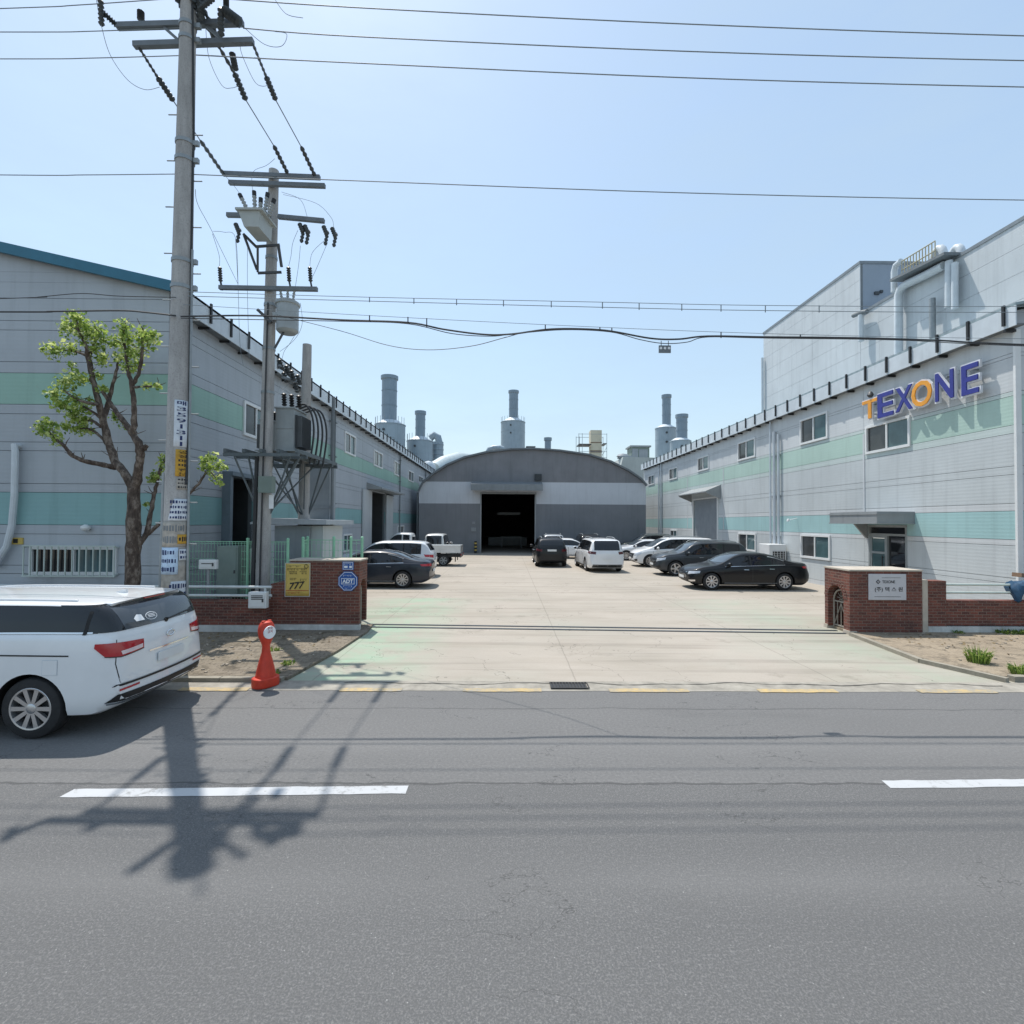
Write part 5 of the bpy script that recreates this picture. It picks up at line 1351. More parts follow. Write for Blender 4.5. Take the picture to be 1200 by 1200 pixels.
Y3 = 15.0
b3, t3 = axis_pole(356, 600, 360, 404, Y3, at(360, 404, Y=Y3).z)
p3 = thing("utility_pole", "short concrete pole carrying the rear of the transformer platform, plain at its top", "utility pole", b3, group="concrete utility poles")
mb = MB(); mb.tube([b3, pole_at(b3, t3, 4), t3], [.17, .15, .125], 18); mb.build("shaft", "pole", p3)
mb = MB()
for q in (((331, 442, 13.6), (346, 447, 14.2)), ((327, 428, 13.6), (350, 450, 14.4))): mb.bar(at(*q[0][:2], Y=q[0][2]), at(*q[1][:2], Y=q[1][2]), .06)
mb.build("fuse_arm", "arm_grey", p3)
for i, (x_, y_) in enumerate(((327, 425), (335, 432), (341, 438), (348, 443), (332, 440), (345, 452))):
    ins(p3, at(x_, y_ - 4, Y=13.7 + i * .12), at(x_ + 4, y_ + 8, Y=13.7 + i * .12), .07, 4, name="fuse_cutout")

# platform between the two poles
pf = thing("transformer_platform", "steel transformer platform on struts between the two concrete poles", "platform", (-6.0, 13.9, 4.3))
zp = 4.3; xL_, xR_ = -6.85, -5.12
mb = MB()
for x in (xL_, xL_ + .45, (xL_ + xR_) / 2, xR_ - .45, xR_): mb.bar((x, 12.45, zp), (x, 15.35, zp), .07, .09)
for y in (12.5, 13.0, 14.9, 15.3): mb.bar((xL_ - .05, y, zp - .09), (xR_ + .05, y, zp - .09), .07, .08)
mb.build("platform_beams", M("plat_grey", '5c6468', .6, .2, .15, 6), pf)
mb = MB(); mb.box(xL_ + .5, xR_ - .05, 12.9, 15.0, zp + .062, zp + .085); mb.build("deck", "galv", pf)
mb = MB()
for yb_, bb, tt in ((12.8, b2, t2), (15.0, b3, t3)):
    c = pole_at(bb, tt, 2.7)
    for x in (xL_ + .05, xL_ + .4, xR_ - .3, xR_ - .05): mb.bar(c + Vector((.1 if x > -6 else -.1, 0, 0)), (x, yb_, zp - .1), .036)
c2, c3 = pole_at(b2, t2, 2.7), pole_at(b3, t3, 2.7)
for yy, cc in ((13.6, c2), (14.2, c3), (14.9, c2), (12.7, c3)): mb.bar(cc, (-5.6, yy, zp - .1), .032); mb.bar(cc, (-6.2, yy, zp - .1), .032)
mb.build("strut", "plat_grey", pf)
trf = thing("transformer", "grey box transformer with cooling fins standing on the pole platform", "transformer", (-5.7, 13.6, zp + .09))
zb_ = zp + .09
mb = MB(); mb.box(-5.88, -5.42, 13.0, 13.8, zb_, zb_ + 1.06); mb.box(-5.91, -5.39, 12.97, 13.83, zb_ + 1.061, zb_ + 1.1); mb.box(-5.89, -5.41, 12.985, 12.999, zb_ + .55, zb_ + .58); tk = mb.build("tank", M("trafo_grey", '8d9395', .5, .05, .1, 3, .2), trf)
mb = MB()
for i in range(9): mb.box(-5.38, -5.26, 13.1 + i * .075, 13.13 + i * .075, zb_ + .1, zb_ + .9)
mb.box(-5.418, -5.38, 13.08, 13.75, zb_ + .08, zb_ + .92); mb.build("cooling_fins", "dark_metal", trf)
for i in range(3): ins(trf, (-5.75 + i * .15, 13.2 + i * .1, zb_ + 1.17), (-5.77 + i * .15, 13.2 + i * .1, zb_ + 1.5), .07, 5, "black", "bushing")
trf2 = thing("transformer", "smaller dark transformer behind the pole on the left of the platform", "transformer", (-6.5, 14, zp + .09))
mb = MB(); mb.box(-6.42, -6.12, 13.3, 14.0, zb_, zb_ + .8); mb.box(-6.44, -6.1, 13.27, 14.03, zb_ + .801, zb_ + .84); mb.build("tank", "trafo_grey", trf2)
mb = MB()
for i in range(8): mb.box(-6.52, -6.425, 13.35 + i * .08, 13.38 + i * .08, zb_ + .1, zb_ + .72)
mb.build("cooling_fins", "dark_metal", trf2)
for i in range(3): ins(trf2, (-6.36 + i * .09, 13.6, zb_ + .84), (-6.36 + i * .09, 13.6, zb_ + 1.1), .06, 5, "black", "bushing")
for i in range(4):
    mb = MB(); x = -5.3 + i * .035; y = 13.5 + i * .22
    pts = [Vector((-5.6, y, zb_ + 1.2)), Vector((x - .05, y, zb_ + 1.28)), Vector((x + .12, y + .05, zb_ + 1.02)), Vector((x + .18, y + .05, zb_ + .5)), Vector((x + .1, y, zp - .2))]
    mb.tube(smooth_path(pts, 5), .026, 8); tag(mb.build("power_cable", "wire"), "thick black power cable bending over the platform's right edge beside the transformer", "cable", "black cables at the platform edge")

# ================================================================== OVERHEAD WIRES
def catenary(a, b, sag, n=24):
    return [a.lerp(b, i / n) - EZ * (sag * 4 * (i / n) * (1 - i / n)) for i in range(n + 1)]
def wire(label, pts, r=.014, m_="wire", name="overhead_wire", grp=None, k=6, pathn=5):
    mb = MB(); mb.tube(smooth_path([Vector(p_) for p_ in pts], k), r * (.6 if r < .018 else .8), pathn)
    return tag(mb.build(name, m_), label, "wire", grp)
def xwire(px, Y): 
    """wire through photo points, carried on past the frame"""
    p_ = [at(x, y, Y=Y) for x, y in px]
    if px[-1][0] >= 1190:
        d = p_[-1] - p_[-2]; d = d / d.x
        p_ += [p_[-1] + d * 8 + EZ * .1, p_[-1] + d * 25 + EZ * 1.5]
    if px[0][0] <= 5:
        d = p_[0] - p_[1]; d = d / -d.x
        p_ = [p_[0] + d * 25 + EZ * 1.2, p_[0] + d * 8 + EZ * .1] + p_
    return p_
WM = "wire_dim"; M(WM, (0.2, 0.235, 0.26), 0.6)
wire("topmost overhead wire left of the tall pole", xwire([(0, 10), (90, 6), (205, -2)], Ya), .013, WM)
wire("topmost overhead wire running across the whole right of the sky", xwire([(230, -4), (420, 9), (800, 28), (1200, 42)], Ya), .016, WM)
wire("second overhead wire from the top left of the tall pole", xwire([(0, 37.5), (110, 36.5), (215, 32)], Ya), .013, WM)
wire("second overhead wire from the top crossing the right of the sky", xwire([(285, 33), (420, 43), (800, 60), (1200, 71)], Ya), .016, WM)
wire("third overhead wire from the top left of the tall pole", xwire([(0, 69), (110, 68), (215, 65)], Ya), .013, WM)
wire("third overhead wire from the top crossing the right of the sky", xwire([(220, 64), (420, 74), (800, 91), (1200, 102)], Ya), .016, WM)
wire("lone middle overhead wire left of the tall pole", xwire([(0, 205), (100, 205), (205, 204)], Y1), .013, WM)
wire("lone middle overhead wire crossing the blank sky right of the tall pole", xwire([(215, 204), (420, 212), (800, 226), (1200, 234.5)], Y1), .014, WM)
Yw = Y1 - .2
wire("upper wire of the spaced low pair", xwire([(220, 342), (420, 348), (700, 354), (900, 358), (1200, 359)], Yw), .009, WM)
wire("lower wire of the spaced low pair", xwire([(220, 347), (400, 352), (700, 360), (900, 364), (1200, 366)], Yw), .010, WM)
mb = MB()
for x, ya_, yb_ in ((433, 348.5, 353), (485, 350, 355), (535, 351, 356.5), (590, 352, 358), (646, 353, 359), (706, 354.5, 360.5), (749, 355.5, 362), (799, 356.5, 363), (845, 357, 364), (897, 358, 365), (960, 358, 365)):
    mb.tube([at(x, ya_, Y=Yw), at(x, yb_ + 1, Y=Yw)], .009, 5)
tag(mb.build("wire_spacers", WM), "small clips holding the low wire pair apart", "wire spacers")
wire("thin straight messenger wire above the looping black telephone cable", xwire([(215, 357), (400, 368), (650, 381), (900, 391), (1200, 397)], Yw + .05), .007, WM)
wire("thick black telephone cable dipping in loops across the sky", xwire([(212, 371), (300, 370), (400, 375), (478, 378), (520, 386), (567, 392), (600, 391.5), (642, 386), (680, 385.5), (715, 388), (762, 396.5), (795, 397.5), (829, 394), (900, 395), (1000, 396), (1100, 399), (1200, 404)], Yw), .0185)
wire("second black telephone cable following the looping one", xwire([(212, 373), (400, 376.5), (478, 379.5), (530, 391), (575, 394), (604, 391), (660, 386.5), (715, 389), (750, 398), (778, 402.5), (805, 401), (829, 395), (900, 396.3), (1050, 398.5), (1200, 405.5)], Yw - .04), .012)
wire("long sagging telephone drop hanging from the platform pole", [at(325, 369, Y=Y2 - .3), at(400, 388, Y=11.5), at(454, 404.5, Y=10.5), at(500, 410, Y=9.8), at(550, 406, Y=9.1), at(590, 396, Y=Yw), at(608, 391, Y=Yw)], .011)
mb = MB()
for x, ya_, yb_ in ((433, 369.5, 377), (478, 371.5, 379), (500, 373, 383), (639, 380.5, 386), (703, 383.5, 387), (717, 384, 389), (845, 389, 396), (938, 392, 397)): mb.tube([at(x, ya_, Y=Yw), at(x, yb_, Y=Yw)], .010, 5)
tag(mb.build("cable_hangers", "wire"), "short hooks hanging the black telephone cable from its messenger wire", "cable hooks")
wire("thin wavy upper cable over the left gable", xwire([(0, 350), (45, 348), (95, 344), (140, 347), (206, 348.5)], Yw), .012)
wire("thick black lower cable over the left gable behind the tree top", xwire([(0, 365.5), (60, 365), (140, 364), (170, 366), (206, 370)], Yw), .018)
# little tag hanging under the cable
o = thing("cable_tag", "small grey rectangular tag hanging from the black telephone cable", "tag", at(779, 404, Y=Yw))
a, b = at(772, 413.5, Y=Yw), at(786, 405, Y=Yw)
mb = MB(); mb.box(a.x, b.x, Yw - .01, Yw + .01, a.z, b.z); mb.build("tag_board", "soffit", o)
mb = MB()
for k_ in (.16, .5, .84):
    x = a.x + (b.x - a.x) * k_; mb.lathe((x, Yw - .011, a.z + (b.z - a.z) * .62), [(.022, 0), (.022, -.004), (0, -.004)], 10, 'Y')
mb.build("tag_dots", "white_ink", o)
mb = MB()
for k_ in (.2, .8): mb.tube([(a.x + (b.x - a.x) * k_, Yw, b.z), (a.x + (b.x - a.x) * k_, Yw, b.z + .08)], .006, 5)
mb.build("tag_ties", "wire", o)
# three phase conductors with dead-end insulators between the poles
def phase(label, p_, segs):
    """p_: list of (px,py,Y); segs: index pairs that are insulator bodies"""
    o = thing("phase_conductor", label, "wire", at(p_[0][0], p_[0][1], Y=p_[0][2]), group="conductors strung between the two poles")
    q = px3(p_); mb = MB(); mb.tube(q, .011, 6); mb.build("conductor", WM, o)
    for i, j, r_ in segs: ins(o, q[i], q[j], r_, 6)
    return o
phase("left conductor with black insulators from tall pole's lower crossarm to the platform pole", [(163, 56, Ya), (185, 91, 9.4), (203, 118, 9.9), (235, 165, 11.1), (262, 204, Yb)], ((0, 1, .03), (1, 2, .06), (3, 4, .05)))
phase("middle conductor with black insulators between the two poles", [(240, 27, Ya), (275, 86, 9.8), (288, 117, 10.3), (321, 171, 11.8), (337, 203, Yb)], ((0, 1, .04), (1, 2, .065), (3, 4, .055)))
phase("right conductor with black insulators ending at the platform pole's arm tip", [(297, 53, Ya), (312, 90, 9.8), (323, 117, 10.3), (353, 172, 11.8), (369, 206, Yb)], ((0, 1, .03), (1, 2, .06), (3, 4, .055)))
def jumper(pts, label=None):
    return wire(label or "thin slack jumper lead looping beside the pole hardware", px3(pts), .008, WM, "jumper_lead", "slack jumper leads at the poles")
jumper([(113, 0, Y1), (120, 35, Y1), (130, 66, 9), (150, 94, 9.2), (170, 105, 9.4), (187, 102, 9.6)])
jumper([(241, 30, Ya), (245, 68, 9.2), (260, 100, 9.6), (272, 103, 9.8), (280, 100, 9.9)])
jumper([(281, 50, Ya), (284, 65, 9.2), (298, 95, 9.6), (308, 101, 9.8), (318, 98, 10)])
jumper([(287, 33, Ya), (310, 52, Ya), (330, 54, Ya), (336, 40, Ya), (322, 37, Ya)]); jumper([(320, -4, Ya), (335, 16, Ya), (355, 21, Ya)])
jumper([(322, 186, 12), (312, 194, 12.3), (298, 200, 12.4), (295, 212, Yb), (297, 228, Yb)]); jumper([(262, 204, Yb), (276, 220, Yb), (283, 231, Y2 - .7)])
jumper([(330, 225, Yb), (352, 234, Yb), (360, 254, Yb)]); jumper([(332, 228, Yb), (370, 238, Yb), (388, 255, Yb), (391, 266, Yb)])
jumper([(349, 270, Yb), (343, 285, Yb), (341, 300, Yb), (338, 313, Yb)]); jumper([(380, 282, Yb), (366, 296, Yb), (363, 313, Yb)])
jumper([(352, 288, Yb), (350, 310, Yb), (346, 337, Yb)]); jumper([(384, 284, Yb), (372, 312, Yb), (366, 325, Yb)])
jumper([(229, 222, Y1 + .1), (232, 240, 9.5), (249, 272, 10.8), (279, 333, Y2)]); jumper([(249, 274, 10.8), (257, 300, 11.8), (257, 313, Yb)]); jumper([(250, 271, 10.8), (262, 272, 11), (276, 279, 11.8), (279, 333, Yb)])
jumper([(276, 280, Yb), (279, 337, Yb), (281, 400, Y2), (285, 428, Y2)]); jumper([(290, 290, Yb), (290, 345, Yb), (292, 420, Y2)])
jumper([(352, 355, Y2 - .2), (354, 380, Y2 - .2), (345, 398, Y2), (328, 412, Y2)]); jumper([(350, 385, Y2), (340, 402, Y2), (333, 412, 13.4), (330, 424, 13.6)])
jumper([(330, 445, 13.6), (326, 458, 13.4), (326, 463, 13.3)]); jumper([(342, 448, 13.8), (332, 456, 13.6), (331, 466, 13.4)]); jumper([(350, 457, 14.2), (340, 461, 13.9), (337, 470, 13.5)])

# ================================================================== PRUNED STREET TREE
YT = 10.9
tr_ = thing("street_tree", "hard pruned plane tree with bright new leaves between minivan and left factory", "tree", at(157, 742, Y=YT))
def tp_(x, y, d=0): return at(x, y, Y=YT + d)
mb = MB()
def limb(pts, r0, r1):
    q = smooth_path(pts, 5); n_ = len(q); rr_ = random.Random(int(r0 * 1000) + n_)
    mb.tube([p_ + Vector((rr_.uniform(-.012, .012), rr_.uniform(-.012, .012), 0)) for p_ in q], [(r0 + (r1 - r0) * i / (n_ - 1)) * rr_.uniform(.9, 1.12) for i in range(n_)], 10)
limb([tp_(157, 748), tp_(155, 700), tp_(156, 650), tp_(157, 610), tp_(157, 572)], .155, .125)
L = [
 ([(157, 575, 0), (147, 556, 0), (135, 540, .1), (127, 515, .15), (120, 490, .15), (113, 462, .1), (107, 435, .1), (103, 413, .1)], .12, .055),
 ([(104, 425, .1), (100, 405, .0), (93, 388, -.05), (88, 372, -.1)], .055, .02), ([(105, 415, .1), (112, 400, .2), (118, 390, .2)], .045, .015), ([(104, 418, .1), (88, 412, .2), (70, 410, .3)], .04, .015),
 ([(121, 492, .15), (128, 468, .3), (134, 445, .3), (138, 425, .35)], .07, .025),
 ([(116, 474, .1), (104, 472, -.2), (90, 468, -.3), (78, 460, -.35)], .05, .02), ([(118, 490, .1), (105, 480, .2), (95, 475, .3)], .04, .018),
 ([(158, 572, 0), (163, 545, -.1), (164, 525, -.15), (157, 510, -.15), (148, 498, -.1), (138, 485, 0), (128, 470, .1), (120, 458, .1)], .12, .04),
 ([(157, 508, -.15), (157, 480, -.2), (155, 455, -.2), (150, 430, -.2), (146, 405, -.2), (145, 385, -.2)], .075, .025),
 ([(155, 452, -.2), (163, 435, -.25), (167, 410, -.3), (167, 385, -.3)], .05, .03), ([(156, 454, -.2), (168, 453, -.4), (184, 452, -.5)], .04, .012), ([(165, 530, -.15), (171, 522, -.2), (170, 528, -.2)], .05, .035),
 ([(135, 548, .1), (118, 544, -.1), (98, 540, -.3), (84, 533, -.4), (76, 524, -.45), (66, 515, -.5), (52, 502, -.5)], .075, .025), ([(132, 530, .1), (118, 512, .25), (105, 503, .35), (90, 502, .4)], .05, .018), ([(118, 500, .1), (106, 492, .2), (96, 496, .2)], .045, .018),
 ([(160, 640, 0), (170, 628, .1), (176, 605, .2), (181, 580, .25), (185, 560, .25), (192, 540, .25)], .075, .03),
 ([(165, 632, .1), (182, 618, .2), (205, 598, .3), (222, 578, .35), (234, 566, .4), (240, 555, .4)], .06, .025), ([(238, 560, .4), (245, 552, .5), (252, 560, .5)], .025, .012),
]
for pts, r0, r1 in L: limb([tp_(*p_) for p_ in pts], r0 * .78, r1 * .8)
tw_ = random.Random(5)
for pts, r0, r1 in L:
    for q in pts[2:]:
        for k_ in range(2):
            a = tp_(*q); d = Vector((tw_.gauss(0, 1), tw_.gauss(0, 1), tw_.uniform(.2, 1.6))).normalized() * tw_.uniform(.12, .32)
            mb.tube([a, a + d * .55 + EX * tw_.uniform(-.03, .03), a + d], [.012, .008, .004], 5)
mb.build("trunk", "bark", tr_)
# foliage: leaf faces in tufts that sit on the limb ends
clumps = [(88, 372, 13, -.1), (78, 384, 12, 0), (96, 385, 13, .1), (112, 388, 14, .2), (122, 398, 11, .2), (65, 410, 13, .3), (82, 408, 11, .2), (100, 395, 11, 0), (52, 408, 6, .3), (118, 420, 11, .2), (112, 408, 9, .1),
 (145, 384, 12, -.2), (148, 398, 13, -.2), (152, 415, 11, -.2), (167, 392, 12, -.3), (175, 400, 12, -.3), (180, 392, 7, -.3), (163, 412, 10, -.3), (150, 432, 8, -.2), (140, 420, 8, .3), (136, 402, 9, .3),
 (172, 452, 6, -.4), (184, 452, 4, -.5), (160, 428, 7, -.25),
 (76, 448, 11, -.3), (88, 442, 11, -.2), (98, 446, 9, 0), (65, 462, 11, -.3), (72, 474, 10, -.3), (85, 470, 10, -.3), (85, 483, 10, .2), (97, 478, 10, .3), (100, 492, 9, .2), (92, 492, 9, .3), (105, 470, 6, 0), (84, 428, 6, .1), (115, 440, 6, .1),
 (48, 502, 9, -.5), (60, 506, 10, -.5), (66, 516, 8, -.5), (78, 500, 9, .2), (92, 502, 9, .4), (104, 505, 7, .4), (55, 495, 7, -.5), (136, 490, 7, 0), (146, 500, 6, -.1), (120, 455, 6, .1),
 (190, 545, 7, .25), (184, 558, 8, .25), (178, 562, 6, .25), (192, 535, 5, .25), (172, 590, 3, .2),
 (240, 540, 8, .4), (248, 536, 8, .4), (256, 545, 8, .45), (264, 548, 5, .45), (245, 550, 7, .4), (252, 560, 7, .5), (258, 566, 5, .5), (238, 548, 6, .4)]
mb = MB(); rr_ = random.Random(11); sc = YT / 600
def leaf_on(mb, p_, s_, rng):
    n_ = Vector((rng.gauss(0, 1), rng.gauss(-.2, 1), rng.gauss(.6, 1))).normalized()
    q = n_.to_track_quat('Z', 'Y').to_matrix() @ Matrix.Rotation(rng.uniform(0, 6.28), 3, 'Z')
    o_ = [(-.5, 0, 0), (-.15, -.42, .06), (.55, 0, -.05), (-.15, .42, .06)]
    mb.add([p_ + q @ (Vector(v) * s_) for v in o_], [(0, 1, 2), (0, 2, 3)])
for x, y, r_, d in clumps:
    c = tp_(x, y, d)
    R_ = r_ * sc * .84
    for i in range(int(r_ * r_ * 1.05) + 12):
        v = Vector((rr_.gauss(0, 1), rr_.gauss(0, 1), rr_.gauss(0, 1))).normalized() * (R_ * rr_.uniform(.2, 1.25))
        leaf_on(mb, c + v, rr_.choice((.03, .04, .055, .07, .1)) * rr_.uniform(.8, 1.2), rr_)
mb.build("crown", "plane_leaf", tr_)

# ================================================================== SMALL THINGS ON THE PAVEMENTS
# red parking marker
c = at(305, 807, Z=.02)
pm_ = thing("parking_marker", "red plastic parking marker with round white label standing at the kerb", "parking marker", (c.x, c.y + .16, 0), R(33))
def loft(mb, secs, n=20, e=2.6, mi=0):
    vs = []
    for z, hx, hy in secs:
        for k_ in range(n):
            a = 2 * math.pi * k_ / n; cs, sn = math.cos(a), math.sin(a)
            vs.append((hx * math.copysign(abs(cs) ** (2 / e), cs), hy * math.copysign(abs(sn) ** (2 / e), sn), z))
    fs = [(i * n + k_, i * n + (k_ + 1) % n, (i + 1) * n + (k_ + 1) % n, (i + 1) * n + k_) for i in range(len(secs) - 1) for k_ in range(n)]
    mb.add(vs, fs + [tuple(range(n - 1, -1, -1)), tuple(range((len(secs) - 1) * n, len(secs) * n))], mi, True)
pm_.location = (0, 0, 0); pm_.rotation_euler = (0, 0, 0)
mb = MB(); loft(mb, [(.06, .2, .15), (.075, .2, .16), (.19, .2, .16), (.2, .19, .15), (.205, .15, .12), (.3, .135, .105), (.45, .1, .08), (.58, .062, .055), (.68, .055, .05), (.74, .075, .06), (.83, .115, .08), (.93, .13, .088), (1.0, .115, .08), (1.05, .085, .06), (1.065, .04, .03)])
mb.build("body", "orange_red", pm_)
mb = MB(); mb.lathe((0, -.086, .9), [(.0, -.012), (.098, -.012), (.1, -.006), (.1, .01)], 24, 'Y'); lb_ = mb.build("label", "white_ink", pm_)
for z in (.97, .92): 
    text_obj("lettering", "주차" if z > .95 else "금지", (0, -.0985, z - .005), EX, EZ, "ink_red", lb_, height=.045, extrude=.0005, offset=.01)
mb = MB(); mb.lathe((0.05, 0, 1.04), [(.03, 0), (.03, .035), (0, .04)], 10); mb.lathe((-.05, 0, 1.04), [(.03, 0), (.03, .035), (0, .04)], 10); mb.build("filler_cap", "orange_red", pm_)
pm_.location = (c.x, c.y + .17, 0.0); pm_.rotation_euler = (0, 0, R(58))
for ch in kids(pm_): ch.location.z -= 0.045

# blue tarpaulin bundle on the right rails
o_ = thing("tarp_bundle", "crumpled blue tarpaulin bundle slung over the rails at the right edge", "tarpaulin", (12.3, 12.2, 1.0))
mb = MB(); rr_ = random.Random(4); n_ = 26; m_2 = 14; vs = []
for j in range(m_2):
    for i in range(n_):
        u = i / (n_ - 1); a = 2 * math.pi * j / (m_2 - 1)
        r_ = .16 + .05 * math.sin(u * 11 + a * 2) + .03 * math.sin(u * 23 - a * 3) + rr_.uniform(-.015, .015)
        if i in (0, n_ - 1): r_ = .02
        vs.append((12.05 + 1.5 * u, 12.17 + r_ * 1.0 * math.cos(a), 1.1 + .04 * math.sin(u * 7) + r_ * (1.0 if math.sin(a) > 0 else 1.5 + .8 * math.sin(u * 14)) * math.sin(a)))
mb.add(vs, [(j * n_ + i, j * n_ + i + 1, (j + 1) * n_ + i + 1, (j + 1) * n_ + i) for j in range(m_2 - 1) for i in range(n_ - 1)], 0, True)
mb.build("tarpaulin", "tarp_blue", o_)
mb = MB(); mb.obox((12.9, 12.35, 1.35), .5, .12, .05, Matrix.Rotation(.1, 3, 'Y')); mb.build("wooden_board", "rust", o_)

# weeds
def weed(label, x, y, z, r_, h, n_, seed, grp="weed tufts on the dry verge"):
    o = thing("weed_tuft", label, "plant", (x, y, z), group=grp); rng = random.Random(seed); mb = MB()
    for i in range(n_):
        a = rng.uniform(0, 6.28); d = r_ * math.sqrt(rng.random()); b_ = Vector((x + d * math.cos(a), y + d * math.sin(a), z))
        hh = h * rng.uniform(.35, 1.0); ln = Vector((math.cos(a), math.sin(a), 0)) * (hh * rng.uniform(.1, .6)); w_ = rng.uniform(.006, .013)
        pr = Vector((-math.sin(a), math.cos(a), 0)) * w_; m_ = b_ + ln * .35 + EZ * hh * .6; t = b_ + ln + EZ * hh * rng.uniform(.75, 1)
        mb.add([b_ - pr, b_ + pr, m_ + pr * .8, m_ - pr * .8, t], [(0, 1, 2, 3), (3, 2, 4)])
        if rng.random() < .5: leaf_on(mb, m_, rng.uniform(.03, .07), rng)
    mb.build("leaves", "weed_leaf", o); return o
q = at(1146, 776, Z=.07); weed("largest green weed tuft on the dry verge beside the kerb", q.x, q.y, .06, .17, .34, 190, 1)
q = at(1194, 790, Z=.07); weed("weed tuft at the right edge near the road", q.x + .05, q.y, .06, .16, .22, 130, 2)
for i, px in enumerate((1168, 1182, 1195, 1207)):
    q = at(px, 740, Z=.07); weed("low weed tuft along the foot of the right low wall, " + ("nearest the pillar", "second from the pillar", "third from the pillar", "farthest from the pillar")[i], q.x, 11.93, .06, .16, .14, 90, 3 + i)
q = at(1120, 741, Z=.07); weed("sparse weed sprig by the right wall plinth in shade", q.x, 11.93, .06, .1, .09, 40, 9)
for i, (px, py) in enumerate(((322, 762), (338, 778), (318, 790))):
    q = at(px, py, Z=.05); weed("thin weed tuft on the left pavement " + ("near the brick pillar", "beside the driveway edge", "just behind the red marker")[i], q.x, q.y, .05, .14, .07, 55, 20 + i, "weed tufts on the left pavement")
# dry leaf litter
mb = MB(); rng = random.Random(31)
for i in range(420):
    if i < 220: x, y, z = rng.uniform(-8, -3.5), 11.75 - abs(rng.gauss(0, 1.1)), .064
    else: x, y, z = rng.uniform(8.4, 14), 11.9 - abs(rng.gauss(0, 1.0)), .078
    if y < 8.6: continue
    s_ = rng.uniform(.015, .045); a = rng.uniform(0, 6.28); q = Matrix.Rotation(a, 3, 'Z') @ Matrix.Rotation(rng.uniform(-.5, .5), 3, 'X')
    p_ = Vector((x, y, z + .004)); mb.add([p_ + q @ Vector(v) for v in ((-s_, 0, 0), (0, -s_ * .5, .003), (s_, 0, .006), (0, s_ * .5, .003))], [(0, 1, 2), (0, 2, 3)])
make_leaf("dry_leaf", '5a4a35', '86704c', 'a3905f')
tag(mb.build("leaf_litter", "dry_leaf"), "dry leaf litter scattered along the feet of the low walls", "leaf litter", kind="stuff")
# litter and pebbles on the left pavement
mb = MB(); rng = random.Random(21)
for i in range(260):
    if i < 150: x, y = rng.uniform(-7.5, -3.5), rng.uniform(8.6, 11.8)
    else: x, y = rng.uniform(8.3, 13.5), rng.uniform(8.7, 11.9)
    s_ = rng.uniform(.006, .022); mb.obox((x, y, (.055 if x < 0 else .07) + s_ * .4), s_ * 1.3, s_, s_ * .6, Matrix.Rotation(rng.uniform(0, 3), 3, 'Z'))
tag(mb.build("pebbles", M("pebble", '9a9184', .9, 0, .4, 20)), "scattered pebbles and crumbs on the verges", "pebbles", kind="stuff")
# ================================================================== VEHICLES
def pchip(pts):
    xs = [p_[0] for p_ in pts]; ys = [p_[1] for p_ in pts]; n = len(xs)
    h = [xs[i + 1] - xs[i] for i in range(n - 1)]; dl = [(ys[i + 1] - ys[i]) / h[i] for i in range(n - 1)]
    m = [0] * n; m[0] = dl[0]; m[-1] = dl[-1]
    for i in range(1, n - 1):
        if dl[i - 1] * dl[i] > 0:
            w1, w2 = 2 * h[i] + h[i - 1], h[i] + 2 * h[i - 1]; m[i] = (w1 + w2) / (w1 / dl[i - 1] + w2 / dl[i])
    def f(x):
        if x <= xs[0]: return ys[0]
        if x >= xs[-1]: return ys[-1]
        i = 0
        while x > xs[i + 1]: i += 1
        t = (x - xs[i]) / h[i]
        return (ys[i] * (1 + 2 * t) * (1 - t) ** 2 + h[i] * m[i] * t * (1 - t) ** 2 + ys[i + 1] * t * t * (3 - 2 * t) + h[i] * m[i + 1] * t * t * (t - 1))
    return f
TAIL = 'tail_red'
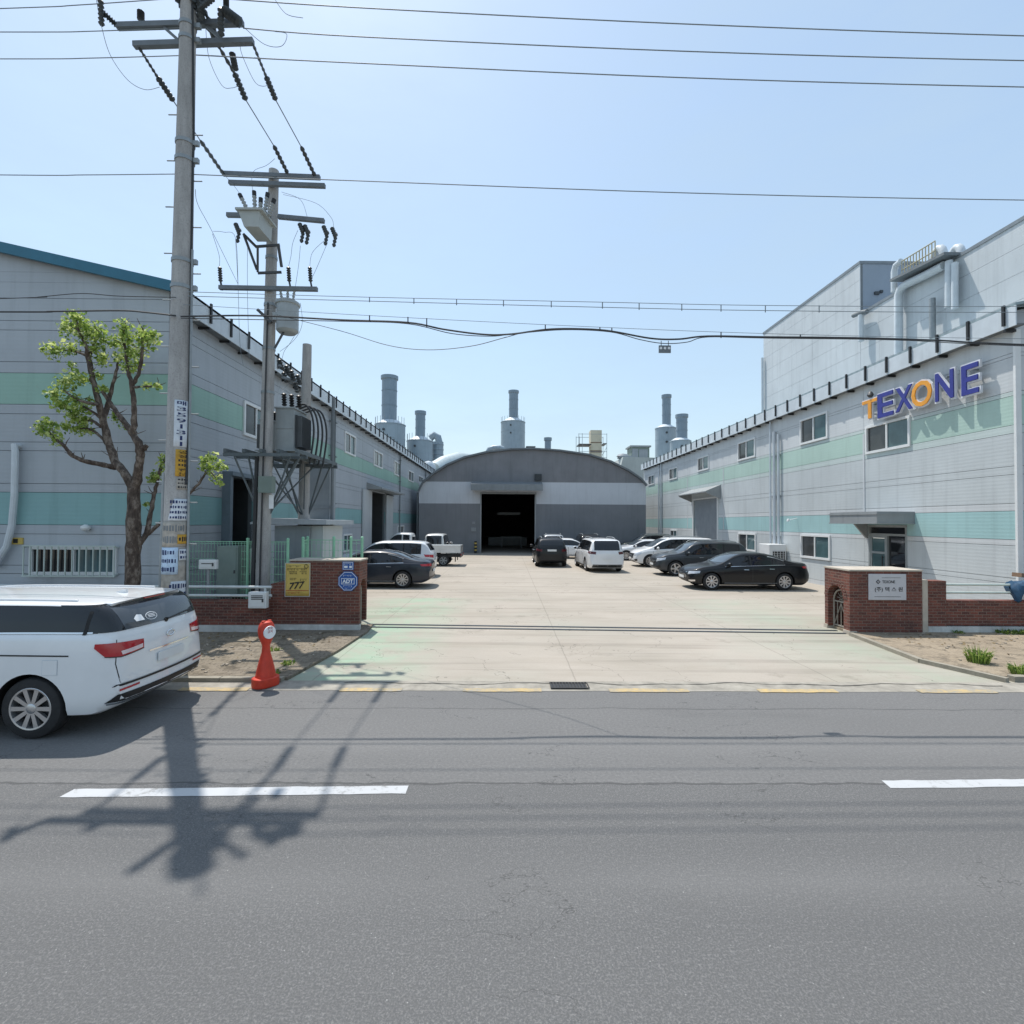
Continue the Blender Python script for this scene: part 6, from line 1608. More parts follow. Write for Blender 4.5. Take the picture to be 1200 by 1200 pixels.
KINDS = {
 'sedan': dict(L=4.8, W=1.85, H=1.46, wb=2.85, front=.86, tr=.335, tw=.22, tumble=.36, bow=.16, clear=.2,
   top=[(-2.4, .72), (-2.38, .98), (-2.25, 1.06), (-1.85, 1.10), (-1.55, 1.17), (-.95, 1.38), (-.35, 1.46), (.15, 1.45), (.55, 1.36), (1.2, 1.03), (1.35, .985), (1.9, .90), (2.25, .79), (2.37, .68), (2.4, .58)],
   belt=[(-2.4, .70), (-2.2, .93), (-1.5, .97), (0, .93), (1.25, .88), (1.9, .80), (2.25, .70), (2.4, .52)],
   plan=[(-2.4, .76), (-2.25, .86), (-1.6, .915), (0, .925), (1.5, .92), (2.05, .88), (2.3, .80), (2.4, .70)],
   panes=[(.98, .02), (-.05, -.82), (-.87, -1.28)], ws=(1.2, .45), rw=(-1.72, -.78), mirror=.92),
 'suv': dict(L=4.72, W=1.9, H=1.7, wb=2.76, front=.92, tr=.365, tw=.235, tumble=.26, bow=.17, clear=.24,
   top=[(-2.36, .78), (-2.34, 1.05), (-2.26, 1.22), (-1.98, 1.58), (-1.78, 1.66), (-1.0, 1.70), (.0, 1.69), (.42, 1.62), (1.12, 1.2), (1.3, 1.13), (1.9, 1.05), (2.2, .95), (2.33, .82), (2.36, .68)],
   belt=[(-2.36, .74), (-2.25, 1.02), (-1.4, 1.08), (0, 1.04), (1.2, 1.01), (1.9, .93), (2.2, .83), (2.36, .62)],
   plan=[(-2.36, .8), (-2.2, .885), (-1.6, .935), (0, .95), (1.5, .94), (2.05, .9), (2.28, .82), (2.36, .72)],
   panes=[(.92, .0), (-.06, -.92), (-.99, -1.72)], ws=(1.14, .36), rw=(-2.26, -1.98), mirror=.86),
 'van': dict(L=5.1, W=1.985, H=1.76, wb=3.06, front=.94, tr=.36, tw=.235, tumble=.24, bow=.15, clear=.2,
   top=[(-2.55, .62), (-2.54, .95), (-2.49, 1.12), (-2.27, 1.6), (-2.13, 1.695), (-1.5, 1.745), (-.6, 1.76), (.3, 1.74), (.72, 1.64), (1.6, 1.16), (1.75, 1.1), (2.2, .99), (2.44, .85), (2.53, .72), (2.55, .6)],
   belt=[(-2.55, .60), (-2.44, 1.06), (-1.5, 1.12), (0, 1.09), (1.5, 1.0), (2.1, .9), (2.4, .78), (2.55, .55)],
   plan=[(-2.55, .83), (-2.42, .905), (-1.9, .97), (0, .9925), (1.6, .985), (2.15, .93), (2.45, .84), (2.55, .74)],
   panes=[(1.3, .42), (.34, -.78), (-.86, -2.12)], ws=(1.6, .66), rw=(-2.49, -2.2), mirror=1.2),
 'bigvan': dict(L=5.1, W=1.985, H=1.72, wb=3.15, front=.94, tr=.36, tw=.235, tumble=.24, bow=.17, clear=.25, rcmax=.075,
   top=[(-2.55, .68), (-2.54, 1.0), (-2.50, 1.18), (-2.27, 1.535), (-2.12, 1.59), (-1.5, 1.615), (-.6, 1.62), (.3, 1.61), (.72, 1.55), (1.6, 1.2), (1.75, 1.14), (2.2, 1.03), (2.44, .88), (2.53, .74), (2.55, .62)],
   belt=[(-2.55, .66), (-2.46, 1.15), (-2.2, 1.225), (-1.5, 1.23), (0, 1.20), (1.5, 1.07), (2.1, .93), (2.4, .8), (2.55, .58)],
   plan=[(-2.55, .83), (-2.42, .905), (-1.9, .97), (0, .9925), (1.6, .985), (2.15, .93), (2.45, .84), (2.55, .74)],
   panes=[(1.3, .42), (.34, -.78), (-.86, -2.2)], ws=(1.6, .66), rw=(-2.49, -2.22), mirror=1.2),
 'minivan': dict(L=3.5, W=1.5, H=1.82, wb=1.9, front=.7, tr=.27, tw=.16, tumble=.13, bow=.06, clear=.2,
   top=[(-1.75, .7), (-1.745, .95), (-1.72, 1.1), (-1.6, 1.66), (-1.5, 1.76), (-.8, 1.82), (.4, 1.81), (.85, 1.72), (1.35, 1.2), (1.6, .98), (1.73, .8), (1.75, .6)],
   belt=[(-1.75, .68), (-1.7, 1.0), (-1, 1.05), (.8, 1.02), (1.4, .92), (1.65, .78), (1.75, .55)],
   plan=[(-1.75, .68), (-1.66, .725), (-1, .75), (1, .75), (1.55, .72), (1.75, .62)],
   panes=[(1.08, .35), (.3, -.55), (-.62, -1.48)], ws=(1.34, .8), rw=(-1.72, -1.58), mirror=.98),
 'cab': dict(L=1.75, W=1.72, H=1.95, wb=10, front=.5, tr=.32, tw=.2, tumble=.14, bow=.08, clear=.42,
   top=[(-.88, 1.2), (-.875, 1.7), (-.84, 1.86), (-.7, 1.93), (-.1, 1.95), (.12, 1.9), (.62, 1.3), (.74, 1.08), (.85, .8), (.87, .55)],
   belt=[(-.88, 1.1), (-.8, 1.15), (.3, 1.14), (.6, 1.0), (.8, .75), (.87, .5)],
   plan=[(-.88, .82), (-.8, .85), (.4, .86), (.72, .83), (.87, .76)],
   panes=[(.55, -.28), (-.36, -.74)], ws=(.64, .15), rw=None, mirror=.56),
}
def build_shell(K):
    L, W = K['L'], K['W']; top, belt, plan = pchip(K['top']), pchip(K['belt']), pchip(K['plan'])
    xa, xb = -L / 2, L / 2
    # stations by arc length of the silhouette
    raw = [xa + (xb - xa) * i / 800 for i in range(801)]
    s_ = [0]
    for a, b in zip(raw, raw[1:]): s_.append(s_[-1] + math.hypot(b - a, 1.6 * (top(b) - top(a))))
    NS = 72; st = []; j = 0
    for i in range(NS + 1):
        t = s_[-1] * i / NS
        while j < 799 and s_[j + 1] < t: j += 1
        st.append(raw[j] + (raw[j + 1] - raw[j]) * max(0, min(1, (t - s_[j]) / max(1e-9, s_[j + 1] - s_[j]))))
    st[0], st[-1] = xa, xb
    def rc_at(x): return min(K.get('rcmax', .15), max(.012, (top(x) - belt(x)) * .42 + .012))
    def section(x):
        w, zt, zs = plan(x), top(x), belt(x); zs = min(zs, zt - .02)
        e = min(1, min(x - xa, xb - x) / .35); zb = K['clear'] + .16 * (1 - max(0, e)) ** 2
        zm = zb + .5 * (zs - zb)
        p = [(0, zb), (w * .6, zb), (w - .11, zb), (w - .05, zb + .025), (w - .018, zb + .1), (w - .006, zb + .2 * (zs - zb) + .05), (w, zm), (w - .003, zb + .72 * (zs - zb)), (w - .012, zs - .07), (w - .026, zs - .02), (w - .05, zs)]
        g0 = (w - .06, zs + .008); rc = rc_at(x)
        wr = g0[0] - K['tumble'] * max(0, zt - zs)
        g1 = (g0[0] + (wr - g0[0]) * .93, max(g0[1] + .001, zt - rc))
        for k in range(1, 7): t = k / 6; p.append((g0[0] + (g1[0] - g0[0]) * t + .012 * math.sin(math.pi * t) * min(1, (zt - zs) / .3), g0[1] + (g1[1] - g0[1]) * t))
        cr = min(.022, .3 * (zt - zs)); ex = min(wr * .35, rc * 1.1 + .06)
        for k in range(1, 6):
            t = k / 5 * math.pi / 2; p.append((g1[0] - ex * (1 - math.cos(t)), g1[1] + (zt - cr - g1[1]) * math.sin(t)))
        y0 = g1[0] - ex
        for k in range(1, 6): t = k / 5; p.append((y0 * (1 - t), zt - cr * (1 - t) ** 2))
        return p
    secs = [section(x) for x in st]; NP = len(secs[0])
    bow = K['bow']; wm = W / 2
    def deform(x, y, z):
        ef = max(0, min(1, (x - (xb - .7)) / .7)); er = max(0, min(1, ((xa + .6) - x) / .6))
        ef, er = ef * ef * (3 - 2 * ef), er * er * (3 - 2 * er); a = (abs(y) / wm) ** 2.4
        x = x - ef * bow * a + er * bow * .7 * a
        low = max(0, (.42 - z) / .25)
        x = x - ef * .05 * low * low + er * .05 * low * low
        return (x, y, z)
    vs = []; fs = []
    ring = 2 * NP - 2
    for x, p in zip(st, secs):
        full = p + [(-y, z) for y, z in reversed(p[1:-1])]
        vs += [deform(x, y, z) for y, z in full]
    for i in range(NS):
        for k in range(ring):
            a, b = i * ring + k, i * ring + (k + 1) % ring
            fs.append((a, b, b + ring, a + ring))
    # caps as strips between mirrored points, split across the width
    for ci, x in ((0, st[0]), (NS, st[-1])):
        p = secs[ci]; M_ = 10; rows = []
        for k in range(1, NP - 1):
            y, z = p[k]; row = []
            for m in range(M_ + 1):
                if m == 0: row.append(ci * ring + k)
                elif m == M_: row.append(ci * ring + ring - k)
                else:
                    vs.append(deform(x, y * (1 - 2 * m / M_), z)); row.append(len(vs) - 1)
            rows.append(row)
        for ra, rb_ in zip(rows, rows[1:]):
            for m in range(M_): fs.append((ra[m], rb_[m], rb_[m + 1], ra[m + 1]))
        fs.append([ci * ring] + rows[0]); fs.append([ci * ring + NP - 1] + rows[-1])
    return vs, fs, top, belt, plan, rc_at
def mesh_from(vs, fs, smooth=True):
    me = bpy.data.meshes.new("tmp"); me.from_pydata(vs, [], fs); bm = bmesh.new(); bm.from_mesh(me)
    bmesh.ops.remove_doubles(bm, verts=bm.verts, dist=1e-5); bmesh.ops.recalc_face_normals(bm, faces=bm.faces)
    for f in bm.faces: f.smooth = smooth
    bm.to_mesh(me); bm.free(); return me
def poly_cells(poly, step):
    """flat polygon cut into small cells along a grid -> (2d points, faces)"""
    bm = bmesh.new(); v = [bm.verts.new((x, 0, z)) for x, z in poly]; bm.faces.new(v)
    for ax in (0, 2):
        lo, hi = min(q.co[ax] for q in bm.verts), max(q.co[ax] for q in bm.verts)
        n = int((hi - lo) / step) + 1
        for i in range(1, n):
            co = [0, 0, 0]; no = [0, 0, 0]; co[ax] = lo + (hi - lo) * i / n; no[ax] = 1
            bmesh.ops.bisect_plane(bm, geom=bm.verts[:] + bm.edges[:] + bm.faces[:], plane_co=co, plane_no=no)
    bm.verts.index_update()
    pts = [(q.co.x, q.co.z) for q in bm.verts]; fs = [tuple(q.index for q in f.verts) for f in bm.faces]; bm.free()
    return pts, fs
class Car:
    def __init__(s, kind, name, label, cat, paintmat, group=None):
        s.K = KINDS[kind]; s.kind = kind; s.root = thing(name, label, cat, group=group); s.paint = paintmat
        s.vs, s.fs, s.top, s.belt, s.plan, s.rc = build_shell(s.K)
        s.bvh = BVHTree.FromPolygons(s.vs, s.fs)
        s.L, s.W = s.K['L'], s.K['W']
    def wheels_x(s): return (s.L / 2 - s.K['front'], s.L / 2 - s.K['front'] - s.K['wb'])
    def body(s, wells=True):
        me = mesh_from(s.vs, s.fs); me.materials.append(MATS[s.paint]); me.materials.append(MATS["black"])
        o = bpy.data.objects.new("body", me); COL.objects.link(o)
        if wells:
            mb = MB(); r_ = s.K['tr'] + .055
            for x in s.wheels_x():
                if abs(x) > s.L / 2: continue
                for sy in (1, -1):
                    mb.lathe((x, 0, s.K['tr']), [(r_, sy * (s.W / 2 - .36)), (r_, sy * (s.W / 2 + .2))], 36, 'Y', 1, True)
            cm = mb.build("cut", [s.paint, "black"]); 
            md = o.modifiers.new("b", 'BOOLEAN'); md.object = cm; md.operation = 'DIFFERENCE'; md.solver = 'EXACT'
            dg = bpy.context.evaluated_depsgraph_get(); dg.update()
            nm = bpy.data.meshes.new_from_object(o.evaluated_get(dg)); o.modifiers.clear(); o.data = nm; bpy.data.meshes.remove(me)
            bpy.data.objects.remove(cm)
            if len(nm.polygons) < 100: print("BOOLEAN FAILED", s.root.name)
        o.data.name = "body"
        o.data.set_sharp_from_angle(angle=R(38))
        o.parent = s.root; s.bodyobj = o; return o
    def hit(s, h, z, d):
        """project from outside along direction d (xy); h across, z up"""
        d = Vector((d[0], d[1], 0)).normalized(); hd = Vector((-d.y, d.x, 0)); org = hd * h + EZ * z - d * 8
        loc, nrm, i, dist = s.bvh.ray_cast(org, d)
        if loc is None or dist > 8.2:
            loc, nrm, i, dist = s.bvh.find_nearest(hd * h + EZ * z - d * (s.W / 2 if abs(d.y) > .7 else s.L / 2))
        if nrm.dot(d) > 0: nrm = -nrm
        return loc, nrm
    def decal(s, poly, d, off=.006, step=.07, thick=0.0):
        pts, fs = poly_cells(poly, step); out = []
        for h, z in pts:
            l_, n_ = s.hit(h, z, d); out.append(l_ + n_ * off)
        return out, fs
    def part(s, name, polys, d, mat, off=.006, step=.07, parent=None, mirror=False):
        mb = MB()
        for p_ in polys:
            v, f = s.decal(p_, d, off, step); mb.add(v, f, 0, True)
            if mirror:
                v2 = [Vector((q.x, -q.y, q.z)) for q in v]; mb.add(v2, [tuple(reversed(t)) for t in f], 0, True)
        return mb.build(name, mat, parent or s.root, 60)
    def side(s, name, poly, sy, mat, **kw):
        # d = (0,-sy): h axis = (sy,0)
        return s.part(name, [[(x * sy, z) for x, z in poly]], (0, -sy), mat, **kw)
    def rear(s, name, poly, mat, **kw):   # poly in (y,z)
        return s.part(name, [[(y, z) for y, z in poly]], (1, 0), mat, **kw)
    def front(s, name, poly, mat, **kw):
        return s.part(name, [[(-y, z) for y, z in poly]], (-1, 0), mat, **kw)
    def corner(s, name, end, sy, poly, mat, **kw):
        """lamp wrapping a corner: poly in (t,z), t<0 inwards on the end face, t>0 along the side"""
        d = (-end, -sy); dv = Vector((d[0], d[1], 0)).normalized(); hd = Vector((-dv.y, dv.x, 0))
        c0 = Vector((end * s.L / 2, sy * s.W / 2, 0)).dot(hd); sgn = 1 if Vector((-end, 0, 0)).dot(hd) > 0 else -1
        return s.part(name, [[(c0 + sgn * t * .7071, z) for t, z in poly]], d, mat, **kw)
    def pane_poly(s, x0, x1, lo=.03, hi=.05, n=14):
        pts = []
        for i in range(n + 1):
            x = x0 + (x1 - x0) * i / n; b = s.belt(x) + lo; t = s.top(x) - s.rc(x) * .75 - hi * .3
            if t - b > .015: pts.append((x, b, t))
        return [(x, b) for x, b, t in pts] + [(x, t) for x, b, t in reversed(pts)]
    def glass(s, gm="glass_dark", trim=True, rm=None):
        K = s.K
        x0, x1 = K['panes'][0][0], K['panes'][-1][1]
        for sy in (1, -1):
            if trim: s.side("window_trim", s.pane_poly(x0 + .06, x1 - .05, .008, .02, 30), sy, "black", off=.003)
            for a, b in K['panes']:
                p_ = s.pane_poly(a, b)
                if len(p_) > 4: s.side("side_window", p_, sy, gm, off=.007)
        c, r_ = K['ws']; z0, z1 = s.top(c) + .03, s.top(r_) - .012
        wa = s.plan(c) - .17; wb_ = s.plan(r_) - .06 - K['tumble'] * (s.top(r_) - s.belt(r_)) - .1
        s.front("windshield", [(-wa, z0), (-wa * .5, z0 - .012), (0, z0 - .016), (wa * .5, z0 - .012), (wa, z0), (wb_, z1), (-wb_, z1)], M("windshield_glass", (0.05, 0.065, 0.08), .03, 0, .05, 1, spec=.9), off=.006)  # bluish glass colour stands in for the reflected sky
        if K['rw']:
            a, b = K['rw']; z0, z1 = s.top(a) + .03, s.top(b) - .02
            wa = s.plan(a) - .2; wb_ = s.plan(b) - .06 - K['tumble'] * max(0, s.top(b) - s.belt(b)) - .1
            s.rear("rear_window", [(-wa, z0), (wa, z0), (wb_, z1), (-wb_, z1)], 'rear_glass' if rm else gm, off=.0095 if rm else .006)
    def doors(s, splits, handles=True, sides=(1, -1)):
        """splits = [(x front, x rear)] of each door"""
        for sy in sides:
            for a, b in splits:
                zb = s.K['clear'] + .13
                n = 8
                up = [(a + (b - a) * i / n, s.belt(a + (b - a) * i / n) - .012) for i in range(n + 1)]
                pol = [(a, zb), (a, up[0][1])] + up[1:-1] + [(b, up[-1][1]), (b, zb)]
                g = .009; big = [(a + g, zb - g), (a + g, up[0][1])] + up[1:-1] + [(b - g, up[-1][1]), (b - g, zb - g)]
                for wx in s.wheels_x():
                    pass
                s.side("door_gap", s.clip_arch(big, g), sy, "black", off=.002)
                dr = s.side("door", s.clip_arch(pol, 0), sy, s.paint, off=.0045)
                if handles:
                    x = b + .14; z = s.belt(x) - .13; l_, n_ = s.hit(sy * x, z, (0, -sy)); l2, n2 = s.hit(sy * (x + .19), z + .005, (0, -sy))
                    mb = MB(); mb.tube([l_ + n_ * .012, l_ + n_ * .035, l2 + n2 * .035, l2 + n2 * .012], .014, 6); mb.build("handle", s.handlemat, dr)
    handlemat = "chrome"
    def clip_arch(s, poly, g):
        """push polygon corners out of the wheel arch"""
        r_ = s.K['tr'] + .075 - g; zc = s.K['tr']; dense = []
        n = len(poly)
        for i in range(n):
            a, b = Vector(poly[i]), Vector(poly[(i + 1) % n]); k = max(1, int((b - a).length / .06))
            for j in range(k): dense.append(a.lerp(b, j / k))
        out = []
        for p_ in dense:
            for wx in s.wheels_x():
                v = p_ - Vector((wx, zc))
                if v.length < r_:
                    cx = sum(q[0] for q in poly) / n
                    p_ = Vector((wx, zc)) + (v.normalized() if v.length > 1e-3 else Vector((1, 0))) * r_
            out.append((p_.x, p_.y))
        return out
    def wheels(s, spokes=10, rimmat="alloy", y_in=.015, xs=None):
        K = s.K; r_, tw = K['tr'], K['tw']; proto = None
        for x in (xs or s.wheels_x()):
            for sy in (1, -1):
                w_ = bpy.data.objects.new("wheel", None); COL.objects.link(w_); w_.parent = s.root; w_.empty_display_size = .1
                if proto is None:
                    proto = w_; yo = tw / 2
                    rr = r_ * .68
                    mb = MB(); mb.lathe((0, 0, 0), [(rr, -yo), (r_ * .86, -yo), (r_ * .96, -yo * .86), (r_, -yo * .6), (r_, yo * .6), (r_ * .96, yo * .86), (r_ * .86, yo), (rr * 1.03, yo), (rr, yo * .9), (rr, -yo)], 40, 'Y', cap=False)
                    mb.build("tyre", "rubber", w_)
                    mb = MB(); mb.lathe((0, 0, 0), [(rr * 1.03, yo * .96), (rr * 1.0, yo * 1.0), (rr * .93, yo * .97), (rr * .9, yo * .7), (rr * .86, -yo * .5)], 40, 'Y', cap=False)
                    for k_ in range(spokes):
                        a = 2 * math.pi * k_ / spokes; c_, s2 = math.cos(a), math.sin(a); px_, pz_ = -s2, c_
                        def P(rad, side, y): return (c_ * rad + px_ * side, y, s2 * rad + pz_ * side)
                        h0, h1 = rr * .10 * 10 / (spokes + 2), rr * .13 * 10 / (spokes + 2)
                        vs = [P(rr * .16, h0, yo * .86), P(rr * .16, -h0, yo * .86), P(rr * .95, -h1, yo * .94), P(rr * .95, h1, yo * .94), P(rr * .16, h0, yo * .55), P(rr * .16, -h0, yo * .55), P(rr * .93, -h1, yo * .6), P(rr * .93, h1, yo * .6)]
                        mb.add(vs, [(0, 1, 2, 3), (4, 7, 6, 5), (0, 4, 5, 1), (1, 5, 6, 2), (2, 6, 7, 3), (3, 7, 4, 0)])
                    mb.lathe((0, 0, 0), [(rr * .24, yo * .5), (rr * .24, yo * .88), (rr * .2, yo * .93), (0, yo * .94)], 20, 'Y')
                    mb.build("rim", rimmat, w_)
                    mb = MB(); mb.lathe((0, 0, 0), [(rr * .9, yo * .2), (0, yo * .2)], 24, 'Y', cap=False); mb.lathe((0, 0, 0), [(rr * .7, yo * .32), (rr * .3, yo * .34)], 24, 'Y', cap=False, mi=1); mb.build("brake_disc", ["black", "dark_metal"], w_)
                    s.wk = kids(w_)
                else:
                    for ch in s.wk:
                        c = ch.copy(); COL.objects.link(c); c.parent = w_
                w_.location = (x, sy * (s.plan(x) - y_in - tw / 2) if xs is None else sy * (s.W / 2 - tw / 2 - .02), r_)
                if sy < 0: w_.rotation_euler = (0, 0, math.pi)
    def mirrors(s, m_=None):
        x = s.K['mirror']; z = s.belt(x) + .1; w_ = s.plan(x) - .07
        for sy in (1, -1):
            mb = MB(); vs0 = len(mb.v)
            mb.lathe((0, 0, 0), [(0, -.1), (.06, -.09), (.085, -.04), (.085, .04), (.06, .085), (0, .095)], 14, 'Y')
            mb.v = [(x - .02 + a * .8 + b * sy * .15 * 0 - abs(b) * .1, sy * (w_ + .15) + b, z + c_ * .95) for a, b, c_ in mb.v]
            mb.bar((x, sy * (w_ - .03), z - .06), (x, sy * (w_ + .1), z - .03), .05); mo = mb.build("mirror", m_ or s.paint, s.root)
            mb = MB(); mb.box(x - .097, x - .092, sy * (w_ + .08), sy * (w_ + .215), z - .055, z + .055); mb.build("mirror_glass", "glass_dark", mo)
    def place(s, x, y, rot): s.root.location = (x, y, .008); s.root.rotation_euler = (0, 0, R(rot)); return s.root

def plate_box(c, end, y, z, w_=.52, h=.11, name="number_plate", mat="white_frame"):
    l_, n_ = c.hit(y if end < 0 else -y, z, (1, 0) if end < 0 else (-1, 0))
    mb = MB(); x = l_.x + end * .012; mb.box(x, x + end * .012, y - w_ / 2, y + w_ / 2, z - h / 2, z + h / 2); pl = mb.build(name, mat, c.root)
    return pl

def make_sedan(label, pm, name="parked_car", loc=None, group=None, spokes=10, chrome=True, tail="sweep"):
    c = Car('sedan', name, label, "car", pm, group); c.body(); c.glass(); c.doors([(1.08, -.02), (-.06, -1.02)])
    if chrome:
        for sy in (1, -1):
            p_ = c.pane_poly(1.0, -1.34, 0, 0, 26); n = len(p_) // 2
            low = p_[:n]; c.side("window_chrome", [(x, z + .004) for x, z in low] + [(x, z + .022) for x, z in reversed(low)], sy, "chrome", off=.0085)
            c.side("sill_chrome", [(1.05, .27), (-1.0, .27), (-1.0, .295), (1.05, .295)], sy, "chrome", off=.006)
            up = [q for q in reversed(p_[n:])][-8:]
            if len(up) > 3: c.side("pillar_chrome", [(x, z - .02) for x, z in up] + [(x, z + .004) for x, z in reversed(up)], sy, "chrome", off=.0085)
    c.front("grille", [(-.42, .42), (.42, .42), (.5, .68), (-.5, .68)], M("grille_dark", (.03, .032, .035), .3, .5), off=.008)
    mb_ = [[(-.46, .46 + i * .05), (.46, .46 + i * .05), (.465, .472 + i * .05), (-.465, .472 + i * .05)] for i in range(5)]
    c.part("grille_bars", [[(-y, z) for y, z in q] for q in mb_], (-1, 0), "chrome", off=.014)
    c.front("lower_intake", [(-.62, .27), (.62, .27), (.6, .36), (-.6, .36)], "black", off=.007)
    for sy in (1, -1):
        c.corner("headlight", 1, sy, [(-.36, .58), (.34, .66), (.36, .74), (-.3, .7)], "lamp_clear", off=.009)
        c.corner("fog_trim", 1, sy, [(-.3, .3), (.12, .34), (.12, .4), (-.3, .38)], "chrome", off=.008)
        c.corner("tail_light", -1, sy, [(-.42, .84), (.3, .86), (.36, .93), (-.4, .95)], "tail_red", off=.009)
    c.rear("rear_trim", [(-.75, .34), (.75, .34), (.72, .44), (-.72, .44)], "black", off=.006)
    plate_box(c, -1, 0, .66); plate_box(c, 1, 0, .47, h=.1)
    c.wheels(spokes); c.mirrors(); return c
def make_suv(label, pm, name="parked_car", cat="car", group=None, spokes=5, kind='suv', cladding=True, rails=True, rear_plate_z=.85):
    c = Car(kind, name, label, cat, pm, group); c.body(); c.glass()
    K = c.K; f = c.L / 2
    if kind == 'van': c.doors([(1.42, .38), (.34, -.84)])
    elif kind == 'minivan': c.doors([(1.15, .32), (.28, -.6)])
    else: c.doors([(1.02, -.03), (-.07, -1.0)])
    zg = K['clear']
    if cladding:
        for sy in (1, -1): c.side("sill_cladding", [(f - K['front'] - K['tr'] - .1, zg + .02), (f - K['front'] - K['wb'] + K['tr'] + .1, zg + .02), (f - K['front'] - K['wb'] + K['tr'] + .1, zg + .12), (f - K['front'] - K['tr'] - .1, zg + .12)], sy, "black", off=.01)
    gz = c.belt(f - .3) - .05
    c.front("grille", [(-.48, gz - .3), (.48, gz - .3), (.6, gz - .02), (-.6, gz - .02)], "grille_dark" if "grille_dark" in MATS else M("grille_dark", (.03, .032, .035), .3, .5), off=.008)
    c.part("grille_bars", [[(-y, z) for y, z in [(-.5, gz - .27 + i * .07), (.5, gz - .27 + i * .07), (.51, gz - .255 + i * .07), (-.51, gz - .255 + i * .07)]] for i in range(4)], (-1, 0), "chrome", off=.013)
    c.front("lower_intake", [(-.66, zg + .06), (.66, zg + .06), (.62, zg + .2), (-.62, zg + .2)], "black", off=.007)
    for sy in (1, -1):
        c.corner("headlight", 1, sy, [(-.34, gz - .16), (.34, gz - .04), (.38, gz + .06), (-.28, gz + .0)], "lamp_clear", off=.009)
        c.corner("fog_light", 1, sy, [(-.25, zg + .14), (.05, zg + .16), (.05, zg + .28), (-.25, zg + .24)], "black", off=.008)
        zt_ = c.belt(-f + .25)
        c.corner("tail_light", -1, sy, [(-.34, zt_ - .14), (.34, zt_ - .08), (.38, zt_ + .03), (-.34, zt_ - .0)], TAIL, off=.009)
    c.rear("rear_trim", [(-.78, zg + .07), (.78, zg + .07), (.76, zg + .22), (-.76, zg + .22)], "black", off=.007)
    plate_box(c, -1, 0, rear_plate_z); plate_box(c, 1, 0, zg + .3, h=.1)
    if rails:
        for sy in (1, -1):
            xs = [(-1.7 if kind != 'minivan' else -1.1), -1.2, -.5, .2, .4]
            mb = MB(); pts = [Vector((x, sy * (c.plan(x) - .06 - K['tumble'] * (c.top(x) - c.belt(x)) - .16), c.top(x) + (.045 if 0 < i < len(xs) - 1 else -.005))) for i, x in enumerate(xs)]
            mb.tube(smooth_path(pts, 4), .018, 8); mb.build("roof_rail", "galv", c.root)
    c.wheels(spokes); c.mirrors(); return c

P_WHITE = "paint_white"; paint(P_WHITE, (0.74, 0.75, 0.76)); paint("paint_pearl", (0.66, 0.68, 0.70)); paint("paint_silver", (0.42, 0.46, 0.50), .4)
paint("paint_black", (0.006, 0.007, 0.009), spec=.25, coat=.4); paint("paint_grey", (0.035, 0.041, 0.048), spec=.3, coat=.5); paint("paint_navy", (0.018, 0.024, 0.036), spec=.3, coat=.5); paint("paint_dkgreen", (0.02, 0.032, 0.032), spec=.3, coat=.4); paint("paint_truck", (0.66, 0.67, 0.66))
YARD = "cars parked in the factory yard"
c = make_sedan("black sedan parked side on nearest the right brick pillar", "paint_black", group=YARD, spokes=9); c.place(9.52, 20.75, 180)
c = make_suv("dark grey sport utility car beside the black sedan, nose to the yard", "paint_grey", group=YARD); c.place(9.75, 26.0, 180)
c = make_suv("white family van with its front half showing behind the dark grey car", P_WHITE, kind='van', cat="van", group=YARD, spokes=10); c.place(10.05, 31.0, 180)
c = make_sedan("white car with small visible windows, second white one behind the dark grey car", "paint_pearl", group=YARD); c.place(9.8, 36.2, 180)
c = make_suv("dark green car with flat roof box, farthest along the right wall", "paint_dkgreen", group=YARD); c.place(11.2, 40.6, 180)
mb = MB(); mb.prism([(-1.5, 1.76), (1.0, 1.76), (1.2, 1.83), (.7, 2.02), (-1.4, 2.02), (-1.6, 1.9)], 'XZ', -.5, .5); rbx = mb.build("roof_box", M("roofbox", '59646a', .35), c.root)
M("tail_dark", (0.09, 0.012, 0.015), .15, 0, .1, 8, coat=.5); TAIL = "tail_dark"
c = make_suv("white tall wagon seen from behind in the middle of the yard", P_WHITE, kind='van', cat="van", group=YARD, spokes=10, rear_plate_z=.72); c.place(5.15, 29.1, 92)
c.rear("light_bar", [(-.82, 1.06), (.82, 1.06), (.82, 1.1), (-.82, 1.1)], "black", off=.012)
c = make_suv("black compact car seen from behind with a pale number plate, centre of yard", "paint_black", group=YARD, rear_plate_z=.98); c.place(2.62, 31.9, 90)
TAIL = "tail_red"
c = make_sedan("white sedan parked crosswise behind the black compact car", P_WHITE, group=YARD); c.place(4.45, 37.6, 0)
c = make_suv("silver grey car almost hidden behind the white crosswise sedan", "paint_silver", group=YARD); c.place(3.6, 41.0, 90)
c = make_suv("dark car roof just showing behind the white tall wagon", "paint_black", group=YARD); c.place(6.3, 40.2, 90)
c = make_sedan("dark blue grey sedan tail out beside the left brick pillar", "paint_navy", group=YARD, spokes=10); c.place(-5.35, 20.85, 180)
c = make_suv("silver white hatchback behind the dark blue sedan on the left", "paint_pearl", group=YARD, rails=False, cladding=False); c.place(-5.75, 24.7, 180)
c = make_suv("small white van seen from behind by the hall's left corner", "paint_truck", kind='minivan', cat="van", group=YARD, rails=False, cladding=False, spokes=6); c.place(-4.75, 35.2, 90)

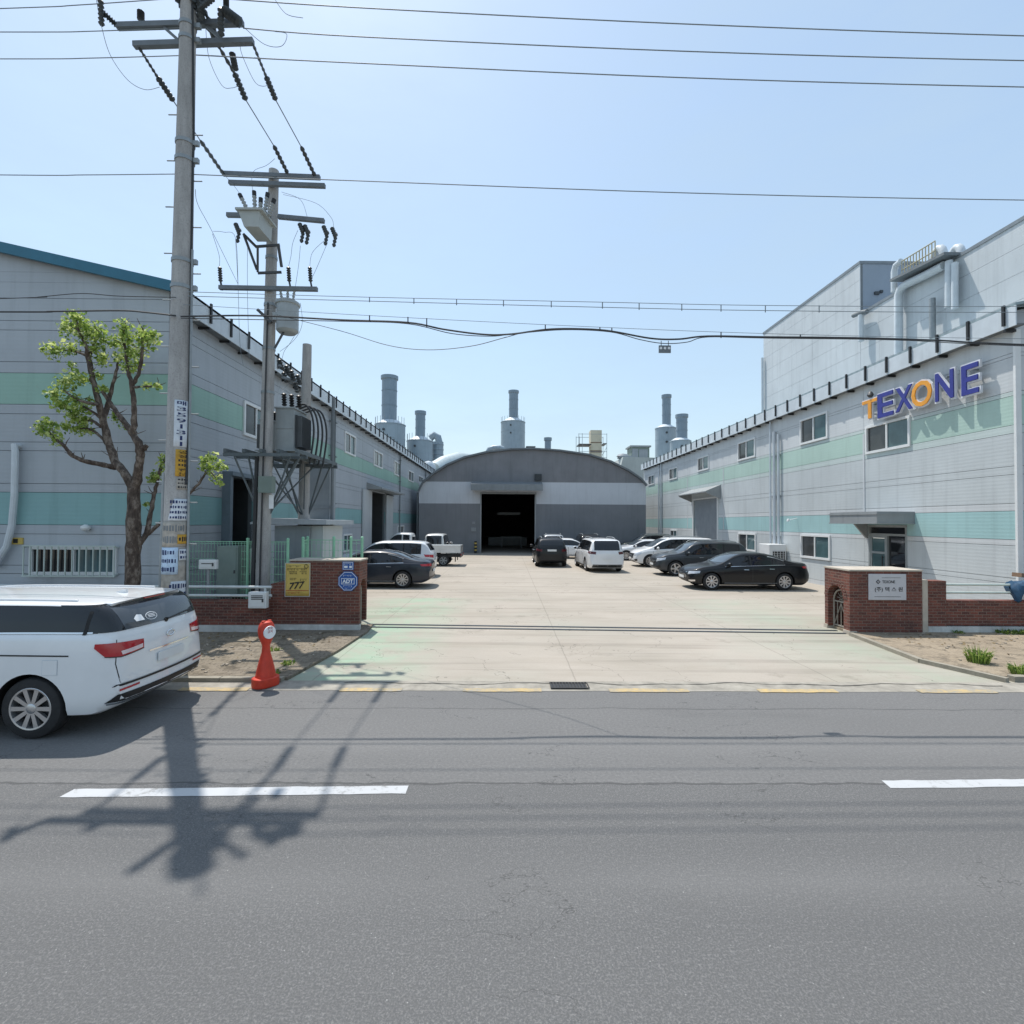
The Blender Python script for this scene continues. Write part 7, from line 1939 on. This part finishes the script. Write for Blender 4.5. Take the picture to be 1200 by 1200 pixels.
# small flatbed truck on the left
tk = Car('cab', "flatbed_truck", "white flatbed truck with low side boards parked behind the hatchback", "truck", "paint_truck", YARD)
tk.body(False); tk.glass(trim=False)
tk.doors([(.6, -.3)])
for sy in (1, -1): tk.corner("headlight", 1, sy, [(-.3, .72), (.06, .74), (.06, .88), (-.3, .86)], "lamp_clear", off=.008)
tk.rear("rear_window", [(-.55, 1.3), (.55, 1.3), (.52, 1.7), (-.52, 1.7)], "glass_dark")
tk.front("grille", [(-.5, .62), (.5, .62), (.5, .7), (-.5, .7)], "black", off=.007)
tk.mirrors("black")
for sy in (1, -1):
    mb = MB(); mb.lathe((.38, 0, .33), [(.4, sy * .6), (.4, sy * (.86))], 24, 'Y'); mb.v = [(x, y, max(z, .44)) for x, y, z in mb.v]; mb.build("wheel_arch", "black", tk.root)
mb = MB(); x0, x1 = -3.75, -.93; hw = .85
mb.box(x0, x1, -hw, hw, .78, .84); mb.box(x0, x1, -hw, -hw + .035, .845, 1.2); mb.box(x0, x1, hw - .035, hw, .845, 1.2); mb.box(x0, x0 + .035, -hw + .04, hw - .04, .845, 1.2); mb.box(x1 - .04, x1, -hw + .04, hw - .04, .845, 1.3)
for sy in (1, -1):
    for k_ in range(9): xx = x0 + .2 + k_ * .31; mb.box(xx, xx + .05, sy * hw, sy * (hw + .014), .86, 1.18)
    mb.box(x0, x1, sy * hw, sy * (hw + .02), 1.15, 1.2)
mb.build("cargo_bed", "paint_truck", tk.root)
mb = MB()
for sy in (1, -1): mb.box(-3.7, .6, sy * .32, sy * .42, .5, .66); mb.box(-2.4, -1.3, sy * .55, sy * .8, .42, .7)
for xx in (-3.4, -2.6, -1.6, -.4): mb.box(xx, xx + .08, -.4, .4, .52, .64)
mb.box(-3.76, -3.7, -.8, .8, .5, .6); mb.build("chassis", "dark_metal", tk.root)
for sy in (1, -1): mb = MB(); mb.box(-3.79, -3.76, sy * .6, sy * .8, .62, .72); mb.build("tail_light", "tail_red", tk.root)
for sy in (1, -1): mb = MB(); mb.box(-3.45, -3.42, sy * .5, sy * .84, .25, .72); mb.build("mud_flap", "black", tk.root)
tk.wheels(6, "galv", xs=(.38, -2.75)); tk.place(-6.45, 30.9, 180)
tk.root.location = (-6.45, 30.9, .008)

# ------------------------------------------------------------------ foreground white minivan, seen from its rear quarter
mv = Car('bigvan', "parked_minivan", "large white minivan parked at the kerb in the left foreground, tail to the driveway", "van", P_WHITE)
mv.handlemat = P_WHITE
mv.body(); mv.glass(trim=True, rm=M('rear_glass', (0.045, 0.052, 0.06), .06, 0, .1, 2, spec=.9))  # rear glass lighter than the side panes: sky reflection put into its colour
mv.doors([(1.42, .38), (.34, -.84)])
for sy in (1, -1):
    for xx in (-.80, .40, -2.12): mv.side("pane_seal", [(xx - .02, 1.215), (xx + .02, 1.215), (xx + .0, 1.54), (xx - .04, 1.54)], sy, "soffit" if False else "rubber", off=.0095)
# sliding door track, fuel flap line, quarter chrome
for sy in (1, -1):
    mv.side("door_track", [(-.86, .99), (-1.98, .975), (-1.98, .992), (-.86, 1.007)], sy, "black", off=.004)
    mv.side("sill_trim", [(1.15, .24), (-1.15, .24), (-1.15, .30), (1.15, .30)], sy, "black", off=.006)
    mv.side("belt_chrome", [(x, mv.belt(x) + .006) for x in [1.2 - .2 * i for i in range(18)]] + [(x, mv.belt(x) + .024) for x in reversed([1.2 - .2 * i for i in range(18)])], sy, "chrome", off=.0095)
mv.side("fuel_flap_gap", [(-1.86, .76), (-1.68, .76), (-1.68, .94), (-1.86, .94)], 1, "fascia", off=.0025); mv.side("fuel_flap", [(-1.854, .766), (-1.686, .766), (-1.686, .934), (-1.854, .934)], 1, P_WHITE, off=.0045)
# black D-pillars that join the side glass to the rear glass
for sy in (1, -1): mv.corner("pillar_glass", -1, sy, [(-.34, 1.235), (.44, 1.235), (.62, 1.555), (-.12, 1.55)], "glass_dark", off=.0075, step=.04)
# tailgate with shut lines
def gate(g):
    return [(-.80 + g, .62 - g), (.80 - g, .62 - g), (.83 - g, .86), (.79 - g, 1.15 + g), (-.79 + g, 1.15 + g), (-.83 + g, .86)]
mv.rear("tailgate_gap", gate(-.009), "black", off=.002); tg = mv.rear("tailgate", gate(0), P_WHITE, off=.0045)
for sy in (1, -1):
    mv.corner("tail_light", -1, sy, [(-.48, 1.085), (-.48, .975), (-.12, .935), (.1, .96), (.23, 1.065), (.22, 1.115), (.0, 1.11)], "tail_red", off=.011, step=.04)
    mv.corner("reverse_lamp", -1, sy, [(-.46, 1.03), (-.46, .985), (-.14, .955), (-.12, 1.0)], M("lamp_white_red", (.75, .6, .6), .15, 0, .1, 4, coat=.5), off=.014, step=.04)
    mv.corner("lamp_rim", -1, sy, [(-.48, .967), (-.12, .926), (.1, .95), (.1, .96), (-.12, .937), (-.48, .977)], "black", off=.013, step=.04)
    mv.corner("bumper_reflector", -1, sy, [(-.42, .535), (-.1, .525), (-.1, .55), (-.42, .56)], "tail_red", off=.008)
mv.rear("bumper_step", [(-.86, .585), (.86, .585), (.84, .612), (-.84, .612)], "black", off=.012)
mv.rear("bumper_diffuser", [(-.88, .40), (.88, .40), (.82, .49), (-.82, .49)], "black", off=.01)
mv.rear("bumper_chrome", [(-.86, .375), (.86, .375), (.87, .398), (-.87, .398)], "chrome", off=.016)
plate_box(mv, -1, 0, .8)
mv.rear("plate_chrome", [(-.4, .905), (.4, .905), (.4, .925), (-.4, .925)], "chrome", off=.018)
mb = MB(); l_, n_ = mv.hit(0, 1.06, (1, 0)); mb.tube([l_ + n_ * .018 + Vector((0, .075 * math.cos(a * .449), .038 * math.sin(a * .449))) for a in range(15)], .008, 6); mb.build("badge", "chrome", tg)
# rear window sticker, wiper, spoiler, roof rails, antenna fin, back window dark surround
def ring_pts(cy, cz, ry, rz_, n=20): return [(cy + ry * math.cos(6.2832 * i / n), cz + rz_ * math.sin(6.2832 * i / n)) for i in range(n)]
sy0 = .33
mv.rear("window_sticker", ring_pts(sy0 - .1, 1.33, .1, .05), "white_ink", off=.0135, step=.05); mv.rear("window_sticker", ring_pts(sy0 - .1, 1.33, .09, .042), "rear_glass", off=.0155, step=.05)
for i in range(3): mv.rear("window_sticker", [(sy0 - .16, 1.315 + i * .016), (sy0 - .04, 1.315 + i * .016), (sy0 - .04, 1.321 + i * .016), (sy0 - .16, 1.321 + i * .016)], "white_ink", off=.0175, step=.05)
mv.rear("window_sticker", [(sy0 + .03, 1.30), (sy0 + .16, 1.30), (sy0 + .18, 1.34), (sy0 + .12, 1.38), (sy0 + .05, 1.37)], "white_ink", off=.0135, step=.05)
mv.side("window_label", [(-.92, 1.24), (-1.0, 1.24), (-1.01, 1.30), (-.93, 1.30)], 1, "paper", off=.0095)
mb = MB(); a_, n1 = mv.hit(0, 1.24, (1, 0)); b_, n2 = mv.hit(-.55, 1.275, (1, 0)); mb.tube([a_ + n1 * .04, b_ + n2 * .03], .012, 6); mb.lathe(a_, [(.03, -.02), (.03, .02)], 10, 'X'); mb.build("rear_wiper", "black", mv.root)
mb = MB(); vs = []; nY = 14
for i in range(nY + 1):
    y = -.66 + 1.32 * i / nY; fo = .025 * (abs(y) / .66) ** 3
    vs += [(-2.05, y, mv.top(-2.05) - .0 - fo), (-2.30 + fo * 4, y, 1.585 - fo), (-2.34 + fo * 4, y, 1.585 - fo), (-2.24, y, 1.54 - fo)]
fs = []
for i in range(nY):
    for k_ in range(4): fs.append((4 * i + k_, 4 * i + (k_ + 1) % 4, 4 * i + 4 + (k_ + 1) % 4, 4 * i + 4 + k_))
fs += [(3, 2, 1, 0), tuple(4 * nY + k_ for k_ in range(4))]
mb.add(vs, fs); sp_ = mb.build("roof_spoiler", P_WHITE, mv.root); add_bevel(sp_, .012)
mb = MB(); mb.box(-2.325, -2.31, -.2, .2, 1.555, 1.57); mb.build("brake_lamp", "tail_red", sp_)
for sy in (1, -1):
    xs = [-1.85, -1.7, -.8, .1, .55, .68]
    pts = [Vector((x, sy * (mv.plan(x) - .06 - .24 * (mv.top(x) - mv.belt(x)) - .13), mv.top(x) - .012)) for i, x in enumerate(xs)]
    mb = MB(); mb.tube(smooth_path(pts, 5), .014, 6); mb.build("roof_moulding", P_WHITE, mv.root)
mb = MB(); mb.prism([(-1.75, 1.59), (-1.95, 1.58), (-1.94, 1.65), (-1.9, 1.65)], 'XZ', -.02, .02); mb.build("antenna_fin", P_WHITE, mv.root)
for fr_ in ((1.63, .66),):
    pass
mv.front("grille", [(-.5, .5), (.5, .5), (.6, .72), (-.6, .72)], "grille_dark", off=.008)
for sy in (1, -1): mv.corner("headlight", 1, sy, [(-.34, .66), (.34, .78), (.38, .88), (-.28, .82)], "lamp_clear", off=.009)
mv.wheels(10, "alloy"); mv.mirrors()
mv.place(-7.15, 7.1, 180.0)
mv.root.location.z = 0.0
